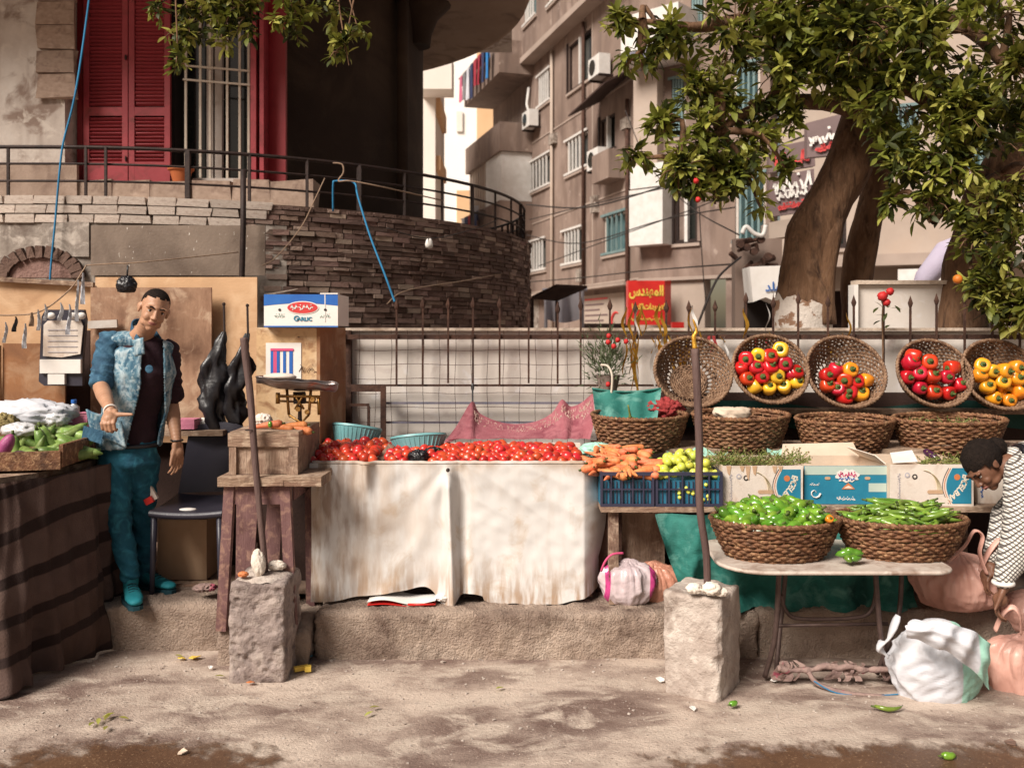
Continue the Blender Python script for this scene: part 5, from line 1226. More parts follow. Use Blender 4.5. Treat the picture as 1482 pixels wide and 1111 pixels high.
# string of sachets
rope([P(-20, 455, 5.5), P(20, 456, 5.5), P(60, 450, 5.5), P(100, 420, 5.5), P(120, 392, 5.55), P(125, 384, 5.6)], .005, 'string rising from the left edge to the batten carrying clear sachets', 'rope_tan')
rope([P(125, 384, 5.6), P(170, 381, 5.6), P(184, 381, 5.6), P(240, 376, 5.7), P(345, 365, 6.2)], .004, 'thin pale line from the sachets to the iron pole', 'rope_tan')
rr = random.Random(14)
for i, (px, py, h, mt) in enumerate(((8, 466, 30, 'clear_plastic'), (22, 458, 22, 'bag_black'), (36, 468, 36, 'clear_plastic'), (46, 452, 20, 'rope_tan'), (56, 448, 30, 'clear_plastic'), (66, 440, 24, 'clear_plastic'), (88, 438, 26, 'clear_plastic'), (100, 440, 44, 'bag_white'), (112, 405, 60, 'clear_plastic'), (120, 395, 45, 'bag_white'))):
    c = P(px, py, 5.48); w = rr.uniform(.014, .026)
    b = MB(); b.grid(lambda u, v: c + V(((u - .5) * w * (.5 + .9 * v) + .004 * sin(v * 5 + i), .012 * sin(u * 6 + v * 5), -h / F * 5.5 * v)), 4, 8)
    wd = ['far left', 'second', 'third', 'fourth', 'fifth', 'sixth', 'seventh', 'eighth', 'ninth', 'tenth'][i]
    O('hanging_sachet', b, M[mt], smooth=True, label='%s of the thin plastic sachets on the string, counted from the left edge' % wd if i else 'sachet hanging nearest the left edge of the string', cat='sachet', group='sachets hanging on the string')
b = crumple(P(183, 413, 5.6), (.062, .05, .06), .2, 3, sd=4); b.tube([P(185, 384, 5.6), P(184, 402, 5.6)], .006, 5)
b.ball(P(172, 412, 5.6), (.02, .015, .012), 8, 6); b.ball(P(195, 411, 5.6), (.018, .015, .015), 8, 6)
O('hanging_bundle', b, M['bag_black'], smooth=True, label='round knotted black bundle hanging above the seller head', cat='bundle')
# black bags on hooks
def hangbag(pts, lab, sd):
    t = T('black_bag', lab, 'bag', P(pts[0][0], pts[0][1], 5.4), group='black bags hanging on the plywood')
    b = MB(); secs = pts; n = 26
    def fn(u, v):
        k = v * (len(secs) - 1); i = min(int(k), len(secs) - 2); f = k - i
        x, y, w = [secs[i][q] + (secs[i + 1][q] - secs[i][q]) * f for q in range(3)]
        a = 2 * pi * u; c = P(x, y, 5.42); r = w / F * 5.4
        j = 1 + .9 * noise.noise(V((cos(a) * 1.6, sin(a) * 1.6, v * 5 + sd))) - .55 * abs(noise.noise(V((cos(a) * 3.5, sin(a) * 3.5, v * 9 + sd))))
        return c + V((r * cos(a) * j, r * .55 * sin(a) * j, 0))
    b.grid(fn, n, 30, cu=True); O('plastic', b, M['bag_black'], t, smooth=True)
    b = MB(); b.tube([P(pts[0][0], pts[0][1] - 40, 5.5), P(pts[0][0] + 1, pts[0][1] + 6, 5.44)], .007, 6); b.ball(P(pts[0][0], pts[0][1] - 40, 5.5), .011, 8, 6); O('hook', b, M['iron'], t)
hangbag([(324, 480, 3), (318, 500, 9), (306, 530, 20), (302, 556, 22), (308, 590, 24), (316, 622, 16), (318, 634, 4)], 'large limp black bag on the left hook, spreading towards the seller', 2)
hangbag([(358, 482, 3), (352, 505, 10), (344, 535, 18), (338, 565, 18), (338, 600, 16), (340, 626, 5)], 'narrow black bag on the right hook beside the wooden pole', 7)

# ================================================================ black chair, box below
ch = T('plastic_chair', 'black plastic chair behind the seller with a white pad on its seat', 'chair', V((PX(268, 5.0), 5.0, .225)))
zs = PZ(742, 4.82); xl, xr = PX(219, 4.85), PX(324, 4.85)
b = MB()
def seat(u, v):
    x = xl + (xr - xl) * u; return V((x, 4.82 + .42 * v, zs + .012 * (2 * u - 1) ** 2 - .01 * sin(pi * v) + (.02 * v)))
b.grid(seat, 14, 10); b.grid(lambda u, v: seat(u, v) - V((0, 0, .025)), 14, 10)
b.grid(lambda u, v: seat(u, 0) + V((0, -.012 * sin(pi * v), -.035 * v)), 14, 4); O('seat', b, M['black_plastic'], ch, smooth=True)
b = MB()
def back(u, v): return V((xl + .03 * v + (xr - xl - .06 * v) * u, 5.24 + .05 * sin(pi * u) + .10 * v, zs + .03 + .40 * v - .03 * v * (2 * u - 1) ** 2))
b.grid(back, 14, 10); b.grid(lambda u, v: back(u, v) + V((0, .02, 0)), 14, 10); O('backrest', b, M['black_plastic'], ch, smooth=True)
for x, y in ((xl + .02, 4.84), (xr - .02, 4.84), (xl + .03, 5.22), (xr - .03, 5.22)):
    b = MB(); b.tube([(x, y, zs - .02), (x + (.01 if x > -1.8 else -.01), y - .01, .225)], [.018, .014], 8); O('leg', b, M['black_plastic'], ch, smooth=True)
b = MB(); b.ball(P(272, 736, 4.92) + V((0, 0, -.004)), (.05, .03, .009), 12, 6); O('white_pad', b, M['white'], smooth=True, label='small white folded cloth on the black chair seat', cat='cloth')
bxo = T('carton', 'brown cardboard box standing under the black chair', 'box', V((PX(265, 5.2), 5.3, .225)))
b = MB(); b.bx(PX(228, 5.15), PX(299, 5.15), 5.15, 5.18, .23, PZ(752, 5.15)); b.bx(PX(228, 5.15), PX(228, 5.15) + .02, 5.181, 5.5, .23, PZ(752, 5.15)); b.bx(PX(299, 5.15) - .02, PX(299, 5.15), 5.181, 5.5, .23, PZ(752, 5.15)); O('side', b, M['card_tan'], bxo)
b = MB(); b.bx(PX(215, 4.95), PX(320, 4.95), 4.98, 5.06, .23, .25, rz=.08); O('wooden_strip', b, M['old_wood_h'], label='loose wooden slat on the pavement in front of the cardboard box', cat='slat')
ct = T('held_packet', 'small white and red packet leaning on the chair edge beside the seller', 'packet', P(218, 715, 4.95))
b = MB(); b.box(P(217, 712, 4.95), (.05, .02, .10), rot=Matrix.Rotation(-.5, 3, 'Y')); O('packet_body', b, M['card_white'], ct)
b = MB(); b.box(P(216, 724, 4.93), (.045, .024, .035), rot=Matrix.Rotation(-.5, 3, 'Y')); O('red_end', b, M['sign_red'], ct)

# ================================================================ scale corner: stool, crate, cabinet, garlic carton
sg = T('wooden_stool', 'old mauve painted wooden stool carrying a worn crate', 'stool', V((PX(372, 4.6), 4.6, .18)))
Y0, Y1 = 4.42, 4.92; zt = PZ(690, Y0)
bx = []
for i, (x0, x1) in enumerate(((316, 410), (411, 466))):
    b = MB(); b.bx(PX(x0, Y0), PX(x1, Y0), Y0 - .01, Y0 + .22, zt - .045, zt, jit=.004); O('top_plank', b, M['old_wood_h'], sg)
b = MB(); b.bx(PX(320, Y0), PX(462, Y0), Y0 + .222, Y1, zt - .04, zt - .002, jit=.004); O('top_plank', b, M['old_wood_h'], sg)
def leg(px0, px1, y, zb, zt_, w=.05, yt=None):
    b = MB(); a = V((PX(px0, y), y, zb)); c = V((PX(px1, y if yt is None else yt), y if yt is None else yt, zt_)); b.bar(a, c, w, w * .8, up=(0, 1, 0)); O('leg', b, M['mauve_wood'], sg)
leg(321, 333, Y0 + .04, .17, zt - .047); leg(423, 413, Y0 + .04, .17, zt - .047); leg(450, 448, Y1 - .05, .17, zt - .047, .045); leg(348, 350, Y1 - .05, .17, zt - .047, .045)
b = MB(); b.bx(PX(332, Y0), PX(412, Y0), Y0 + .03, Y0 + .055, zt - .14, zt - .047); O('apron', b, M['mauve_wood'], sg)
b = MB(); b.bx(PX(425, Y0 + .1), PX(427, Y0 + .1), Y0 + .08, Y1 - .08, zt - .13, zt - .047); O('apron', b, M['mauve_wood'], sg)
for x0, x1, m_ in ((342, 374, 'mauve_wood'), (380, 410, 'mauve_wood')):
    b = MB(); b.prism([P(x0 - 2, 845, 4.75), P(x1 - 8, 845, 4.75), P(x1, 712, 4.75), P(x0 + 8, 712, 4.75)], (0, .015, 0), 4); O('leaning_board', b, M[m_], label='%s mauve board leaning inside the stool' % ('left hand' if x0 == 342 else 'right hand'), cat='board', group='boards leaning inside the stool')
cr = T('wooden_crate', 'worn grey wooden crate on the stool below the balance scale', 'crate', V((PX(390, 4.6), 4.6, zt)))
z1 = PZ(626, 4.5)
cx0, cx1 = PX(333, 4.5), PX(432, 4.5)
b = MB(); b.bx(cx0, cx1, 4.5, 4.52, zt + .002, z1 - .07); O('panel', b, M['old_wood'], cr)
b = MB(); b.bx(cx0 - .005, cx1 + .005, 4.48, 4.499, z1 - .068, z1); O('rail', b, M['old_wood_h'], cr)
b = MB(); b.bx(cx1 - .045, cx1, 4.482, 4.499, zt + .002, z1 - .07); O('corner_post', b, M['old_wood'], cr)
b = MB(); b.bx(cx0, cx0 + .035, 4.482, 4.499, zt + .002, z1 - .07); O('corner_post', b, M['old_wood'], cr)
b = MB(); b.bx(cx1 - .02, cx1, 4.521, 5.0, zt + .002, z1 - .021); O('side_panel', b, M['old_wood'], cr)
b = MB(); b.bx(cx0, cx0 + .02, 4.521, 5.0, zt + .002, z1 - .021); O('side_panel', b, M['old_wood'], cr)
b = MB(); b.bx(cx0, cx1, 4.5, 5.0, z1 - .02, z1 + .006, jit=.002); O('lid', b, M['old_wood_h'], cr)
# cabinet behind the scale
cab = T('wooden_cabinet', 'upright wooden cabinet with peeling paper below the garlic carton', 'cabinet', V((PX(415, 5.2), 5.2, .22)))
mat('peeling', [(.52, .33, .17), (.62, .44, .26)], scale=2, rough=.8, bump=.2, dirt=[(.62, .5, .36), (.30, .16, .08)], dscale=5)
overlay(M['peeling'], 'noise', (.10, .05, .03), scale=18, st=(1, 1, 1.5), lo=.66, hi=.69)
YC = 5.15; z2 = PZ(474, YC)
b = MB(); b.bx(PX(371, YC), PX(463, YC), YC, YC + .02, .9, z2, jit=.002); O('front_panel', b, M['peeling'], cab)
b = MB(); b.prism([(PX(463, YC) + .001, YC, .9), (PX(463, YC) + .001, YC, z2), (PX(489, YC + .2), YC + .45, z2), (PX(489, YC + .2), YC + .45, .9)], (-.02, 0.0, 0), 4); O('side_panel', b, M['ply_brown'], cab)
b = MB(); b.bx(PX(371, YC), PX(463, YC), YC + .021, YC + .45, z2 - .02, z2 + .001); O('top_panel', b, M['old_wood_h'], cab)
b = MB(); b.bx(PX(372, YC), PX(463, YC) , YC + .01, YC + .44, .225, .9); O('lower_body', b, M['awning'], cab)
b = MB(); b.bx(PX(385, YC), PX(436, YC), YC - .004, YC - .001, PZ(552, YC), PZ(496, YC)); pp = O('paper_sheet', b, M['white'], cab)
for k, (x0, x1, mt) in enumerate(((392, 396, 'print_blue'), (396, 401, 'print_pink'), (401, 405, 'print_blue'), (410, 414, 'print_blue'), (419, 424, 'print_blue'))):
    b = MB(); b.bx(PX(x0, YC), PX(x1, YC), YC - .007, YC - .0045, PZ(549, YC), PZ(506, YC)); O('printed_stripe', b, M[mt], pp)
b = MB(); b.bx(PX(392, YC), PX(425, YC), YC - .0095, YC - .0075, PZ(507.5, YC), PZ(504, YC)); O('printed_stripe', b, M['print_pink'], pp)
scribble(P(444, 533, YC - .002), (1, 0, 0), (0, 0, 1), .09, .05, M['rust'], cab, 6, 2, .06)
# garlic carton
gc = T('garlic_carton', 'blue and white garlic carton with a red oval standing on the cabinet', 'carton', V((PX(435, 5.1), 5.1, z2)))
gy = 5.08; g0, g1, gz0, gz1 = PX(382, gy), PX(489, gy), z2 + .002, PZ(426, gy)
b = MB(); b.bx(g0, g1, gy, gy + .006, gz0, gz1); b.bx(g0, g0 + .006, gy + .0061, gy + .33, gz0, gz1); b.bx(g1 - .006, g1, gy + .0061, gy + .33, gz0, gz1); b.bx(g0, g1, gy + .3301, gy + .336, gz0, gz1); b.bx(g0, g1, gy + .01, gy + .33, gz0, gz0 + .006); O('card_wall', b, M['white'], gc)
b = MB(); n = 20; top = [V((g0 + (g1 - g0) * k / n, gy - .0015, gz1)) for k in range(n + 1)]; bot = [V((g0 + (g1 - g0) * k / n, gy - .0015, gz1 - .052 - .014 * sin(pi * k / n) * -1 - .012)) for k in range(n, -1, -1)]
b.prism(top + bot, (0, .001, 0), 0); O('blue_band', b, M['print_blue'], gc)
b = MB(); b.bx(g0, g1, gy - .0015, gy - .0004, gz0, gz0 + .008); O('blue_band', b, M['print_blue'], gc)
oc = V(((g0 + g1) / 2 + .01, gy, gz1 - .075))
def oval(c, rx, rz, y, m, par, nm='oval'):
    b = MB(); b.prism([V((c.x + rx * cos(2 * pi * k / 28), y, c.z + rz * sin(2 * pi * k / 28))) for k in range(28)], (0, .0008, 0), 0); return O(nm, b, M[m], par)
oval(oc, .092, .037, gy - .0030, 'white', gc); oval(oc, .086, .032, gy - .0042, 'red_print', gc, 'red_oval')
scribble(oc + V((0, gy - oc.y - .0045, .002)), (1, 0, 0), (0, 0, 1), .13, .032, M['white'], gc, 31, 3, .16, off=.001)
text('G', .042, oc + V((-.036, -.003, -.062)), (1, 0, 0), (0, 0, 1), M['print_teal'], gc, .0008, bold=.0012)
text('ARLIC', .030, oc + V((.012, -.003, -.065)), (1, 0, 0), (0, 0, 1), M['print_teal'], gc, .0008, bold=.0010)
for dx in (-.13, .128):
    b = MB(); b.tube([oc + V((dx, -.001, -.012)), oc + V((dx, -.003, -.012))], .008, 10); O('hand_hole', b, M['print_black'], gc)
    scribble(oc + V((dx, -.0005, -.045)), (1, 0, 0), (0, 0, 1), .06, .025, M['print_mint'], gc, 33 + int(dx * 10), 3, .12, off=.0012)
b = MB(); b.bx(g1 - .075, g1 - .070, gy - .0028, gy - .0016, gz0 + .03, gz1); b.bx(g1 - .10, g1 - .0, gy - .004, gy + .05, gz1 + .001, gz1 + .008); O('tape', b, M['white'], gc)
b = MB(); b.prism([(g0, gy + .003, gz1), (g0 + .003, gy + .1, gz1), (g0 + .12, gy + .30, gz1 + .045), (g0 + .10, gy + .31, gz1 + .04)], (.003, 0, .003), 4); O('flap', b, M['card_white'], gc)
# balance scale
bs = T('balance_scale', 'old balance scale with a long dented metal pan on brass arms', 'scale', P(428, 618, 4.8))
b = MB()
ax0, ax1 = P(371, 545, 4.72), P(489, 556, 4.85); dv = ax1 - ax0
def pan(u, v):
    c = ax0 + dv * u; a = pi * (1 + v); w = .085 * sqrt(max(0, 1 - (2 * u - 1) ** 6)) + .004
    return c + V((0, cos(a) * w, sin(a) * (.055 if u < .98 else .03) * (1 - .3 * abs(2 * u - 1)) + .012 * noise.noise(V((u * 5, v * 3, 0)))))
b.grid(pan, 26, 12); O('pan', b, M['bamboo_tray'], bs, smooth=True)
b = MB(); q = [pan(k / 26, 0) for k in range(27)] + [pan(k / 26, 1) for k in range(26, -1, -1)]; b.tube(q, .005, 5, closed=True); O('pan_rim', b, M['bamboo_tray'], bs, smooth=True)
b = MB(); b.ball(P(405, 545, 4.74), (.09, .05, .02), 14, 8, fn=lambda p: 1 + .2 * noise.noise(p * 3)); O('newspaper', b, M['card_white'], smooth=True, label='crumpled newspaper lining the scale pan', cat='paper')
b = MB()
for pts, r in (([P(402, 573, 4.76), P(464, 574, 4.76)], .008), ([P(402, 580, 4.80), P(464, 583, 4.80)], .006), ([P(415, 562, 4.78), P(418, 600, 4.78)], .008), ([P(450, 562, 4.78), P(447, 600, 4.78)], .008), ([P(418, 600, 4.78), P(436, 612, 4.78), P(447, 600, 4.78)], .007), ([P(402, 568, 4.76), P(402, 584, 4.76)], .012), ([P(461, 572, 4.77), P(462, 600, 4.77)], .01), ([P(425, 570, 4.76), P(440, 592, 4.76)], .006), ([P(440, 570, 4.76), P(427, 592, 4.76)], .006)):
    b.tube(pts, r, 7)
O('arm', b, M['brass'], bs, smooth=True)
b = MB(); b.lathe([(.030, 0), (.034, .01), (.012, .03), (.010, .085), (.02, .11)], 14, P(434, 616, 4.8)); b.box(P(434, 575, 4.79), (.06, .03, .06), jit=.004); O('stand', b, M['iron'], bs, smooth=radians(40))
for px, py in ((431, 592), (444, 596), (452, 578)):
    b = MB(); b.tube([P(px, py, 4.74), P(px + 2, py, 4.76)], .013, 12); O('weight', b, M['brass'], bs)
# a few loose vegetables on the crate
cb_, cp_ = MB(), None
b = MB(); b.tube([(0, 0, -.08), (0, 0, -.05), (0, 0, 0), (.004, 0, .06), (.004, 0, .075)], [.003, .008, .014, .019, .010], 10)
s_ = MB(); s_.tube([(.004, 0, .072), (.006, 0, .088)], [.006, .004], 6)
ca = Proto(veg('carrot', b, M['carrot'], 'carrot', s_))
for i, (px, py, an) in enumerate(((385, 617, 80), (402, 619, 95), (420, 618, 84), (428, 621, 100))):
    ca(P(px, py - 2, 4.62), (0, radians(an), U(-.3, .3)), 'pale carrot lying on the worn crate by the scale', 1.15, 'carrots on the crate by the scale')
b = MB(); b.ball(P(391, 614, 4.6), (.012, .012, .017), 10, 7); O('green_lime', b, M['chili_green'], smooth=True, label='tiny green lime among the carrots on the crate', cat='lime')
b = crumple(P(380, 608, 4.7), (.05, .04, .035), .2, 3, sd=5); O('paper_wad', b, M['card_white'], smooth=True, label='crumpled paper on the crate left of the scale', cat='paper')
# ================================================================ tomato stand
ts = T('tomato_stand', 'wide tomato stand fronted by a stained white sheet', 'stand', V((-.3, 5.0, .225)))
SY = 4.75; sz1 = PZ(671, SY); sz0 = PZ(858, SY)
def sheetpt(u, v):
    """u along the front and round the right corner, v downwards"""
    pxl = 452 + (845 - 452) * min(u / .86, 1); x = PX(pxl, SY); y = SY
    if u > .86:
        k = (u - .86) / .14; x = PX(845, SY) + .13 * k * (1 + .5 * sin(pi * min(1, v * 1.3))); y = SY + .10 * k + .22 * k * k
    pin = PX(652, SY); dx = x - pin
    fold = 0
    # creases fan out from the pin
    ang = atan2(dx, v * .7 + .04)
    fold += .009 * sin(ang * 13) * exp(-abs(ang) * 1.1) * min(1, v * 5)
    fold += .055 * exp(-((dx + .015 - .035 * v) / .022) ** 2) * min(1, v * 6)
    fold -= .04 * exp(-((dx - .055) / .03) ** 2) * min(1, v * 4)
    if dx > .05:
        w1 = v * 3.4 - dx * 3.0; w2 = v * 1.2 + dx * 4.0; fold += .007 * (1 - 2.2 * abs(noise.noise(V((w1 * 1.5, w2 * .35, 3))))) * min(1, (dx - .05) * 8) + .005 * (1 - 2 * abs(noise.noise(V((w2 * 1.3, w1 * .5, 8))))) * v + .004 * noise.noise(V((dx * 16, v * 12, 5)))
    else: fold += .022 * noise.noise(V((dx * 4.5, v * 1.6, 9))) + .014 * sin(dx * 17 + 1) * v + .006 * noise.noise(V((dx * 14, v * 8, 2)))
    ex = .05 * exp(-((dx + .44) / .03) ** 2) * max(0, 1 - v * 3)
    z = sz1 + (sz0 - sz1) * v
    hem = 0
    if v > .7:
        h = (v - .7) / .3; pp = CX + x * F / SY
        hem = .035 * sin(pp * .021 + 1.2) - (.10 * exp(-((pp - 648) / 16) ** 2)) + (.02 * noise.noise(V((pp * .03, 1, 1))))
        if pp > 700: hem -= .02
        z += hem * h * h
    return V((x, y - .012 - fold - ex - .02 * v * v, z))
b = MB(); b.grid(sheetpt, 200, 64)
b.grid(lambda u, v: (lambda p: V((p.x, SY - .012 + .10 * v + (p.y - SY + .012), sz1 + .004 + .012 * sin(pi * v) - .01 * v)))(sheetpt(u * .9, 0)), 120, 5)
O('front_sheet', b, M['sheet'], ts, smooth=True, merge=.0008)
b = MB(); e = [sheetpt(k / 120 * .86, 0) + V((0, .012, .006 + .004 * noise.noise(V((k * .3, 0, 0))))) for k in range(121)]; b.tube(e, .011, 8); O('rolled_hem', b, M['sheet'], ts, smooth=True)
b = MB(); b.lathe([(.004, 0), (.010, .005), (.010, .018), (.004, .022)], 12, sheetpt(.432, .02) + V((0, -.03, -.01)), M=Matrix.Rotation(pi / 2, 3, 'X')); O('clip', b, M['iron'], ts, smooth=True)
b = MB(); b.bx(PX(450, SY), PX(856, SY), SY + .03, 5.55, .90, .925); O('tray_board', b, M['old_wood_h'], ts)
b = MB(); b.bx(PX(450, SY), PX(856, SY), 5.52, 5.56, .926, PZ(642, 5.5)); O('back_board', b, M['card_white'], ts)
for x in (PX(460, 4.9), PX(640, 4.9), PX(850, 4.9)):
    for y in (4.85, 5.45):
        b = MB(); b.bx(x - .02, x + .02, y - .02, y + .02, .225, .90); O('leg', b, M['old_wood'], ts)
b = MB(); b.bx(PX(455, SY), PX(850, SY), 5.3, 5.32, .225, .9); O('rear_shade', b, M['awning'], ts)  # dark sheet, shade beneath the stand painted as its colour
b = MB(); b.bx(PX(446, 4.7), PX(458, 4.7), 4.73, 4.78, PZ(686, 4.7), PZ(672, 4.7)); O('corner_tag', b, M['white'], ts)
# tomatoes: one layer on the sloping bed, a second on top
def tom():
    b = MB(); b.ball((0, 0, 0), (.0295, .0295, .025), 16, 10, fn=lambda p: 1 - .16 * max(0, p.z - .75) * 4 * (1 - .0) + .025 * cos(5 * atan2(p.y, p.x)) * max(0, p.z))
    s = MB()
    for k in range(5):
        a = 2 * pi * k / 5; s.add([(0, 0, .0235), (cos(a + .3) * .004, sin(a + .3) * .004, .025), (cos(a) * .016, sin(a) * .016, .0245), (cos(a - .3) * .004, sin(a - .3) * .004, .025)], [(0, 1, 2, 3)])
    s.tube([(0, 0, .02), (.001, 0, .031)], .0022, 5)
    return b, s
tb_, ts_ = tom()
plain = Proto(veg('tomato', tb_, M['tomato'], 'tomato')); withst = Proto(veg('tomato', tom()[0], M['tomato'], 'tomato', ts_))
rr = random.Random(21); cnt = 0
x0, x1 = PX(452, 4.85) + .02, PX(842, 4.8)
rows = 9
for j in range(rows):
    y = 4.80 + j * .050
    z = .952 + .012 * sin(min(1, j / 3) * pi / 2) + j * .0022
    n = 27
    for i in range(n):
        x = x0 + (x1 - x0) * (i + (.5 if j % 2 else 0) + rr.uniform(-.18, .18)) / n
        pxx = CX + x / y * F
        if 548 < pxx < 560 and j < 4: continue
        if 622 > pxx > 585 and j < 3 and rr.random() < .75: continue
        bump_ = .022 * max(0, noise.noise(V((x * 3.1, y * 3, 2)))) + (.016 if pxx < 560 else 0) * sin(min(1, j / 3) * pi / 2)
        (withst if rr.random() < .2 else plain)((x, y + rr.uniform(-.01, .01), z + bump_ + rr.uniform(0, .012)), (rr.uniform(-1.2, 1.2), rr.uniform(-1.2, 1.2), rr.uniform(0, 6)),
            'ripe red tomato loose in the long bed above the stained sheet', rr.uniform(.85, 1.18), 'tomatoes on the white sheeted stand'); cnt += 1
for i in range(26):
    x = rr.uniform(x0, x1); j = rr.uniform(2, 6); pxx = CX + x / 5 * F
    if 560 < pxx < 640: continue
    (withst if rr.random() < .2 else plain)((x, 4.8 + j * .05, 0.992 + rr.uniform(0, .012) + (.014 if pxx < 560 else .0) + .02 * max(0, noise.noise(V((x * 3.1, 15, 2))))), (rr.uniform(-1, 1), rr.uniform(-1, 1), rr.uniform(0, 6)),
        'ripe red tomato loose in the long bed above the stained sheet', rr.uniform(.85, 1.15), 'tomatoes on the white sheeted stand')
b = MB(); b.prism([P(539, 672, 4.84), P(546, 676, 4.84), P(570, 646, 5.0), P(562, 642, 5.0)], (0, .03, 0), 4); O('wooden_divider', b, M['old_wood'], label='short slanting piece of wood between the two tomato heaps', cat='wood')
b = crumple(P(606, 660, 4.85), (.055, .05, .035), .3, 3, sd=12); O('black_rag', b, M['bag_black'], smooth=True, label='crumpled black plastic lying among the tomatoes', cat='rag')
b = crumple(P(628, 652, 4.98), (.05, .04, .02), .3, 3, sd=13); O('black_rag', b, M['bag_black'], smooth=True, label='smaller black scrap behind the first at the tomato bed', cat='rag')
# teal plastic baskets
def plastic_basket(px0, px1, py0, py1, Y, lab, tilt):
    c = P((px0 + px1) / 2, py1, Y); rx = (px1 - px0) / 2 / F * Y; h = (py1 - py0) / F * Y
    t = T('plastic_basket', lab, 'basket', c, group='turquoise baskets behind the tomatoes')
    Mr = Matrix.Rotation(tilt, 3, 'Y') @ Matrix.Rotation(radians(-12), 3, 'X')
    b = MB(); b.lathe([(rx * .72, 0), (rx * .97, h), (rx * 1.0, h), (rx * 1.02, h - .012), (rx * .98, h - .014), (rx * .70, -.004), (0, -.004), (0, .004)], 40, c, M=Mr @ Matrix.Diagonal((1, .75, 1))); O('body', b, M['teal_plastic'], t, smooth=radians(40))
    b = MB()
    for k in range(34):
        a = 2 * pi * k / 34; q = lambda r, z: c + Mr @ V((r * cos(a), r * .75 * sin(a), z)); b.bar(q(rx * .745, .008), q(rx * .965, h - .016), .006, .006)
    O('ribs', b, M['teal_plastic'], t)
    return t
plastic_basket(476, 548, 616, 650, 5.28, 'left turquoise basket, holding a white bag behind the tomatoes', radians(7))
plastic_basket(566, 648, 630, 656, 5.15, 'right turquoise basket, empty, behind the gap in the tomatoes', radians(-5))
b = crumple(P(524, 628, 5.28), (.07, .05, .035), .25, 3, sd=15); O('white_bag', b, M['card_white'], smooth=True, label='white bag crumpled in the left turquoise basket', cat='bag')
# pink net cloth slung behind the bed
top = spline([P(636, 648, 5.7), P(660, 617, 5.8), P(683, 581, 6.1), P(695, 598, 6.1), P(730, 612, 6.0), P(770, 611, 6.0), P(798, 598, 6.05), P(813, 578, 6.1), P(826, 588, 6.1), P(842, 582, 6.05), P(858, 568, 5.95)], 7)
def net(u, v):
    p, t = along(top, u); q = V((p.x + .10 * (v) * (.5 - u), 5.62 - .0 * v, .98)); r = p.lerp(q, v)
    return r + V((0, -.045 * sin(pi * v) + .028 * sin(u * 46 + v * 3) * v * (1 - .3 * v) + .02 * noise.noise(V((u * 14, v * 4, 0))), -.02 * sin(pi * v)))
pn = T('pink_net', 'dusty pink net cloth tied up to the fence behind the tomatoes', 'net', P(740, 640, 5.8))
b = MB(); b.grid(net, 90, 18); O('net_cloth', b, M['pink_net'], pn, smooth=True)
b = MB(); rr = random.Random(4)
for k in range(240):
    u = rr.uniform(.24, .97); p = net(u, rr.uniform(.05, .3)) + V((0, -.02, 0)); b.tube([p, p + V((rr.uniform(-.012, .012), -.01, -.02)), p + V((rr.uniform(-.02, .02), -.012, -rr.uniform(.03, .06)))], .003, 4, cap=False)
O('fringe', b, M['net_fringe'], pn, kind='stuff')
b = MB(); b.tube([P(684, 556, 6.2), P(684, 584, 6.12)], .006, 6); b.ball(P(684, 560, 6.2), (.012, .012, .03), 8, 6); O('tie', b, M['bag_black'], pn)
# pale plastic turned over the right end of the bed
b = crumple(P(864, 652, 5.1), (.10, .09, .045), .25, 2.5, sd=6); O('white_wrap', b, M['bag_white'], smooth=True, label='white plastic wrap bunched between tomatoes and carrots', cat='plastic wrap')

# ================================================================ crates of carrots and limes on the plank table
pt = T('plank_table', 'low plank table under the crates and cartons', 'table', V((1.3, 5.0, .225)))
TZ_ = PZ(733, 4.66)
for i, (ya, yb) in enumerate(((4.66, 4.86), (4.868, 5.06), (5.068, 5.28))):
    b = MB(); b.bx(PX(866, 4.8), 2.75, ya, yb, TZ_ - .03, TZ_ - .002, jit=.002); O('plank', b, M['old_wood_h'], pt)
for x in (PX(885, 4.8), 1.4, 2.6):
    for y in (4.72, 5.2):
        b = MB(); b.bx(x - .025, x + .025, y - .025, y + .025, .225, TZ_ - .031); O('leg', b, M['old_wood'], pt)
b = MB(); b.bx(PX(864, 4.9), PX(900, 4.9), 4.9, 4.93, .225, TZ_ - .032); O('brown_card', b, M['rust'], label='dark brown board standing under the carrot crate', cat='board')
b = MB(); b.bx(PX(893, 4.95), PX(962, 4.95), 4.95, 4.98, .225, TZ_ - .032); O('tan_card', b, M['old_wood'], label='paler brown board standing under the crates', cat='board')
b = MB(); b.bx(PX(866, 5.3), 3.2, 5.29, 5.31, .225, TZ_); O('under_shade', b, M['awning'], label='dark sheet with the shade under the plank table painted into it', cat='cloth')  # dark sheet, shade below the planks painted as its colour
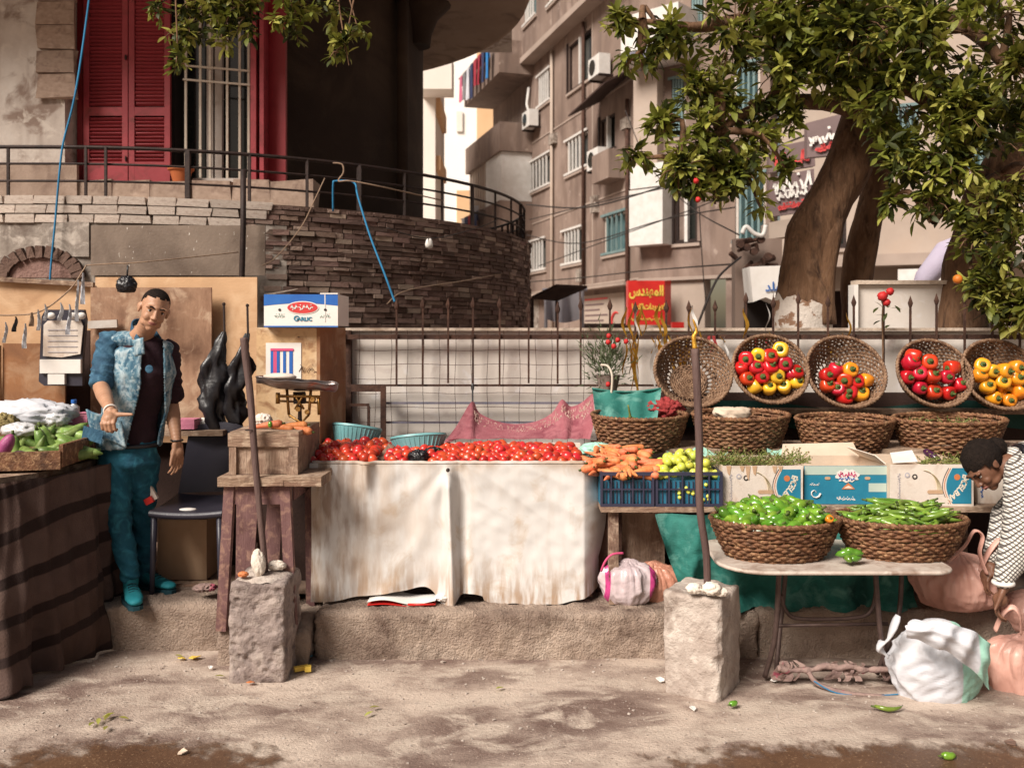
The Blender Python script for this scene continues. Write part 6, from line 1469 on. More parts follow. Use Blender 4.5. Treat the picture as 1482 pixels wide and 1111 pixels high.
def crate(px0, px1, Y, lab):
    x0, x1 = PX(px0, Y), PX(px1, Y); z0, z1 = TZ_, PZ(683, Y); D = .42
    t = T('plastic_crate', lab, 'crate', V(((x0 + x1) / 2, Y, z0)), group='dark plastic crates on the plank table')
    b = MB(); b.bx(x0, x1, Y, Y + .012, z1 - .018, z1); b.bx(x0, x1, Y, Y + .012, z0, z0 + .014); b.bx(x0, x0 + .012, Y + .0, Y + .012, z0 + .0141, z1 - .0181); b.bx(x1 - .012, x1, Y, Y + .012, z0 + .0141, z1 - .0181)
    b.bx(x0, x0 + .012, Y + .0121, Y + D, z1 - .018, z1); b.bx(x1 - .012, x1, Y + .0121, Y + D, z1 - .018, z1); b.bx(x0, x1, Y + D + .0001, Y + D + .012, z1 - .018, z1); O('frame', b, M['crate_plastic'], t)
    n = 14
    for k in range(1, 5):
        x = x0 + (x1 - x0) * k / 5; b = MB(); b.bx(x - .004, x + .004, Y + .001, Y + .011, z0 + .0141, z1 - .0181); O('rib', b, M['crate_plastic'], t)
    b = MB(); b.bx(x0 + .0121, x1 - .0121, Y + .002, Y + .0105, (z0 + z1) / 2 - .004, (z0 + z1) / 2 + .004); O('rib', b, M['crate_plastic'], t)
    b = MB()
    for k in range(n + 1):
        x = x0 + .014 + (x1 - x0 - .028) * k / n; b.bx(x - .0022, x + .0022, Y + .014, Y + .018, z0 + .014, z1 - .05)
    O('fine_bars', b, M['crate_plastic'], t)
    b = MB(); b.bx(x0 + .004, x1 - .004, Y + .021, Y + .024, z0 + .005, z1 - .045); b.bx(x0 + .003, x0 + .007, Y + .0241, Y + D, z0, z1 - .02); b.bx(x1 - .007, x1 - .003, Y + .0241, Y + D, z0, z1 - .02); b.bx(x0 + .01, x1 - .01, Y + .03, Y + D, z1 - .07, z1 - .06); O('liner', b, M['crate_inside'], t)
    return x0, x1, z1, Y, D
c1 = crate(869, 947, 4.66, 'left dark crate, heaped with carrots'); c2 = crate(949, 1046, 4.66, 'right dark crate, heaped with yellow green limes')
rr = random.Random(9)
x0, x1, z1, Y, D = c1
cn = 0
for j in range(6):
    for i in range(10):
        x = x0 + .01 + (x1 - x0 - .02) * rr.random(); y = Y + .035 + j * .065; z = z1 - .01 + .016 * j - .018 * abs(x - (x0 + x1) / 2) / .15 + rr.uniform(-.004, .024)
        ca((x, y, z), (0, radians(90 + rr.uniform(-10, 10)), radians(rr.choice((rr.uniform(-25, 25), rr.uniform(-70, -30), 90 + rr.uniform(-30, 30))))), 'orange carrot loose in the heap over the left crate', rr.uniform(.95, 1.35), 'carrots heaped over the left crate'); cn += 1
for i in range(14):
    x = x0 - .06 + .10 * rr.random(); ca((x, Y + .05 + rr.random() * .2, z1 + rr.uniform(-.02, .04)), (0, radians(90 + rr.uniform(-20, 20)), rr.uniform(0, 6)), 'orange carrot loose in the heap over the left crate', rr.uniform(.9, 1.2), 'carrots heaped over the left crate')
b = MB(); b.ball((0, 0, 0), (.0235, .0235, .0225), 14, 9, fn=lambda p: 1 + .05 * abs(p.z) ** 8); lm = Proto(veg('lime', b, M['lime'], 'lime'))
x0, x1, z1, Y, D = c2
pl_ = []
for lay in range(4):
    for k in range(60):
        rx = (x1 - x0) / 2 * (1.0 - lay * .16); x = (x0 + x1) / 2 + rx * rr.uniform(-1, 1); y = Y + .02 + lay * .035 + rr.random() * (D * .75 - lay * .06); z = z1 - .006 + lay * .024 + .03 * (y - Y) - .03 * ((x - (x0 + x1) / 2) / .18) ** 2
        if all((x - q[0]) ** 2 + (y - q[1]) ** 2 + (z - q[2]) ** 2 > .036 ** 2 for q in pl_): pl_.append((x, y, z))
for q in pl_: lm(q, (rr.uniform(0, 6), rr.uniform(0, 6), 0), 'yellow green lime loose in the heap over the right crate', rr.uniform(.9, 1.15), 'limes heaped over the right crate')
for k in range(12): lm((rr.uniform(x0 + .12, x1 - .05), Y + .018, rr.uniform(TZ_ + .03, z1 - .06)), label='yellow green lime loose in the heap over the right crate', scale=.45, group='limes heaped over the right crate')

# ---- cartons
def carton(px0, px1, py0, Y, mt, lab, D=.40):
    x0, x1, z0, z1 = PX(px0, Y), PX(px1, Y), TZ_, PZ(py0, Y)
    t = T('banana_carton' if mt != 'print_teal' else 'fruit_carton', lab, 'carton', V(((x0 + x1) / 2, Y, z0)))
    b = MB(); b.bx(x0, x1, Y, Y + .006, z0, z1, jit=.001); O('front', b, M[mt], t)
    b = MB(); b.bx(x0, x0 + .006, Y + .0061, Y + D, z0, z1); b.bx(x1 - .006, x1, Y + .0061, Y + D, z0, z1); b.bx(x0, x1, Y + D + .0001, Y + D + .006, z0, z1); b.bx(x0 + .006, x1 - .006, Y + .007, Y + D, z0 + .01, z0 + .016); O('side', b, M['card'], t)
    return t, x0, x1, z0, z1
def slot(c, w, h, m, par, nm='hand_slot'):
    b = MB(); ol = [V((c.x + sx * (w / 2 - h / 2) + h / 2 * cos(a), c.y, c.z + h / 2 * sin(a))) for sx, a0_ in ((1, -pi / 2), (-1, pi / 2)) for a in [a0_ + pi * k / 8 for k in range(9)]]
    b.prism(ol, (0, .001, 0), 0); return O(nm, b, M[m], par)
def banana_print(t, x0, x1, z0, z1, Y, full=True):
    w = x1 - x0; h = z1 - z0
    n = 14; xs = lambda k: x0 + w * (.745 - .075 * sin(pi * (k / n)))
    for i, (d, mt) in enumerate(((0, 'print_tealx'), (-.010, 'print_black'), (-.020, 'print_pink'))):
        b = MB()
        if i == 0:
            ol = [V((xs(k), Y - .0014, z0 + .012 + (h - .03) * k / n)) for k in range(n + 1)] + [V((x1 - .012, Y - .0014, z1 - .018)), V((x1 - .012, Y - .0014, z0 + .012))]
            b.prism(ol, (0, .001, 0), 0); O('blue_print', b, M['print_teal'], t)
        else:
            b.tube([V((xs(k) + d, Y - .001, z0 + .012 + (h - .03) * k / n)) for k in range(n + 1)], .0016, 4); O('outline', b, M['print_orange' if i == 1 else 'print_black'], t)
    for k in range(4):
        b = MB(); c0 = V((x0 + w * (.47 + .035 * k), Y - .0012, z1 - .03))
        b.tube([c0 + V((-.03 + .10 * sin(a) * (.7 + .12 * k) - .02 * k, 0, .10 * (cos(a) - 1) * (1 + .05 * k))) for a in [.1 + 1.5 * q / 8 for q in range(9)]], [.0015 + .006 * sin(pi * q / 8) for q in range(9)], 6, flat=.15); O('banana_print', b, M['print_pale'], t)
    slot(V((x0 + w * .54, Y - .0016, z0 + h * .34)), .085, .020, 'card_tan', t)
    for dx, r, mt in ((.20, .014, 'grey_sheet'), (.29, .014, 'print_black')):
        b = MB(); c = V((x0 + w * dx, Y - .0005, z1 - .055 - (.008 if dx > .25 else 0))); b.tube([c, c - V((0, .0015, 0))], r, 16); rg = O('round_mark', b, M[mt], t)
        b = MB(); b.tube([c - V((0, .0016, 0)), c - V((0, .0022, 0))], r * .5, 12); O('round_mark_centre', b, M['card_white'], rg)
    b = MB(); c = V((x1 - w * .20, Y - .0016, z1 - .065)); b.tube([c, c - V((0, .001, 0))], .016, 16); O('orange_seal', b, M['print_orange'], t)
    scribble(V((x0 + w * .10, Y, z0 + h * .45)), (0, 0, 1), (-1, 0, 0), h * .7, .018, M['grey_sheet'], t, 40, 9, .12, off=.0006)
    word = 'EXCELBAN'
    for k, chh in enumerate(word):
        f = k / 7; a = radians(80 - 88 * f)
        cx_ = x1 - w * .23 + .075 * sin(a) * 1.0 - .012; cz_ = z0 + h * .74 - .118 * f - .006 + .0
        cx_ = x1 - .045 - .085 * f ** 2.0
        xd = V((-(.25 + 1.0 * f), 0, -1 + .55 * f)).normalized(); yd = V((-xd.z, 0, xd.x)) * -1
        yd = V((0, -1, 0)).cross(xd) * -1
        if (xd.cross(yd)).y > 0: yd = -yd
        text(chh, .042, V((cx_, Y - .0020, cz_)), xd, yd, M['print_cream'], t, .0006, bold=.0014)
YK = 4.70
t, x0, x1, z0, z1 = carton(1046, 1162, 674, YK, 'card_white', 'white and blue banana carton topped with herbs, left of the teal carton'); banana_print(t, x0, x1, z0, z1, YK)
for k, (dx, ln) in enumerate(((.03, .05), (.10, .03), (.13, .075), (.165, .05), (.27, .04), (.30, .03))):
    b = MB(); b.prism([V((x0 + dx - .012, YK - .003, z1)), V((x0 + dx + .014, YK - .003, z1)), V((x0 + dx + .006, YK - .003, z1 - ln)), V((x0 + dx - .004, YK - .003, z1 - ln * .8))], (0, .0015, 0), 4); O('torn_card', b, M['card_tan'], t)
t, x0, x1, z0, z1 = carton(1164, 1286, 674, YK + .03, 'print_teal', 'teal fruit carton with open flaps between the two banana cartons'); yk = YK + .03
b = MB(); b.bx(x0 + .002, x1 - .002, yk - .0015, yk - .0003, z1 - .046, z1 - .001); O('mint_band', b, M['print_mint'], t)
b = MB(); rr = random.Random(2); cc = V(((x0 + x1) / 2 + .005, yk - .003, z1 - .052))
ol = [cc + V(((.062 + .009 * sin(k * 2.3)) * cos(2 * pi * k / 22), 0, (.033 + .005 * cos(k * 3.1)) * sin(2 * pi * k / 22))) for k in range(22)]; b.prism(ol, (0, .001, 0), 0); O('logo_ground', b, M['white'], t)
scribble(cc + V((0, -.0005, .008)), (1, 0, 0), (0, 0, 1), .10, .030, M['print_pink'], t, 51, 3, .16, off=.001); scribble(cc + V((0, -.0005, -.012)), (1, 0, 0), (0, 0, 1), .09, .024, M['print_blue'], t, 52, 3, .16, off=.001)
b = MB(); c = cc + V((.004, 0, -.062)); b.prism([c + V((-.035, 0, -.008)), c + V((.035, 0, -.008)), c + V((.02, 0, .008)), c + V((0, 0, .026)), c + V((-.02, 0, .008))], (0, .001, 0), 5); O('emblem', b, M['print_orange'], t)
b = MB(); b.prism([c + V((-.024, -.001, -.003)), c + V((.026, -.001, -.003)), c + V((0, -.001, .012))], (0, .0008, 0), 3); O('emblem_centre', b, M['print_cream'], t)
for dx in (-.105, .105): slot(cc + V((dx, 0, -.012)), .03, .016, 'card_tan', t, 'hand_hole')
b = MB(); c = V((x0 + .055, yk - .0015, z0 + .06)); b.tube([c + V(((.006 + .0024 * k) * cos(k * .62), 0, (.006 + .0024 * k) * sin(k * .62))) for k in range(11)], [.002 + .0008 * k for k in range(11)], 5, flat=.4); O('swirl', b, M['white'], t)
scribble(V((x0 + .055, yk, z0 + .105)), (1, 0, 0), (0, 0, 1), .05, .014, M['white'], t, 54, 3, .2, off=.001)
b = MB(); b.bx(x1 - .105, x1 - .012, yk - .0012, yk - .0003, z0 + .065, z0 + .11); O('pale_label', b, M['print_mint'], t)
scribble(V(((x0 + x1) / 2, yk, z0 + .03)), (1, 0, 0), (0, 0, 1), .10, .02, M['white'], t, 55, 4, .2, off=.001)
b = MB(); b.prism([V((x0, yk + .40, z1)), V((x1, yk + .40, z1)), V((x1 - .02, yk + .44, z1 + .07)), V((x0 + .02, yk + .44, z1 + .06))], (0, .005, 0), 4); O('flap', b, M['card'], t)
b = MB(); b.prism([V((x1 - .004, yk + .01, z1)), V((x1 - .004, yk + .38, z1)), V((x1 - .09, yk + .36, z1 + .055)), V((x1 - .06, yk + .03, z1 + .05))], (.004, 0, .003), 4); O('flap', b, M['card_white'], t)
t, x0, x1, z0, z1 = carton(1289, 1409, 672, YK - .02, 'card_white', 'white and blue banana carton in front of the woman, right of the teal carton'); banana_print(t, x0, x1, z0, z1, YK - .02)
t, x0, x1, z0, z1 = carton(1415, 1530, 690, YK + .05, 'card_white', 'banana carton mostly hidden behind the woman sleeve')
scribble(V((x0 + .02, YK + .05, z0 + .1)), (0, 0, 1), (-1, 0, 0), .14, .018, M['print_blue'], t, 60, 6, .2, off=.0006)
# herbs and leaves on the cartons
def herbs(px0, px1, py, Y, n, lab, sd, mats_=('herb', 'dry_herb'), h=.05, cat='herbs'):
    rr = random.Random(sd); b = MB(); c = P((px0 + px1) / 2, py, Y)
    for k in range(n):
        p = P(rr.uniform(px0, px1), py + rr.uniform(-2, 6), Y + rr.uniform(-.02, .22)); d = V((rr.uniform(-1, 1), rr.uniform(-.5, .3), rr.uniform(-.1, .7))).normalized()
        b.mi = rr.choice((0, 0, 1)) if len(mats_) > 1 else 0
        L = rr.uniform(.5, 1.3) * h; b.tube([p, p + d * L * .6, p + d * L + V((0, 0, -.006))], [.0022, .0018, .001], 4, cap=False)
        for q in range(4):
            e = p + d * L * rr.uniform(.4, 1); s_ = V((rr.uniform(-1, 1), rr.uniform(-1, 0), rr.uniform(-.5, 1))).normalized() * .012; w = s_.cross(d).normalized() * .005
            b.add([e, e + s_ * .5 + w, e + s_, e + s_ * .5 - w], [(0, 1, 2, 3)])
    return O('herb_bunch', b, [M[m] for m in mats_], smooth=True, kind='stuff', label=lab, cat=cat)
herbs(1000, 1160, 668, 4.78, 420, 'ragged green herbs heaped over the left banana carton', 3, h=.09)
herbs(1335, 1410, 668, 4.72, 150, 'sparse herb stalks on the right banana carton', 4, h=.06)
herbs(1300, 1420, 612, 5.45, 110, 'thin herb sprigs on the rim of the right hand row basket', 6, h=.05)
b = MB(); b.tube(spline([P(1338, 652, 4.85), P(1350, 660, 4.8), P(1362, 668, 4.76)], 4), [.012, .018, .02, .021, .021, .02, .018, .012, .004], 10); O('long_eggplant', b, M['eggplant'], smooth=True, label='long dark eggplant lying across the right banana carton', cat='eggplant')
b = MB(); b.prism([P(1292, 670, 4.9), P(1328, 668, 4.8), P(1320, 652, 5.0), P(1288, 656, 5.1)], (0, 0, .004), 4); O('paper_sheet', b, M['white'], label='folded white paper on the corner of the right banana carton', cat='paper')
b = MB(); b.grid(lambda u, v: P(965 + 90 * u, 668 - 16 * v + 6 * sin(u * 9), 5.15 + .12 * v) + V((0, .03 * sin(u * 14), 0)), 26, 6); O('plastic_sheet', b, M['bag_white'], smooth=True, label='pale plastic sheeting between the limes and the baskets behind', cat='plastic sheet')
b = MB(); b.grid(lambda u, v: P(1110 + 60 * u, 662 - 14 * v + 4 * sin(u * 8), 5.2 + .1 * v), 16, 5); O('plastic_sheet', b, M['bag_white'], smooth=True, label='strip of pale plastic behind the left banana carton', cat='plastic sheet')

# ================================================================ shelf with the row of oval baskets
sh = T('basket_bench', 'long bench behind the crates carrying the oval baskets', 'bench', V((1.6, 5.5, .225)))
BZ = PZ(653, 5.22)
b = MB(); b.bx(PX(862, 5.4), 3.6, 5.33, 5.75, BZ - .03, BZ); O('bench_top', b, M['old_wood_h'], sh)
for x in (.75, 2.0, 3.3):
    b = MB(); b.bx(x, x + .05, 5.4, 5.45, .225, BZ - .031); O('leg', b, M['old_wood'], sh)
row_ = basket('oval_basket', .285, .20, .185, .76, 11, 26)
RW = Proto(row_); 
for px, lab, rz, sc, Y in ((926, 'oval basket under the teal cloth, leftmost in the back row', .05, 1.0, 5.45), (1073, 'oval basket holding a white bundle, behind the leaning pole', 0, 1.0, 5.45), (1224, 'oval basket behind the teal carton in the back row', -.04, 1.0, 5.45), (1378, 'long oval basket behind the woman, rightmost in the back row', .02, (1.16, 1, 1.0), 5.47)):
    RW((PX(px, 5.42), Y, BZ + .003 + (0.0 if px < 1200 else -.028)), (radians(4), 0, rz), lab, sc)
b = MB(); b.bx(PX(862, 5.4), 3.6, 5.36, 5.72, BZ - .028, BZ - .026); 
# dark backing with shade put into its colour, upper ledge for the tilted baskets
b = MB(); b.bx(PX(864, 6.1), 4.2, 6.10, 6.13, .225, PZ(568, 6.1)); O('shade_backing', b, M['awning'], label='dark backing with shade painted in, behind the oval baskets below the round ones', cat='cloth')
b = MB(); b.grid(lambda u, v: V((1.15 + 2.6 * u, 6.05 + .03 * sin(u * 30), 1.0 + .16 * v + .03 * sin(u * 11))), 40, 4); O('green_cloth', b, M['teal_shaded'], smooth=True, label='green cloth with shading painted in, showing in the gap behind the oval baskets', cat='cloth')
b = MB(); b.bx(PX(940, 6.0), 4.2, 5.9, 6.09, PZ(592, 5.95) - .03, PZ(592, 5.95)); O('upper_ledge', b, M['old_wood_h'], label='narrow wooden ledge the round baskets lean on', cat='ledge')
# teal cloth above first basket, net of dry chillies, bundle
cl = T('teal_cloth', 'teal cloth stretched over the leftmost oval basket', 'cloth', P(905, 600, 5.5))
b = MB(); b.grid(lambda u, v: P(857 + 100 * u + 6 * v * (1 - 2 * u), 562 + 42 * v + 5 * sin(pi * u), 5.62 - .12 * v) + V((0, .012 * sin(u * 17) + .01 * noise.noise(V((u * 6, v * 5, 0))), 0)), 30, 12); O('cloth_panel', b, M['teal_tarp'], cl, smooth=True)
b = MB(); b.tube([P(857 + 100 * u, 562 + 5 * sin(pi * u), 5.615) for u in [k / 12 for k in range(13)]], .007, 6); O('hem', b, M['teal_tarp'], cl, smooth=True)
b = crumple(P(962, 592, 5.6), (.12, .09, .07), .35, 4, sd=20); O('red_net_bag', b, mat('dried_red', [(.25, .02, .02), (.38, .05, .05)], scale=40, rough=.8, bump=.8, bscale=60), smooth=True, label='dark red net bag slumped between teal cloth and round basket', cat='bag')
b = crumple(P(1060, 596, 5.5), (.115, .08, .075), .15, 2, sd=21, top=.4); O('white_bundle', b, M['card'], smooth=True, label='pale tied bundle in the second oval basket', cat='bundle')
b = MB(); b.tube(spline([P(912, 604, 5.35), P(911, 596, 5.34), P(909, 586, 5.33)], 3), [.014, .009, .007, .006, .006, .005, .005], 7); b.ball(P(914, 606, 5.36), (.03, .02, .012), 10, 6); O('green_stalk', b, M['herb'], smooth=True, label='green stalk sticking up from the leftmost oval basket', cat='stalk')

# ================================================================ tilted round baskets of peppers
TL = radians(62)
rb = basket('round_basket', .235, .235, .15, .50, 12, 30, 'wicker_grey', True, .55)
RB = Proto(rb)
bellp = {}
for cn_, mt in (('red', 'pepper_red'), ('yellow', 'pepper_yellow'), ('orange', 'pepper_orange')):
    fb_, st_ = bell({'red': 0, 'yellow': .4, 'orange': .8}[cn_]); bellp[cn_] = Proto(veg('bell_pepper', fb_, M[mt], 'bell pepper', st_))
def round_basket(px, py, lab, pep, what, sc=1.0, Y=5.72):
    Rm = Matrix.Rotation(TL, 3, 'X'); base = P(px, py, Y) - Rm @ V((0, 0, .15 * sc))
    RB(base, (TL, 0, 0), lab, sc)
    rr = random.Random(px)
    for x, y, c in pep:
        r = sqrt((x - px) ** 2 + (y - py) ** 2) / 55; dep = .05 + .02 * rr.random() + (.02 if r < .5 else 0)
        q = P(x, y, Y) ; n_ = Rm @ V((0, 0, 1)); q = q - n_ * (.045 * (r ** 2) * 0 + .012) + n_ * (.03 * (1 - r))
        d = (V((0, -1, .25)) + V((rr.uniform(-.5, .5), 0, rr.uniform(-.5, .5)))).normalized()
        if rr.random() < .15: d = V((rr.uniform(-1, 1), -.3, rr.uniform(-.5, 1))).normalized()
        e = d.to_track_quat('Z', 'Y').to_euler()
        k = bellp[c](q, e, '%s bell pepper in %s' % (c, what), rr.uniform(1.0, 1.22), '%s bell peppers in %s' % (c, what)); 
        if k.name not in TW: TW.add(k.name)
    # a lower layer that fills the bowl
    for x, y, c in pep[::2]:
        q = P((x + px) / 2, (y + py) / 2 + 6, Y) - (Rm @ V((0, 0, 1))) * .055; bellp[c](q, (rr.uniform(0, 3), rr.uniform(0, 3), 0), '%s bell pepper in %s' % (c, what), 1, '%s bell peppers in %s' % (c, what))
TW = set()
round_basket(1003, 538, 'empty round basket leaning on the fence behind the tall pole', [], '', 1.02)
r_, y_, o_ = 'red', 'yellow', 'orange'
round_basket(1115, 534, 'round basket with red peppers above a band of yellow ones', [(1081, 519, r_), (1097, 514, y_), (1113, 518, r_), (1130, 507, y_), (1074, 533, r_), (1093, 532, r_), (1112, 534, r_), (1135, 527, r_), (1080, 548, r_), (1102, 545, r_), (1123, 545, y_), (1145, 541, r_), (1152, 552, y_), (1092, 560, y_), (1113, 562, y_), (1135, 560, y_), (1150, 540, r_)], 'the round basket behind the leaning pole', 1.0)
round_basket(1224, 538, 'half filled round basket of dark red peppers with a few orange ones', [(1196, 543, r_), (1208, 537, r_), (1228, 537, o_), (1254, 550, o_), (1222, 550, r_), (1238, 553, r_), (1197, 558, r_), (1212, 563, r_), (1230, 566, r_), (1245, 570, o_), (1222, 574, r_)], 'the half filled round basket under the leaning trunk', 1.04)
round_basket(1352, 540, 'round basket filled with bright red peppers only', [(1318, 524, r_), (1322, 515, r_), (1344, 525, r_), (1378, 532, r_), (1312, 545, r_), (1330, 541, r_), (1347, 546, r_), (1368, 546, r_), (1330, 561, r_), (1350, 568, r_), (1371, 568, r_), (1388, 557, r_)], 'the all red round basket', .98)
round_basket(1448, 542, 'round basket of yellow orange peppers at the right edge', [(1421, 530, o_), (1434, 537, y_), (1417, 543, o_), (1428, 560, o_), (1450, 554, o_), (1470, 548, o_), (1470, 532, o_), (1438, 575, o_), (1460, 579, o_), (1476, 566, o_), (1452, 538, o_), (1482, 540, o_), (1484, 556, y_)], 'the orange pepper basket at the right edge', 1.02)

# ================================================================ potted plant and gold strips on the fence
pp = T('potted_shrub', 'small needly shrub with red flowers at the fence above the teal cloth', 'shrub', P(880, 560, 5.9))
b = MB(); rr = random.Random(8); 
for k in range(520):
    c = P(rr.gauss(878, 14), rr.gauss(522, 18), 5.9 + rr.uniform(-.1, .1)); d = V((c.x - PX(878, 5.9), rr.uniform(-.1, .1), c.z - PZ(545, 5.9) + rr.uniform(0, .1))).normalized()
    d = (d + V((rr.uniform(-.5, .5), rr.uniform(-.6, .3), rr.uniform(-.5, .5)))).normalized(); w = d.cross(V((0, 1, 0))).normalized() * .004
    b.add([c - w, c + w, c + d * rr.uniform(.03, .07)], [(0, 1, 2)])
mat('needle', [(.055, .075, .035), (.10, .12, .06)], scale=10, rough=.6)
O('foliage', b, M['needle'], pp, kind='stuff')
b = MB(); b.lathe([(.05, 0), (.08, .13), (.085, .135), (.07, .13), (0, .12)], 16, P(880, 572, 5.9)); O('pot', b, M['grey_plaster'], pp, smooth=radians(40))
for px, py in ((881, 486), (894, 492), (906, 494), (880, 495), (880, 556), (888, 501)):
    b = MB(); b.ball(P(px, py, 5.8), .017, 10, 7, fn=lambda p: 1 + .15 * sin(p.x * 8)); O('flower', b, M['red_flower'], pp, smooth=True)
b = MB(); b.tube(spline([P(884, 574, 5.6), P(886, 545, 5.62), P(880, 530, 5.65), P(870, 528, 5.7)], 4), .007, 6); O('string', b, M['white_bar'], pp)
gf = T('gold_ribbons', 'gold and white foil ribbons dangling from the fence rail', 'ribbons', P(960, 480, 5.95))
rr = random.Random(18)
for k in range(46):
    px = rr.uniform(902, 1012) if k < 36 else rr.uniform(1040, 1230); py = rr.uniform(478, 492); L = rr.uniform(18, 60) if k % 3 else rr.uniform(60, 85)
    if k >= 36: L *= .5
    if k % 4 == 0: py -= 40; L = 44
    w = rr.uniform(.004, .011); ph = rr.uniform(0, 6); c = P(px, py, 6.0 + rr.uniform(-.08, .1))
    b = MB(); b.grid(lambda u, v: c + V(((u - .5) * w * 2 * (.4 + sin(pi * v)) + .014 * sin(v * 6 + ph), .012 * cos(v * 7 + ph) + (u - .5) * .01, -L / F * 6 * v)), 2, 9)
    O('ribbon', b, M['gold_foil'] if k % 5 else M['white'], gf, smooth=True)
for px in (1096, 1110, 1028, 1035):
    b = MB(); c = P(px, 486, 6.1); b.grid(lambda u, v: c + V(((u - .5) * .02 + .01 * sin(v * 5 + px), 0, -.12 * v)), 2, 7); O('ribbon', b, M['dried_red'], gf, smooth=True)

# ================================================================ teal tarp under the plank table
tt = T('teal_tarp', 'big teal tarpaulin hanging below the cartons down to the kerb', 'tarpaulin', V((1.3, 4.7, .225)))
def tarp(u, v):
    px = 948 + (1325 - 948) * u; x = PX(px, 4.64); left = max(0, 1 - u / .16)
    z = TZ_ - .035 - (TZ_ - .035 - .235) * v; x += left * .17 * v ** 1.2
    y = 4.64 - .05 * sin(pi * min(1, v * 1.1)) + .035 * sin(u * 31 + 2 * v) * (.3 + v) + .03 * noise.noise(V((u * 9, v * 3, 0))) + .012 * noise.noise(V((u * 30, v * 14, 5)))
    if v > .86: z = max(z, .235 + .01 * noise.noise(V((u * 20, 0, 0)))); y -= (v - .86) * .5
    return V((x, y, z))
b = MB(); b.grid(tarp, 120, 34); O('tarp_cloth', b, M['teal_tarp'], tt, smooth=True)

# ================================================================ concrete blocks and poles
bk = T('concrete_block', 'dark pitted concrete block in front of the wooden stool', 'block', V((PX(378, 4.35), 4.35, 0)))
x0, x1 = PX(331, 4.24), PX(408, 4.24); rr = random.Random(5)
b = MB(); b.rock(x0, x1 + .015, 4.24, 4.56, -.02, .462, res=.009, rad=.022, amp=.006, freq=11)
pits = [V((rr.uniform(x0, x1), 4.24, rr.uniform(.03, .45))) for _ in range(70)] + [V((x1 + .01, rr.uniform(4.25, 4.5), rr.uniform(.03, .45))) for _ in range(40)]
pr = [rr.uniform(.006, .016) for _ in pits]
for i, v in enumerate(b.v):
    for p, r in zip(pits, pr):
        if abs(v.z - p.z) < r and abs(v.x - p.x) < r * 1.2 and abs(v.y - p.y) < r * 2.2:
            d = (v - p).length
            if d < r * 1.3: k = (1 - (d / (r * 1.3)) ** 2) * r * 1.1; b.v[i] = v + (V((0, k, 0)) if v.y < 4.26 else V((-k, 0, 0)))
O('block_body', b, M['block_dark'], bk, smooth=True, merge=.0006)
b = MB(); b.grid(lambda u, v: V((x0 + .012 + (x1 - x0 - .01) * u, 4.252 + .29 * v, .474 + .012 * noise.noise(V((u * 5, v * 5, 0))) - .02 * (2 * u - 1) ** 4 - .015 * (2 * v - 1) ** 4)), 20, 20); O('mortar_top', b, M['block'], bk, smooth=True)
b = crumple(V((PX(374, 4.34), 4.34, .535)), (.034, .03, .065), .14, 2, sd=1, flatb=False, M_=Matrix.Rotation(-.1, 3, 'Y')); O('mortar_lump', b, M['pebble'], smooth=True, label='upright lump of pale mortar beside the foot of the wooden pole', cat='stone')
for px, sd in ((395, 2), (402, 5)):
    b = crumple(V((PX(px, 4.4), 4.42, .50)), (.035, .03, .025), .2, 2, sd=sd); O('pale_stone', b, M['pebble'], smooth=True, label='pale stone on the pitted block, %s of two' % ('left' if sd == 2 else 'right'), cat='stone')
b = crumple(V((PX(352, 4.3), 4.30, .49)), (.025, .02, .014), .2, 2, sd=7); O('red_scrap', b, M['print_orange'], smooth=True, label='small reddish scrap on the pitted block', cat='scrap')
b = MB(); b.tube(spline([(PX(385, 4.4), 4.40, .45), P(382, 800, 4.4), P(374, 720, 4.4), P(368, 650, 4.42), P(362, 570, 4.44), P(356, 520, 4.45), P(353, 489, 4.46)], 5), [.014 + .0002 * k for k in range(31)], 12); O('wooden_pole', b, M['pole_wood'], smooth=True, label='slightly bent dark pole leaning left from the pitted block', cat='pole')
b = MB(); b.tube([P(361, 622, 4.42) + V((.02 * cos(a), .02 * sin(a), 0)) for a in [k * .7 for k in range(10)]], .0025, 5); O('wire_tie', b, M['iron'], label='wire tied round the left pole', cat='wire')
bk = T('concrete_block', 'pale concrete block with chipped edge at the foot of the right pole', 'block', V((PX(1025, 4.1), 4.12, 0)))
rot = Matrix.Rotation(radians(-30), 3, 'Z'); cc = V((PX(1026, 4.05), 4.19, .22))
b = MB(); b.rock(-.135, .135, -.15, .15, -.23, .245, res=.009, rad=.016, amp=.005, freq=10, M=rot, c=cc)
# chip the front arris
cor = cc + rot @ V((.135, -.15, 0))
for i, v in enumerate(b.v):
    d = sqrt((v.x - cor.x) ** 2 + (v.y - cor.y) ** 2); k = max(0, .045 * (.5 + noise.noise(V((0, 3, v.z * 14)))) + .008 * noise.noise(V((2, 0, v.z * 60))))
    if d < k: w = (cc - v); w.z = 0; b.v[i] = v + w.normalized() * (k - d) * .6
O('block_body', b, M['block'], bk, smooth=True, merge=.0006)
for px, r, sd, dz in ((1004, .036, 1, .03), (1028, .045, 4, .035), (1042, .03, 6, .02)):
    b = crumple(V((PX(px, 4.05), 4.02 + .02 * (sd % 2), .465 + dz)), (r, r * .8, r * .7), .22, 1.6, sd=sd); O('pale_stone', b, M['pebble'], smooth=True, label={1: 'pale angular stone on the right block, left of the pole foot', 4: 'largest pale stone on the right block, before the pole foot', 6: 'smallest pale stone on the right block at its right side'}[sd], cat='stone')
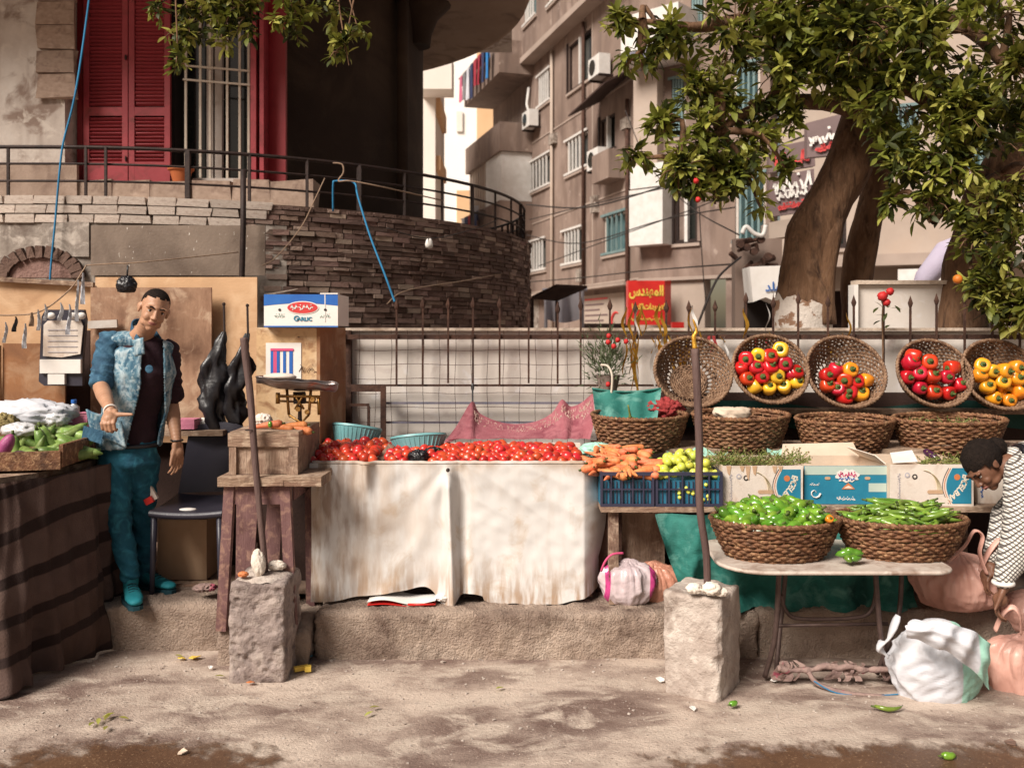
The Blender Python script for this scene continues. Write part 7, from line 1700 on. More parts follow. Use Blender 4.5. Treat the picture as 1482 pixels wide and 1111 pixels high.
b = MB(); b.tube(spline([(PX(1024, 4.15), 4.15, .455), P(1022, 800, 4.15), P(1014, 745, 4.15), P(1012, 690, 4.16), P(1012, 640, 4.17), P(1009, 560, 4.18), P(1006, 505, 4.2)], 5), [.0165 + .0001 * k for k in range(31)], 12); O('wooden_pole', b, M['pole_wood'], smooth=True, label='tall crooked dark pole rising from the pale block past the round baskets', cat='pole')
b = MB(); b.tube(spline([P(1006, 505, 4.2), P(1004, 488, 4.2), P(1008, 478, 4.2), P(1003, 462, 4.2)], 4), [.013, .012, .011, .010, .012, .010, .008, .009, .007, .006, .006, .005, .003], 8); O('gold_wrap', b, M['gold_foil'], smooth=True, label='gold foil twisted round the top of the right pole', cat='foil')

# ================================================================ folding table with two big baskets
ft = T('folding_table', 'worn white plastic folding table with dark tube legs', 'table', V((PX(1208, 4.3), 4.3, 0)))
tz = .585; ol = []
xa, xb, ya, yb = PX(1037, 4.2), PX(1378, 4.1), 4.0, 4.62
for cx_, cy_, a0_ in ((xb - .12, ya + .10, -90), (xb - .12, yb - .10, 0), (xa + .12, yb - .10, 90), (xa + .20, ya + .20, 180)):
    for k in range(7):
        a = radians(a0_ + 15 * k); rr_ = .20 if (cx_ < 1.3 and cy_ < 4.3) else .10; ol.append(V((cx_ + rr_ * cos(a), cy_ + rr_ * sin(a), tz)))
b = MB(); b.prism(ol, (0, 0, -.018), 0); O('table_top', b, M['table_white'], ft)
b = MB(); b.tube([p + V((0, 0, -.009)) for p in ol], .0095, 8, closed=True); O('table_edge', b, M['table_white'], ft, smooth=True)
def tleg(pts, r=.012): b = MB(); b.tube(spline(pts, 5), r, 8); return O('leg', b, M['tube_metal'], ft, smooth=True)
zt2 = tz - .023
tleg([(PX(1126, 4.2), 4.18, zt2), P(1125, 880, 4.2), P(1120, 930, 4.22), (PX(1106, 4.27), 4.26, .015)], .013)
tleg([(PX(1140, 4.45), 4.45, zt2), P(1132, 880, 4.4), P(1126, 940, 4.35), (PX(1124, 4.34), 4.34, .015)])
tleg([(PX(1264, 4.2), 4.18, zt2), P(1270, 870, 4.2), P(1276, 930, 4.2), (PX(1290, 4.2), 4.22, .015)], .013)
tleg([(PX(1312, 4.3), 4.35, zt2), P(1302, 880, 4.3), P(1290, 920, 4.25), (PX(1282, 4.2), 4.30, .015)])
b = MB(); b.tube(spline([P(1130, 860, 4.3), P(1138, 884, 4.3), P(1160, 895, 4.3), P(1240, 893, 4.3), P(1262, 880, 4.3), P(1268, 850, 4.3)], 5), .010, 8); O('brace', b, M['tube_metal'], ft, smooth=True)
b = MB(); b.tube([P(1120, 905, 4.28), P(1285, 902, 4.28)], .009, 8); O('brace', b, M['tube_metal'], ft, smooth=True)
b = MB(); b.tube([P(1122, 968, 4.25), P(1288, 966, 4.22)], .013, 8); O('foot_rail', b, M['tube_metal'], ft, smooth=True)
rg = T('tied_rags', 'dirty rags and string tied along the foot rail of the folding table', 'rags', P(1210, 990, 4.22))
rr = random.Random(6)
for k in range(30):
    px = rr.choice((rr.uniform(1122, 1140), rr.uniform(1270, 1296), rr.uniform(1140, 1290), rr.uniform(1200, 1240)))
    top_ = P(px, 962 + rr.uniform(-6, 4), 4.23); L = rr.uniform(.03, .12) if 1140 < px < 1270 else rr.uniform(.08, .15); L = min(L, top_.z - .006)
    w = rr.uniform(.006, .02); ph = rr.uniform(0, 6)
    b = MB(); b.grid(lambda u, v: top_ + V(((u - .5) * w * (1 + v) + .015 * sin(v * 5 + ph), -.018 - .01 * sin(v * 4 + ph), -L * v + .01)), 3, 8); O('rag_strip', b, M['rag'], rg, smooth=True)
b = MB(); b.tube(spline([P(1126, 966, 4.2)] + [P(1140 + 18 * k, 966 + rr.uniform(-5, 5), 4.21) for k in range(8)] + [P(1290, 968, 4.18)], 4), [.014 + .012 * noise.noise(V((k * .45, 2, 0))) for k in range(37)], 7); O('rag_wrap', b, M['rag'], rg, smooth=True)
b = MB(); b.tube(spline([P(1170, 972, 4.2), P(1185, 990, 4.17), P(1225, 1003, 4.12), P(1280, 1008, 4.10)], 5), [.012] * 16, 6); O('rag_wrap', b, M['rag'], rg, smooth=True)
b = MB(); b.tube(spline([P(1178, 985, 4.17), P(1210, 1002, 4.12), P(1260, 1006, 4.10), P(1300, 1004, 4.10)], 5), .003, 6); O('string', b, M['rope_blue'], rg)
bb = basket('wicker_basket', .30, .215, .165, .72, 11, 28)
BB = Proto(bb)
BB((PX(1124, 4.25), 4.28, tz + .004), (0, 0, .03), 'wide wicker basket of glossy chunky green peppers on the folding table'); BB((PX(1309, 4.25), 4.30, tz + .004), (0, 0, -.04), 'wide wicker basket of long green chillies on the folding table')
def heap(cx, cy, cz, rx, ry, n, hm, mind, sd):
    rr = random.Random(sd); out = []; tries = 0
    while len(out) < n and tries < 30000:
        tries += 1; a = rr.uniform(0, 2 * pi); r = sqrt(rr.random()); x, y = rx * r * cos(a), ry * r * sin(a)
        z = hm * (1 - r ** 2.4) * rr.uniform(.55, 1.0) + .01 * noise.noise(V((x * 12, y * 12, sd)))
        p = V((cx + x, cy + y, cz + z))
        if all((p - q).length > mind for q in out): out.append(p)
    return out
mb_, _ = chili_mb(.088, .0205, .22, 5, True); s_ = MB(); s_.tube([(-.042, .004, 0), (-.052, .006, .0), (-.066, .012, .004)], [.011, .006, .004], 6)
g1 = Proto(veg('green_pepper', mb_, M['chili_green'], 'green pepper', s_))
rr = random.Random(30); c = V((PX(1124, 4.25), 4.28, tz + .155))
for i, p in enumerate(heap(c.x, c.y, c.z + .018, .255, .172, 175, .092, .025, 4)):
    g1(p, (rr.uniform(0, 6), rr.uniform(-.5, .5), rr.uniform(0, 6.28)), 'glossy chunky green pepper loose in the left basket on the folding table', rr.uniform(.8, 1.15), 'green peppers in the left table basket')
b = MB(); b.ball(c - V((0, 0, .03)), (.26, .18, .09), 20, 10); O('pepper_fill', b, M['chili_green'], smooth=True, label='deeper mass of green peppers filling the left table basket', cat='green peppers', kind='stuff')
fbx, stx = bell(.2); ob = bellp['orange']; 
ob(P(1200, 751, 4.12), (1, .4, 0), 'reddish orange pepper among the green ones at the right rim of the left table basket', .42)
ob(P(1126, 731, 4.3), (1, 1.4, 0), 'small orange pepper near the top of the green heap', .30)
mb_, _ = chili_mb(.155, .0125, .42, 8); s_ = MB(); s_.tube([(-.076, .03, 0), (-.094, .045, .002)], [.006, .004], 6)
g2 = Proto(veg('long_chilli', mb_, M['chili_long'], 'chilli', s_)); c = V((PX(1309, 4.25), 4.30, tz + .155))
for i, p in enumerate(heap(c.x - .005, c.y, c.z + .022, .215, .145, 110, .075, .023, 9)):
    g2(p, (rr.uniform(-.5, .5) + (pi if rr.random() < .4 else 0), rr.uniform(-.35, .35), rr.choice((rr.uniform(-.5, .5), rr.uniform(2.4, 3.9), rr.uniform(0, 6.28)))), 'long curved green chilli loose in the right basket on the folding table', rr.uniform(.75, 1.15), 'long chillies in the right table basket')
b = MB(); b.ball(c - V((0, 0, .03)), (.24, .17, .075), 20, 10); O('chilli_fill', b, M['chili_long'], smooth=True, label='deeper mass of chillies filling the right table basket', cat='chillies', kind='stuff')
for i, (px, py) in enumerate(((1222, 800), (1232, 803), (1240, 806), (1226, 806), (1236, 799))):
    g1(P(px, py, 4.10), (rr.uniform(0, 6), .2, rr.uniform(0, 6)), 'dark green pepper fallen between the two table baskets', .9, 'green peppers fallen on the table')

# ================================================================ sacks and bags
def sack(name, px0, px1, py0, py1, Y, m, lab, sd, depth=.8, top=.45, amp=.16, cat='bag', nu=110, nv=80, lean=0):
    c = P((px0 + px1) / 2, (py0 + py1) / 2, Y); r = V(((px1 - px0) / 2 / F * Y, (px1 - px0) / 2 / F * Y * depth, (py1 - py0) / 2 / F * Y * 1.12))
    b = crumple(c, r, amp * .45, 1.3, nu, nv, sd=sd, top=top)
    lo = min(v.z for v in b.v)
    for i, v in enumerate(b.v):
        k = (v.z - lo) / (1.75 * r.z); a = atan2(v.y - c.y, v.x - c.x); q = noise.noise(V((cos(a) * 3.2 + sd, sin(a) * 3.2, k * 1.1))); q2 = noise.noise(V((cos(a) * 8 + sd, sin(a) * 8, k * 2.4)))
        if name == 'woven_sack': q = noise.noise(V((k * 3.4 + a * 1.1, sd, a * .7))); q2 = noise.noise(V((k * 9 - a * 1.6, sd + 3, a * 1.5 + v.x * 3)))
        f = 1 + (.30 * (.22 - abs(q)) + .16 * (.2 - abs(q2))) * (.3 + 1.3 * k); sag = .03 * (.2 - abs(noise.noise(V((v.x * 5, v.y * 5, v.z * 16))))) * (1 - k)
        b.v[i] = V((c.x + (v.x - c.x) * (f + sag) + lean * k, c.y + (v.y - c.y) * (f + sag), v.z))
    t = T(name, lab, cat, V((c.x, c.y, lo))); O('bag_body', b, M[m], t, smooth=True); return t, c, r, lo
def knot(t, c, m, pts, r, nm='handle'):
    b = MB(); b.tube(spline(pts, 6), r, 8, flat=.35); return O(nm, b, M[m], t, smooth=True)
t, c, r, lo = sack('woven_sack', 1288, 1424, 892, 1030, 4.12, 'bag_white', 'white woven sack with a mint stripe standing on the ground', 14, .62, .85, .07, nu=110, nv=80)
b = MB()
def flapf(u, v):
    p = P(1306 + 116 * u - 4 * v * (1 - u), 893 - 10 * sin(pi * u) + (46 * u + 22) * v + 30 * u * u, 4.0 - .06 * sin(pi * (.15 + .8 * v))); return p + V((0, -.03 - .10 * sin(pi * (u * .8 + .1)) + .012 * sin(u * 24 + v * 4) + .02 * noise.noise(V((u * 5, v * 4, 0))), .004 * sin(u * 19)))
b.grid(flapf, 36, 14); o = O('folded_mouth', b, M['bag_white'], t, smooth=True)
b = MB(); b.tube(spline([P(1300, 890, 4.0), P(1285, 925, 4.0), P(1272, 935, 4.05), P(1286, 950, 4.05)], 4), [.02 + .012 * sin(k) for k in range(13)], 8, flat=.4); O('sack_corner', b, M['bag_white'], t, smooth=True)
t, c, r, lo = sack('pink_bag', 1320, 1452, 792, 884, 4.55, 'bag_pink', 'full pink plastic bag with looped handles standing behind the woman hand', 9, .75, .8, .10)
knot(t, c, 'bag_pink', [P(1372, 812, 4.4), P(1396, 790, 4.38), P(1410, 768, 4.36), P(1422, 776, 4.36), P(1418, 800, 4.36), P(1428, 830, 4.36)], .018)
knot(t, c, 'bag_pink', [P(1418, 826, 4.42), P(1430, 800, 4.4), P(1448, 780, 4.4), P(1452, 806, 4.4), P(1446, 840, 4.4)], .02)
t, c, r, lo = sack('pink_bag', 1428, 1540, 893, 1022, 4.2, 'bag_pink', 'tall pink plastic bag on the ground at the right edge beside the white sack', 2, .7, .6, .12)
knot(t, c, 'bag_pink', [P(1440, 912, 4.05), P(1452, 886, 4.02), P(1466, 878, 4.0), P(1476, 890, 4.0), P(1478, 915, 4.05)], .016)
t, c, r, lo = sack('pink_bag', 1440, 1540, 850, 915, 4.62, 'bag_pink', 'pink plastic bag half hidden behind the woman hand', 6, .7, .8, .12)
t, c, r, lo = sack('striped_bag', 868, 950, 800, 878, 4.74, 'bag_clear', 'clear plastic bag with magenta stripes on the kerb beside the sheet', 3, .7, .7, .18, nu=84, nv=60)
b = MB(); b.tube(spline([P(870, 826, 4.66), P(876, 812, 4.64), P(886, 802, 4.64), P(902, 800, 4.66)], 5), .006, 6); O('magenta_edge', b, M['print_pink'], t, smooth=True)
t, c, r, lo = sack('vegetable_bag', 906, 988, 806, 878, 4.82, 'bag_carrots', 'thin plastic bag of reddish roots on the kerb under the crates', 7, .7, .75, .2, nu=84, nv=60)

# ================================================================ litter
rr = random.Random(77)
def litter(px, py, mt, lab, s=.02, cat='litter', z=None):
    Y = (CH - (z or 0)) * F / (py - HY); c = P(px, py, Y); c.z += .004
    b = MB(); a = rr.uniform(0, 6)
    b.prism([c + V((s * cos(a + k) * rr.uniform(.6, 1.2), s * sin(a + k) * rr.uniform(.6, 1.2), .002 * k)) for k in (0, 1.2, 2.5, 3.8, 5.1)], (0, 0, .004), 5); return O('scrap', b, M[mt], label=lab, cat=cat)
def fleaf(px, py, lab, s=.05, mt='leaf_b', grp=None, z=0):
    Y = (CH - z) * F / (py - HY); c = P(px, py, Y); c.z += .006; a = rr.uniform(0, 6); d = V((cos(a), sin(a), .12)); sd_ = V((-sin(a), cos(a), 0)); up = V((0, 0, 1))
    b = MB(); b.add([c + (sd_ * v.x + d * v.y + up * v.z) * s for v in LEAF.v], LEAF.f); return O('fallen_leaf', b, M[mt], smooth=True, label=lab, cat='leaf', group=grp)
for px, py in ((136, 1046), (142, 1050), (150, 1044), (155, 1052), (147, 1040)): fleaf(px, py, 'green leaf in the small tuft on the ground near the covered stall', .055, 'leaf_b', 'leaves in the tuft on the ground')
for px, py, w_ in ((265, 952, 'before the left kerb beside yellow scraps'), (326, 980, 'at the left foot of the pitted block'), (550, 1024, 'alone in the middle of the road'), (527, 1038, 'lying flat left of the middle of the road'), (730, 996, 'near the middle kerb, small and green'), (187, 1042, 'small, right of the leaf tuft')): fleaf(px, py, 'single fallen leaf ' + w_, .05, 'leaf_b')
fleaf(535, 897, 'yellow green leaf stuck on the front of the middle kerb', .06, 'leaf_b')
for px, py, mt, w_, s in ((262, 955, 'sign_yellow', 'first yellow scrap before the left kerb', .02), (281, 953, 'sign_yellow', 'second larger yellow scrap before the left kerb', .03), (305, 968, 'white', 'white scrap before the left kerb', .012), (363, 990, 'print_orange', 'orange scrap under the front edge of the pitted block', .02), (1004, 1027, 'white', 'white scrap in front of the pale block', .018), (957, 986, 'white', 'pale stick like scrap left of the pale block', .022), (1000, 984, 'card', 'dull scrap beside it at the pale block', .012), (1122, 986, 'white', 'white scrap at the left table foot', .02), (1464, 1077, 'stone_dark', 'small dark twig like scrap at the right edge', .025), (262, 1092, 'card', 'brownish scrap at the edge of the wet patch', .022)):
    litter(px, py, mt, w_, s)
b = MB(); c = P(436, 968, 4.38); c.z = .012; b.box(c, (.07, .025, .02), rz=.5); b.box(c + V((.035, -.01, .002)), (.03, .03, .024), rz=.2); O('yellow_wrapper', b, M['sign_yellow'], label='yellow and black wrapper beside the pitted block', cat='wrapper')
litter(448, 952, 'print_teal', 'blue scrap against the kerb behind the yellow wrapper', .02)
g1(P(1063, 1024, CH * F / (1024 - HY)) + V((0, 0, .02)), (0, 0, .7), 'green pepper lying on the road right of the pale block', .6)
g2(P(1292, 1030, CH * F / (1030 - HY)) + V((0, 0, .014)), (0, 0, 0.1), 'long green chilli lying on the road before the folding table', .85)
g1(P(1375, 1101, CH * F / (1101 - HY)) + V((0, 0, .02)), (0, 0, .2), 'dark green pepper lying in the wet patch', .7)
mg = T('magazine', 'rolled magazine lying on the kerb under the white sheet', 'magazine', P(590, 860, 4.72))
b = MB(); b.grid(lambda u, v: V((PX(533 + 98 * u, 4.7), 4.66 + .12 * v, .238 + .022 * sin(pi * u) * v + .012 * sin(u * 7) + .01)), 24, 6); O('page', b, M['white'], mg, smooth=True)
b = MB(); b.grid(lambda u, v: V((PX(533 + 98 * u, 4.7), 4.655 + .12 * v, .232 + .006 * sin(u * 7))), 24, 2); b.bx(PX(590, 4.64), PX(628, 4.64), 4.640, 4.65, .236, .246); O('cover', b, M['sign_red'], mg, smooth=True)
b = crumple(P(640, 864, 4.72), (.04, .03, .02), .3, 3, sd=3); O('white_scrap', b, M['white'], smooth=True, label='crumpled white scrap right of the magazine', cat='paper')
b = crumple(P(480, 866, 4.9), (.05, .04, .025), .3, 3, sd=4); O('dark_rag', b, M['bag_black'], smooth=True, label='dark rag in the shade under the left end of the sheet', cat='rag')
b = crumple(P(297, 850, 4.75), (.06, .05, .02), .35, 3, sd=5); O('pink_rag', b, M['rag'], smooth=True, label='brownish rag on the pavement left of the stool legs', cat='rag')
# pebbles and grit on the road
b = MB(); rr = random.Random(3)
for k in range(800):
    y = 3.3 + 1.25 * rr.random() ** 1.0; x = rr.uniform(-.6, .6) * y; s = rr.choice((.002, .003, .0045)) * rr.uniform(.7, 1.4)
    if y > 4.4 and rr.random() < .7: s *= 1.8
    b.box((x, y, ground_h(x, y) - .006 + s * .3), (s * 2, s * 1.6, s), rz=rr.uniform(0, 3), jit=s * .3)
O('grit', b, M['block'], kind='stuff', label='small grit scattered over the road', cat='grit')
# ================================================================ people
mat('skin', [(.36, .19, .115), (.44, .245, .155)], scale=14, rough=.5, bump=.08, bscale=90, sss=.08)
mat('skin_shaded', [(.14, .062, .036), (.19, .09, .055)], scale=14, rough=.5, bump=.08, bscale=90, sss=.08)  # shade over the bending woman put into the skin colour
mat('hair', [(.008, .005, .004), (.02, .013, .010)], scale=60, rough=.8, spec=.15, bump=.6, bscale=160)
mat('lips', (.30, .11, .09), rough=.5, bump=0)
mat('eye_white', (.55, .5, .46), rough=.3, bump=0)
mat('jeans', [(.007, .082, .135), (.013, .13, .20)], scale=5, rough=.8, bump=.3, bscale=60, dirt=[(.005, .045, .08), (.035, .22, .30)], dscale=5, stretch=(1, 1, .7))
mat('vest', [(.030, .10, .16), (.12, .23, .30), (.36, .44, .48)], scale=13, stretch=(1.3, 1.3, .45), rough=.8, bump=.3, dist=1.2, lo=.38, hi=.62, dirt=[(.025, .08, .14), (.38, .47, .5)], dscale=16)
mat('denim_dark', [(.012, .045, .09), (.03, .10, .17)], scale=7, rough=.8, bump=.4, bscale=40, dirt=(.08, .2, .3), dscale=8)
mat('shirt', [(.018, .006, .010), (.03, .01, .018)], scale=6, rough=.9, bump=.2)
mat('shoe', [(.010, .19, .24), (.02, .25, .30)], scale=8, rough=.7, bump=.2)
mat('shoe_sole', (.012, .06, .08), rough=.8)
def finger(b, base, d, nrm, L, r, curl, n=3):
    """three tapering bones bending towards nrm; returns nothing"""
    p = V(base); d = V(d).normalized(); nrm = V(nrm).normalized(); ang = 0
    for k, f in enumerate((.45, .30, .25)):
        ang += curl[k] if isinstance(curl, (list, tuple)) else curl
        dd = d * cos(ang) + nrm * sin(ang); q = p + dd * L * f
        cap(b, p, q, r * (1 - .10 * k), r * (.92 - .12 * k), 10); p = q
def hand(b, wrist, d, nrm, side, curl=.35, spread=.05, s=1.0, thumb=None, tcurl=.3):
    """d towards the fingers, nrm out of the palm, side towards the thumb"""
    d = V(d).normalized(); side = V(side); side = (side - d * side.dot(d)).normalized(); nrm = V(nrm); nrm = (nrm - d * nrm.dot(d) - side * nrm.dot(side)).normalized()
    w = V(wrist)
    for k in range(4):
        o = (1.5 - k) * .0195 * s; kn = w + d * .085 * s * (1 - .04 * abs(k - 1)) + side * o
        cap(b, w + side * o * .62 + d * .012, kn, .0135 * s, .0105 * s, 10)
        finger(b, kn, d + side * (1.5 - k) * spread, nrm, (.078, .086, .080, .062)[k] * s, .0088 * s, curl)
    b.ball(w + d * .045 * s + nrm * .006, (.036 * s, .036 * s, .036 * s), 12, 8)
    for k in range(3): cap(b, w + side * (.02 - .02 * k) * s, w + d * .05 * s + side * (.026 - .026 * k) * s, .016 * s, .014 * s, 10)
    th = V(thumb) if thumb is not None else (d * .6 + side * .8 + nrm * .3)
    th.normalize(); tb_ = w + d * .022 * s + side * .024 * s; k1 = tb_ + th * .038 * s; cap(b, tb_, k1, .0145 * s, .0115 * s, 10)
    t2_ = (th + d * tcurl * .5).normalized(); k2 = k1 + t2_ * .030 * s; cap(b, k1, k2, .0108 * s, .0095 * s, 10); k3 = k2 + (t2_ + d * tcurl * .3).normalized() * .024 * s; cap(b, k2, k3, .0095 * s, .0075 * s, 10)
def head(b, Mh, s=1.0):
    """skull, jaw, brow, nose, cheeks and ears; faces -Y; about 0.235 tall"""
    def B(c, r, **k): b.ball(Mh @ (V(c) * s), tuple(x * s for x in r), 22, 14, M=Mh.to_3x3(), **k)
    B((0, .018, .036), (.073, .092, .080)); B((0, -.020, -.005), (.063, .070, .090)); B((0, -.030, -.055), (.053, .052, .045)); B((0, -.050, -.088), (.024, .026, .022))
    for sg in (-1, 1):
        B((sg * .030, -.062, -.030), (.025, .022, .024)); B((sg * .036, -.026, -.068), (.020, .034, .022)); B((sg * .036, -.074, .026), (.024, .014, .009), ); B((sg * .012, -.094, -.030), (.008, .009, .007))
        B((sg * .074, .012, -.004), (.009, .019, .030)); B((sg * .077, .018, .004), (.011, .014, .020))
    B((0, -.080, .028), (.020, .012, .010))
    for k in range(7):
        t = k / 6; B((0, -.084 - .020 * t, .016 - .042 * t), (.0085 + .0035 * t, .010 + .002 * t, .009))
    B((0, -.084, -.050), (.020, .010, .011)); B((0, -.080, -.064), (.017, .011, .007))
def face_parts(t, Mh, s, hairm='hair', brow=True):
    R3 = Mh.to_3x3()
    b = MB()
    for sg in (-1, 1): b.ball(Mh @ (V((sg * .030, -.074, .005)) * s), (.013 * s, .008 * s, .0062 * s), 12, 8, M=R3)
    O('eyes', b, M['eye_white'], t, smooth=True)
    b = MB()
    for sg in (-1, 1): b.ball(Mh @ (V((sg * .031, -.0795, .005)) * s), (.0058 * s, .004 * s, .0058 * s), 10, 7, M=R3)
    O('pupils', b, M['hair'], t, smooth=True)
    b = MB()
    for sg in (-1, 1):
        b.tube([Mh @ (V((sg * x, y, z)) * s) for x, y, z in ((.014, -.089, .024), (.030, -.0895, .030), (.046, -.078, .026), (.053, -.066, .018))], [.0035 * s, .0048 * s, .0042 * s, .0015], 7)
        b.tube([Mh @ (V((sg * x, y, z)) * s) for x, y, z in ((.018, -.080, .009), (.030, -.0835, .0125), (.043, -.076, .008))], [.0012 * s, .0022 * s, .0012 * s], 6)
    O('eyebrows', b, M['hair'], t, smooth=True)
    b = MB(); b.tube([Mh @ (V((x, y, z)) * s) for x, y, z in ((-.024, -.084, -.056), (-.010, -.0945, -.0535), (0, -.0955, -.0545), (.010, -.0945, -.0535), (.024, -.084, -.056))], [.001, .0042 * s, .0045 * s, .0042 * s, .001], 8)
    b.tube([Mh @ (V((x, y, z)) * s) for x, y, z in ((-.020, -.084, -.060), (0, -.0925, -.0635), (.020, -.084, -.060))], [.001, .0055 * s, .001], 8); O('lips', b, M['lips'], t, smooth=True)

# ---- the seller
man = T('person', 'man in pale denim waistcoat and teal jeans pointing his thumb beside the black chair', 'person', V((PX(190, 4.8), 4.8, .235)))
Hc = P(223, 449, 4.76)
Mh = Matrix.Translation(Hc) @ Matrix.Rotation(radians(18), 4, 'Y') @ Matrix.Rotation(radians(30), 4, 'Z') @ Matrix.Rotation(radians(4), 4, 'X')
HS = .97
b = MB(); head(b, Mh, HS)
nb_ = P(203, 488, 4.86)
chain(b, [(Mh @ V((0, .02, -.06)), (.050, .052, .05)), (P(211, 477, 4.83), (.052, .054, .05)), (nb_, (.064, .062, .05)), (P(202, 502, 4.87), (.09, .07, .04))], 4, 18, 10)
# viewer-left arm, forearm reaching forward with the thumb out
shl = P(162, 494, 4.86); ell = P(146, 560, 4.74); wrl = P(160, 594, 4.50)
chain(b, [(shl, (.05, .05, .05)), (ell, (.040, .040, .040))], 8, 16, 10); chain(b, [(ell, (.040, .040, .042)), (ell.lerp(wrl, .35), (.041, .041, .041)), (wrl, (.026, .026, .026))], 8, 16, 10)
hd = (wrl - ell).normalized()
hand(b, wrl + hd * .02, (.12, -.75, -.62), (.05, .45, -.85), (1, .1, .1), curl=(1.05, 1.1, .7), s=.98, thumb=(1, -.12, .06), tcurl=0.1)
# viewer-right arm hanging
shr = P(239, 509, 4.93); elr = P(247, 580, 5.02); wrr = P(256, 640, 4.90)
chain(b, [(shr, (.052, .052, .052)), (elr, (.040, .040, .040))], 8, 16, 10); chain(b, [(elr, (.040, .040, .042)), (elr.lerp(wrr, .35), (.041, .041, .041)), (wrr, (.025, .025, .025))], 8, 16, 10)
hand(b, wrr + V((.004, -.005, -.012)), (.12, -.12, -1), (-.75, -.35, .1), (-.35, -.9, 0), curl=(.28, .35, .3), spread=.10, s=1.0, thumb=(-.1, -.45, -.9))
skin_me = remesh(b, .0036, 6, sf=.5)
# torso core, joins the limbs into one body
OM('body', skin_me, M['skin'], man)
face_parts(man, Mh, HS)
# short hair: a cap over the top and back of the skull
b = MB(); Mr3 = Mh.to_3x3()
def hairf(p):
    return 1.0
vs = MB(); vs.ball(Mh @ (V((0, .020, .0375)) * HS), (.0748 * HS, .0928 * HS, .0805 * HS), 40, 26, M=Mr3, fn=lambda p: 1 + .012 * noise.noise(p * 14))
keep = []
inv = Mh.inverted()
for f in vs.f:
    c = inv @ (sum((vs.v[i] for i in f), V((0, 0, 0))) / len(f)) / HS
    line = .078 + .010 * noise.noise(V((c.x * 40, c.y * 40, 0))) if c.y < -.03 else (.078 - (c.y + .03) * 1.2 if c.y < .04 else -.035)
    if c.z > line: keep.append(f)
hb = MB(); hb.v = vs.v; hb.f = keep; hb.m = [0] * len(keep)
ho = O('hair', hb, M['hair'], man, smooth=True)
# shirt and trousers
b = MB()
chest = P(203, 540, 4.88); waist = P(192, 600, 4.92); hip = P(188, 645, 4.92)
chain(b, [(P(202, 500, 4.88), (.14, .08, .06)), (chest, (.158, .105, .09)), (waist, (.138, .095, .09)), (hip, (.150, .105, .08))], 6, 24, 14)
chain(b, [(shl, (.048, .048, .045)), (P(152, 530, 4.81), (.044, .044, .044))], 5, 16, 10); chain(b, [(shr, (.050, .050, .048)), (P(246, 550, 4.98), (.044, .044, .044))], 5, 16, 10)
OM('shirt', remesh(b, .008, 4, lambda c, n: .006 * noise.noise(c * 14) + .004 * sin(c.z * 60 + c.x * 20) * noise.noise(c * 5)), M['shirt'], man)
# rolled sleeves: denim on the viewer's left, near-black shirt colour on the right
for s_, e_, k_ in ((shl + V((-.01, 0, 0)), P(147, 553, 4.77), 1), (shr + V((.01, 0, 0)), P(249, 572, 5.01), 1)):
    b = MB(); chain(b, [(s_ + V((0, 0, .005)), (.060, .062, .058)), (s_.lerp(e_, .5), (.060, .060, .058)), (e_, (.056, .056, .05))], 7, 20, 12)
    OM('sleeve', remesh(b, .006, 3, lambda c, n: .002 + .016 * (.5 - 2 * abs(noise.noise(V((c.x * 9, c.y * 9, c.z * 22 + c.x * 12))))) + .004 * noise.noise(c * 26)), M['denim_dark' if s_.x < -2.0 else 'shirt'], man)
    d = (e_ - s_).normalized(); b = MB(); b.tube([e_ - d * .025, e_ - d * .01, e_ + d * .015, e_ + d * .028], [.057, .062, .062, .054], 20); O('sleeve_roll', b, M['denim_dark' if s_.x < -2.0 else 'shirt'], man, smooth=True)
# waistcoat: an open shell over the shirt
b = MB()
chain(b, [(P(184, 491, 4.885), (.115, .085, .040)), (P(224, 502, 4.89), (.105, .08, .04)), (P(203, 512, 4.885), (.165, .105, .05)), (P(203, 540, 4.885), (.178, .122, .09)), (P(194, 600, 4.92), (.172, .122, .09)), (P(184, 640, 4.92), (.185, .135, .05))], 7, 30, 16)
vm = remesh(b, .0055, 6, lambda c, n: .010 * noise.noise(c * 8) + .006 * (.5 - 2 * abs(noise.noise(V((c.x * 14, c.y * 10, c.z * 4))))))
bmm = bmesh.new(); bmm.from_mesh(vm)
dele = []
for f in bmm.faces:
    c = f.calc_center_median(); px = CX + c.x / c.y * F; py = HY - (c.z - CH) / c.y * F
    front = c.y < 4.90
    xl_ = 206 - (py - 480) * .03 - max(0, (py - 560)) * .22; xr_ = 236 + (py - 480) * .03
    if front and xl_ < px < xr_: dele.append(f)
    elif c.z > PZ(500, 4.87) + .03 and 192 < px < 226: dele.append(f)
    elif f.normal.z < -.7 and c.z < PZ(642, 4.9): dele.append(f)
bmesh.ops.delete(bmm, geom=dele, context='FACES'); bmm.to_mesh(vm); bmm.free()
wv = OM('waistcoat', vm, M['vest'], man); sm = wv.modifiers.new('s', 'SOLIDIFY'); sm.thickness = .012; sm.offset = 0
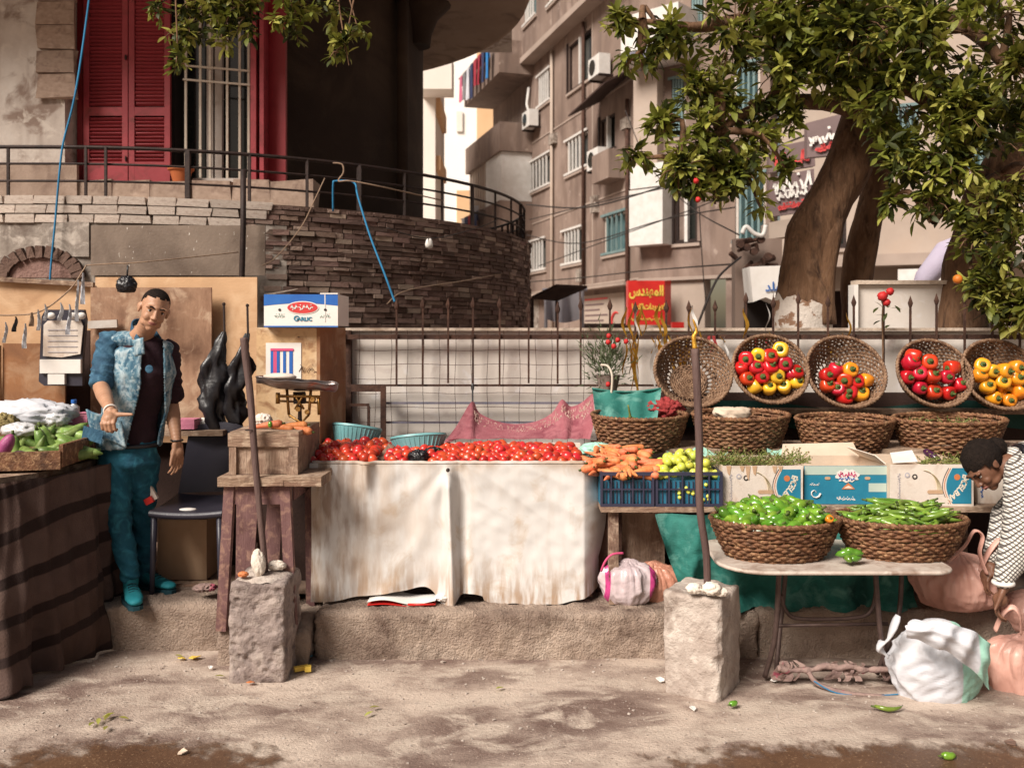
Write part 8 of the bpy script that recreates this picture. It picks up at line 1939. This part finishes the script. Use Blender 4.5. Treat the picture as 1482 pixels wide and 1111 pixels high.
# standing collar and hanging front corner
b = MB(); col = [P(208, 502, 4.76), P(197, 486, 4.79), P(190, 470, 4.86), P(200, 464, 4.92), P(218, 472, 4.94), P(234, 492, 4.90)]
b.grid(lambda u, v: along(spline(col, 5), u)[0] + V((-.006 * v, 0, -.034 * v + .012)), 25, 5); o = O('collar', b, M['denim_dark'], man, smooth=True); sm = o.modifiers.new('s', 'SOLIDIFY'); sm.thickness = .008
b = MB(); b.grid(lambda u, v: P(124 + 50 * u + 7 * v, 592 + 38 * v + 18 * u, 4.735) + V((0, -.012 * sin(u * 6 + 1) - .03 * sin(pi * u) * (1 - v) + .03, 0)), 16, 12); o = O('waistcoat_corner', b, M['vest'], man, smooth=True); sm = o.modifiers.new('s', 'SOLIDIFY'); sm.thickness = .010
b = MB(); b.prism([P(121, 616, 4.715), P(150, 624, 4.715), P(146, 642, 4.715), P(118, 634, 4.715)], (0, .004, 0), 4); O('pocket_patch', b, M['denim_dark'], man)
b = MB(); b.grid(lambda u, v: P(194 + 15 * u + 2 * v, 492 + 24 * v - 4 * u, 4.755) + V((0, -.01 * u, 0)), 8, 6); o = O('lapel', b, M['vest'], man, smooth=True); sm = o.modifiers.new('s', 'SOLIDIFY'); sm.thickness = .008
# jeans
b = MB(); hl, hr_ = P(167, 668, 4.90), P(207, 668, 4.96); kl, kr = P(172, 745, 4.80), P(206, 755, 5.02); al, ar = P(188, 832, 4.76), P(212, 838, 5.0)
chain(b, [(P(187, 640, 4.92), (.150, .108, .05)), (P(187, 668, 4.92), (.158, .115, .06))], 4, 24, 12)
chain(b, [(hl, (.088, .098, .09)), (hl.lerp(kl, .55), (.074, .08, .075)), (kl, (.060, .064, .062)), (kl.lerp(al, .4), (.055, .058, .055)), (al, (.042, .044, .045))], 10, 20, 12)
chain(b, [(hr_, (.088, .098, .09)), (kr, (.060, .064, .062)), (kr.lerp(ar, .4), (.055, .058, .055)), (ar, (.042, .044, .045))], 10, 20, 12)
def jw(c, n):
    py = HY - (c.z - CH) / c.y * F; k = .6 + (1.1 if py > 775 else 0) + (.7 if 715 < py < 770 else 0)
    return k * (.012 * (.5 - 2.2 * abs(noise.noise(V((c.x * 5, c.y * 5, c.z * 13 + c.x * 9))))) + .003 * noise.noise(c * 16))
OM('jeans', remesh(b, .0075, 3, jw), M['jeans'], man)
b = MB(); b.tube([P(187, 643, 4.92) + V((.156 * cos(a), .112 * sin(a), 0)) for a in [2 * pi * k / 30 for k in range(30)]], .012, 8, closed=True); O('belt', b, M['bag_black'], man, smooth=True)
# shoes
def shoe(an, toe, s=1.0):
    an, toe = V(an), V(toe); d = (toe - an); d.z = 0; L = d.length; d.normalize(); zf = min(an.z, toe.z)
    b = MB(); z0 = .262
    chain(b, [(V((an.x, an.y, 0)) - d * .03 + V((0, 0, z0 + .03)), (.036, .036, .034)), (V((an.x, an.y, 0)) + d * .05 + V((0, 0, z0 + .025)), (.040, .04, .034)), (V((an.x, an.y, 0)) + d * .14 + V((0, 0, z0 + .012)), (.046, .046, .024)), (V((an.x, an.y, 0)) + d * .20 + V((0, 0, z0 + .008)), (.036, .036, .020))], 6, 18, 10)
    chain(b, [(V((an.x, an.y, z0 + .03)), (.036, .036, .03)), (an + V((0, 0, -.01)), (.040, .040, .035))], 4, 16, 10)
    OM('shoe', remesh(b, .005, 3, lambda c, n: .002 * noise.noise(c * 30)), M['shoe'], man)
    b = MB(); q = [V((an.x, an.y, 0)) + d * (-.065 + .30 * k / 14) for k in range(15)]; sd_ = V((-d.y, d.x, 0))
    ol = [p + sd_ * (.036 + .014 * sin(pi * min(1, k / 11))) * (1 if 0 < k < 14 else .4) + V((0, 0, z0 - .030)) for k, p in enumerate(q)] + [p - sd_ * (.036 + .014 * sin(pi * min(1, k / 11))) * (1 if 0 < k < 14 else .4) + V((0, 0, z0 - .030)) for k, p in list(enumerate(q))[::-1]]
    b.prism(ol, (0, 0, .020), 0); O('sole', b, M['shoe_sole'], man)
    for k in range(4):
        c = V((an.x, an.y, 0)) + d * (.055 + .022 * k) + V((0, 0, z0 + .060 - .008 * k)); b = MB(); b.tube([c - sd_ * .022, c + V((0, 0, .006)), c + sd_ * .022], .0035, 6); O('lace', b, M['shoe_sole'], man)
shoe(V((al.x, 4.77, .34)), V((PX(196, 4.6), 4.60, .24))); shoe(V((ar.x, 4.99, .34)), V((PX(232, 4.9), 4.92, .24)))
b = MB(); b.tube([wrr + V((.030 * cos(a), .030 * sin(a), .012)) for a in [2 * pi * k / 18 for k in range(18)]], .005, 6, closed=True); O('bracelet', b, M['bag_black'], man, smooth=True)
u_ = hd.cross(V((1, 0, 0))).normalized(); w_ = hd.cross(u_)
b = MB(); b.tube([wrl + u_ * .031 * cos(a) + w_ * .031 * sin(a) for a in [2 * pi * k / 18 for k in range(18)]], .005, 6, closed=True); O('wristband', b, M['white'], man, smooth=True)
b = MB(); b.ball(P(216, 534, 4.765), (.022, .004, .022), 12, 8); O('shirt_print', b, M['denim_dark'], man, smooth=True)

# ---- the bending woman at the right edge
wo = T('person', 'woman bending over the bags at the right edge in black and white knit top', 'person', V((2.75, 4.35, 0)))
Hc = P(1424, 676, 4.42)
fd = V((-.62, -.30, -.72)).normalized(); up_ = V((-.70, .05, .45)); up_ = (up_ - fd * up_.dot(fd)).normalized(); xa_ = (-fd).cross(up_) * -1
xa_ = up_.cross(fd) * -1; xa_ = (-fd).cross(up_); xa_ = xa_ * -1
B3 = Matrix((fd.cross(up_), -fd, up_)).transposed()
Mh = Matrix.Translation(Hc) @ B3.to_4x4()
b = MB(); head(b, Mh, .95)
nk = P(1462, 672, 4.42)
chain(b, [(Mh @ V((0, .02, -.05)), (.05, .05, .05)), (nk, (.055, .055, .055)), (nk + V((.12, .02, .0)), (.07, .07, .07))], 5, 16, 10)
sh_, el_, wr_ = P(1486, 690, 4.22), P(1478, 770, 4.12), P(1452, 850, 4.02)
chain(b, [(sh_, (.055, .055, .055)), (el_, (.042, .042, .042)), (wr_, (.026, .026, .026))], 9, 16, 10)
hand(b, wr_ + V((-.004, 0, -.012)), (-.45, -.10, -.9), (.75, .2, -.5), (-.35, -.9, .1), curl=(.5, .6, .5), s=.92, thumb=(-.6, -.5, -.6))
sh2 = P(1510, 690, 4.65); el2 = V((2.5, 4.55, .72)); wr2 = V((2.34, 4.4, .50))
chain(b, [(sh2, (.055, .055, .055)), (el2, (.042, .042, .042)), (wr2, (.026, .026, .026))], 9, 16, 10)
hand(b, wr2, (-.5, -.2, -.8), (.6, .2, -.6), (.2, -.9, .1), curl=(.5, .6, .5), s=.92)
OM('body', remesh(b, .0042, 5, sf=.5), M['skin_shaded'], wo)
face_parts(wo, Mh, .95)
b = MB(); inv = Mh.inverted()
vs = MB(); vs.ball(Mh @ V((0, .030, .034)), (.086, .102, .092), 44, 30, M=B3, fn=lambda p: 1 + .06 * noise.noise(p * 5) + .03 * noise.noise(p * 14))
keep = []
for f in vs.f:
    c = inv @ (sum((vs.v[i] for i in f), V((0, 0, 0))) / len(f)); line = .030 if c.y < -.03 else (.030 - (c.y + .03) * 1.6 if c.y < .04 else -.2)
    if c.z > line: keep.append(f)
vs.f = keep; vs.m = [0] * len(keep); O('hair', vs, M['hair'], wo, smooth=True)
b = MB(); b.ball(Mh @ V((0, .13, .0)), (.05, .05, .05), 18, 12, fn=lambda p: 1 + .1 * noise.noise(p * 6)); O('hair_bun', b, M['hair'], wo, smooth=True)
mat('knit', [(.70, .66, .60), (.78, .74, .68)], scale=20, rough=.9, bump=.5, bscale=110)
for rx_, ph in ((radians(38), 0), (radians(-38), 0)):
    overlay(M['knit'], 'wave', (.03, .02, .02), dir='Z', scale=21, rot=(0, rx_, 0), dist=.9, lo=.60, hi=.82, fac=.85)
b = MB()
chain(b, [(sh_ + V((.02, .03, .02)), (.10, .10, .085)), (sh_.lerp(el_, .5), (.092, .09, .09)), (el_, (.084, .082, .08)), (el_.lerp(wr_, .5), (.066, .062, .062)), (wr_ + V((0, 0, .03)), (.040, .040, .035))], 8, 20, 12)
chain(b, [(nk + V((.07, .02, .015)), (.09, .13, .08)), (nk + V((.25, .05, .01)), (.16, .20, .13)), (V((2.95, 4.5, .92)), (.17, .20, .15)), (V((3.15, 4.5, .75)), (.18, .20, .16))], 7, 22, 14)
chain(b, [(sh2, (.085, .085, .085)), (el2, (.07, .07, .07)), (wr2 + V((.02, .02, .04)), (.042, .042, .04))], 8, 18, 10)
OM('knit_top', remesh(b, .009, 4, lambda c, n: .006 * noise.noise(c * 9)), M['knit'], wo)
b = MB(); b.tube([wr_ + V((.038 * cos(a), .038 * sin(a), .022)) for a in [2 * pi * k / 20 for k in range(20)]], .011, 8, closed=True); O('cuff', b, M['white'], wo, smooth=True)
b = MB(); c0 = nk + V((.035, .0, .015)); b.tube([c0 + V((.012 * sin(a), .075 * cos(a), .075 * sin(a))) for a in [2 * pi * k / 24 for k in range(24)]], .017, 8, closed=True); O('collar', b, M['bag_black'], wo, smooth=True)
b = MB()
chain(b, [(V((3.15, 4.5, .70)), (.19, .21, .16)), (V((3.05, 4.35, .42)), (.17, .16, .12)), (V((2.80, 4.25, .40)), (.11, .11, .10)), (V((2.86, 4.32, .08)), (.07, .07, .07))], 8, 20, 12)
chain(b, [(V((3.15, 4.55, .65)), (.19, .21, .16)), (V((3.0, 4.7, .42)), (.15, .14, .12)), (V((2.82, 4.66, .38)), (.10, .10, .10)), (V((2.92, 4.7, .30)), (.07, .07, .06))], 8, 20, 12)
OM('trousers', remesh(b, .014, 4), M['shirt'], wo)
for y in (4.30,):
    b = MB(); chain(b, [(V((2.86, y, .045)), (.045, .045, .04)), (V((2.74, y - .04, .03)), (.05, .045, .03))], 5, 16, 10); OM('shoe', remesh(b, .008, 3), M['black_plastic'], wo)

# ---------------------------------------------------------------- tidy: prototypes and tables that must not stay at the origin
for o in list(COL.objects):
    if o.parent is None and 'label' not in o and o.type == 'EMPTY' and not o.children: bpy.data.objects.remove(o)
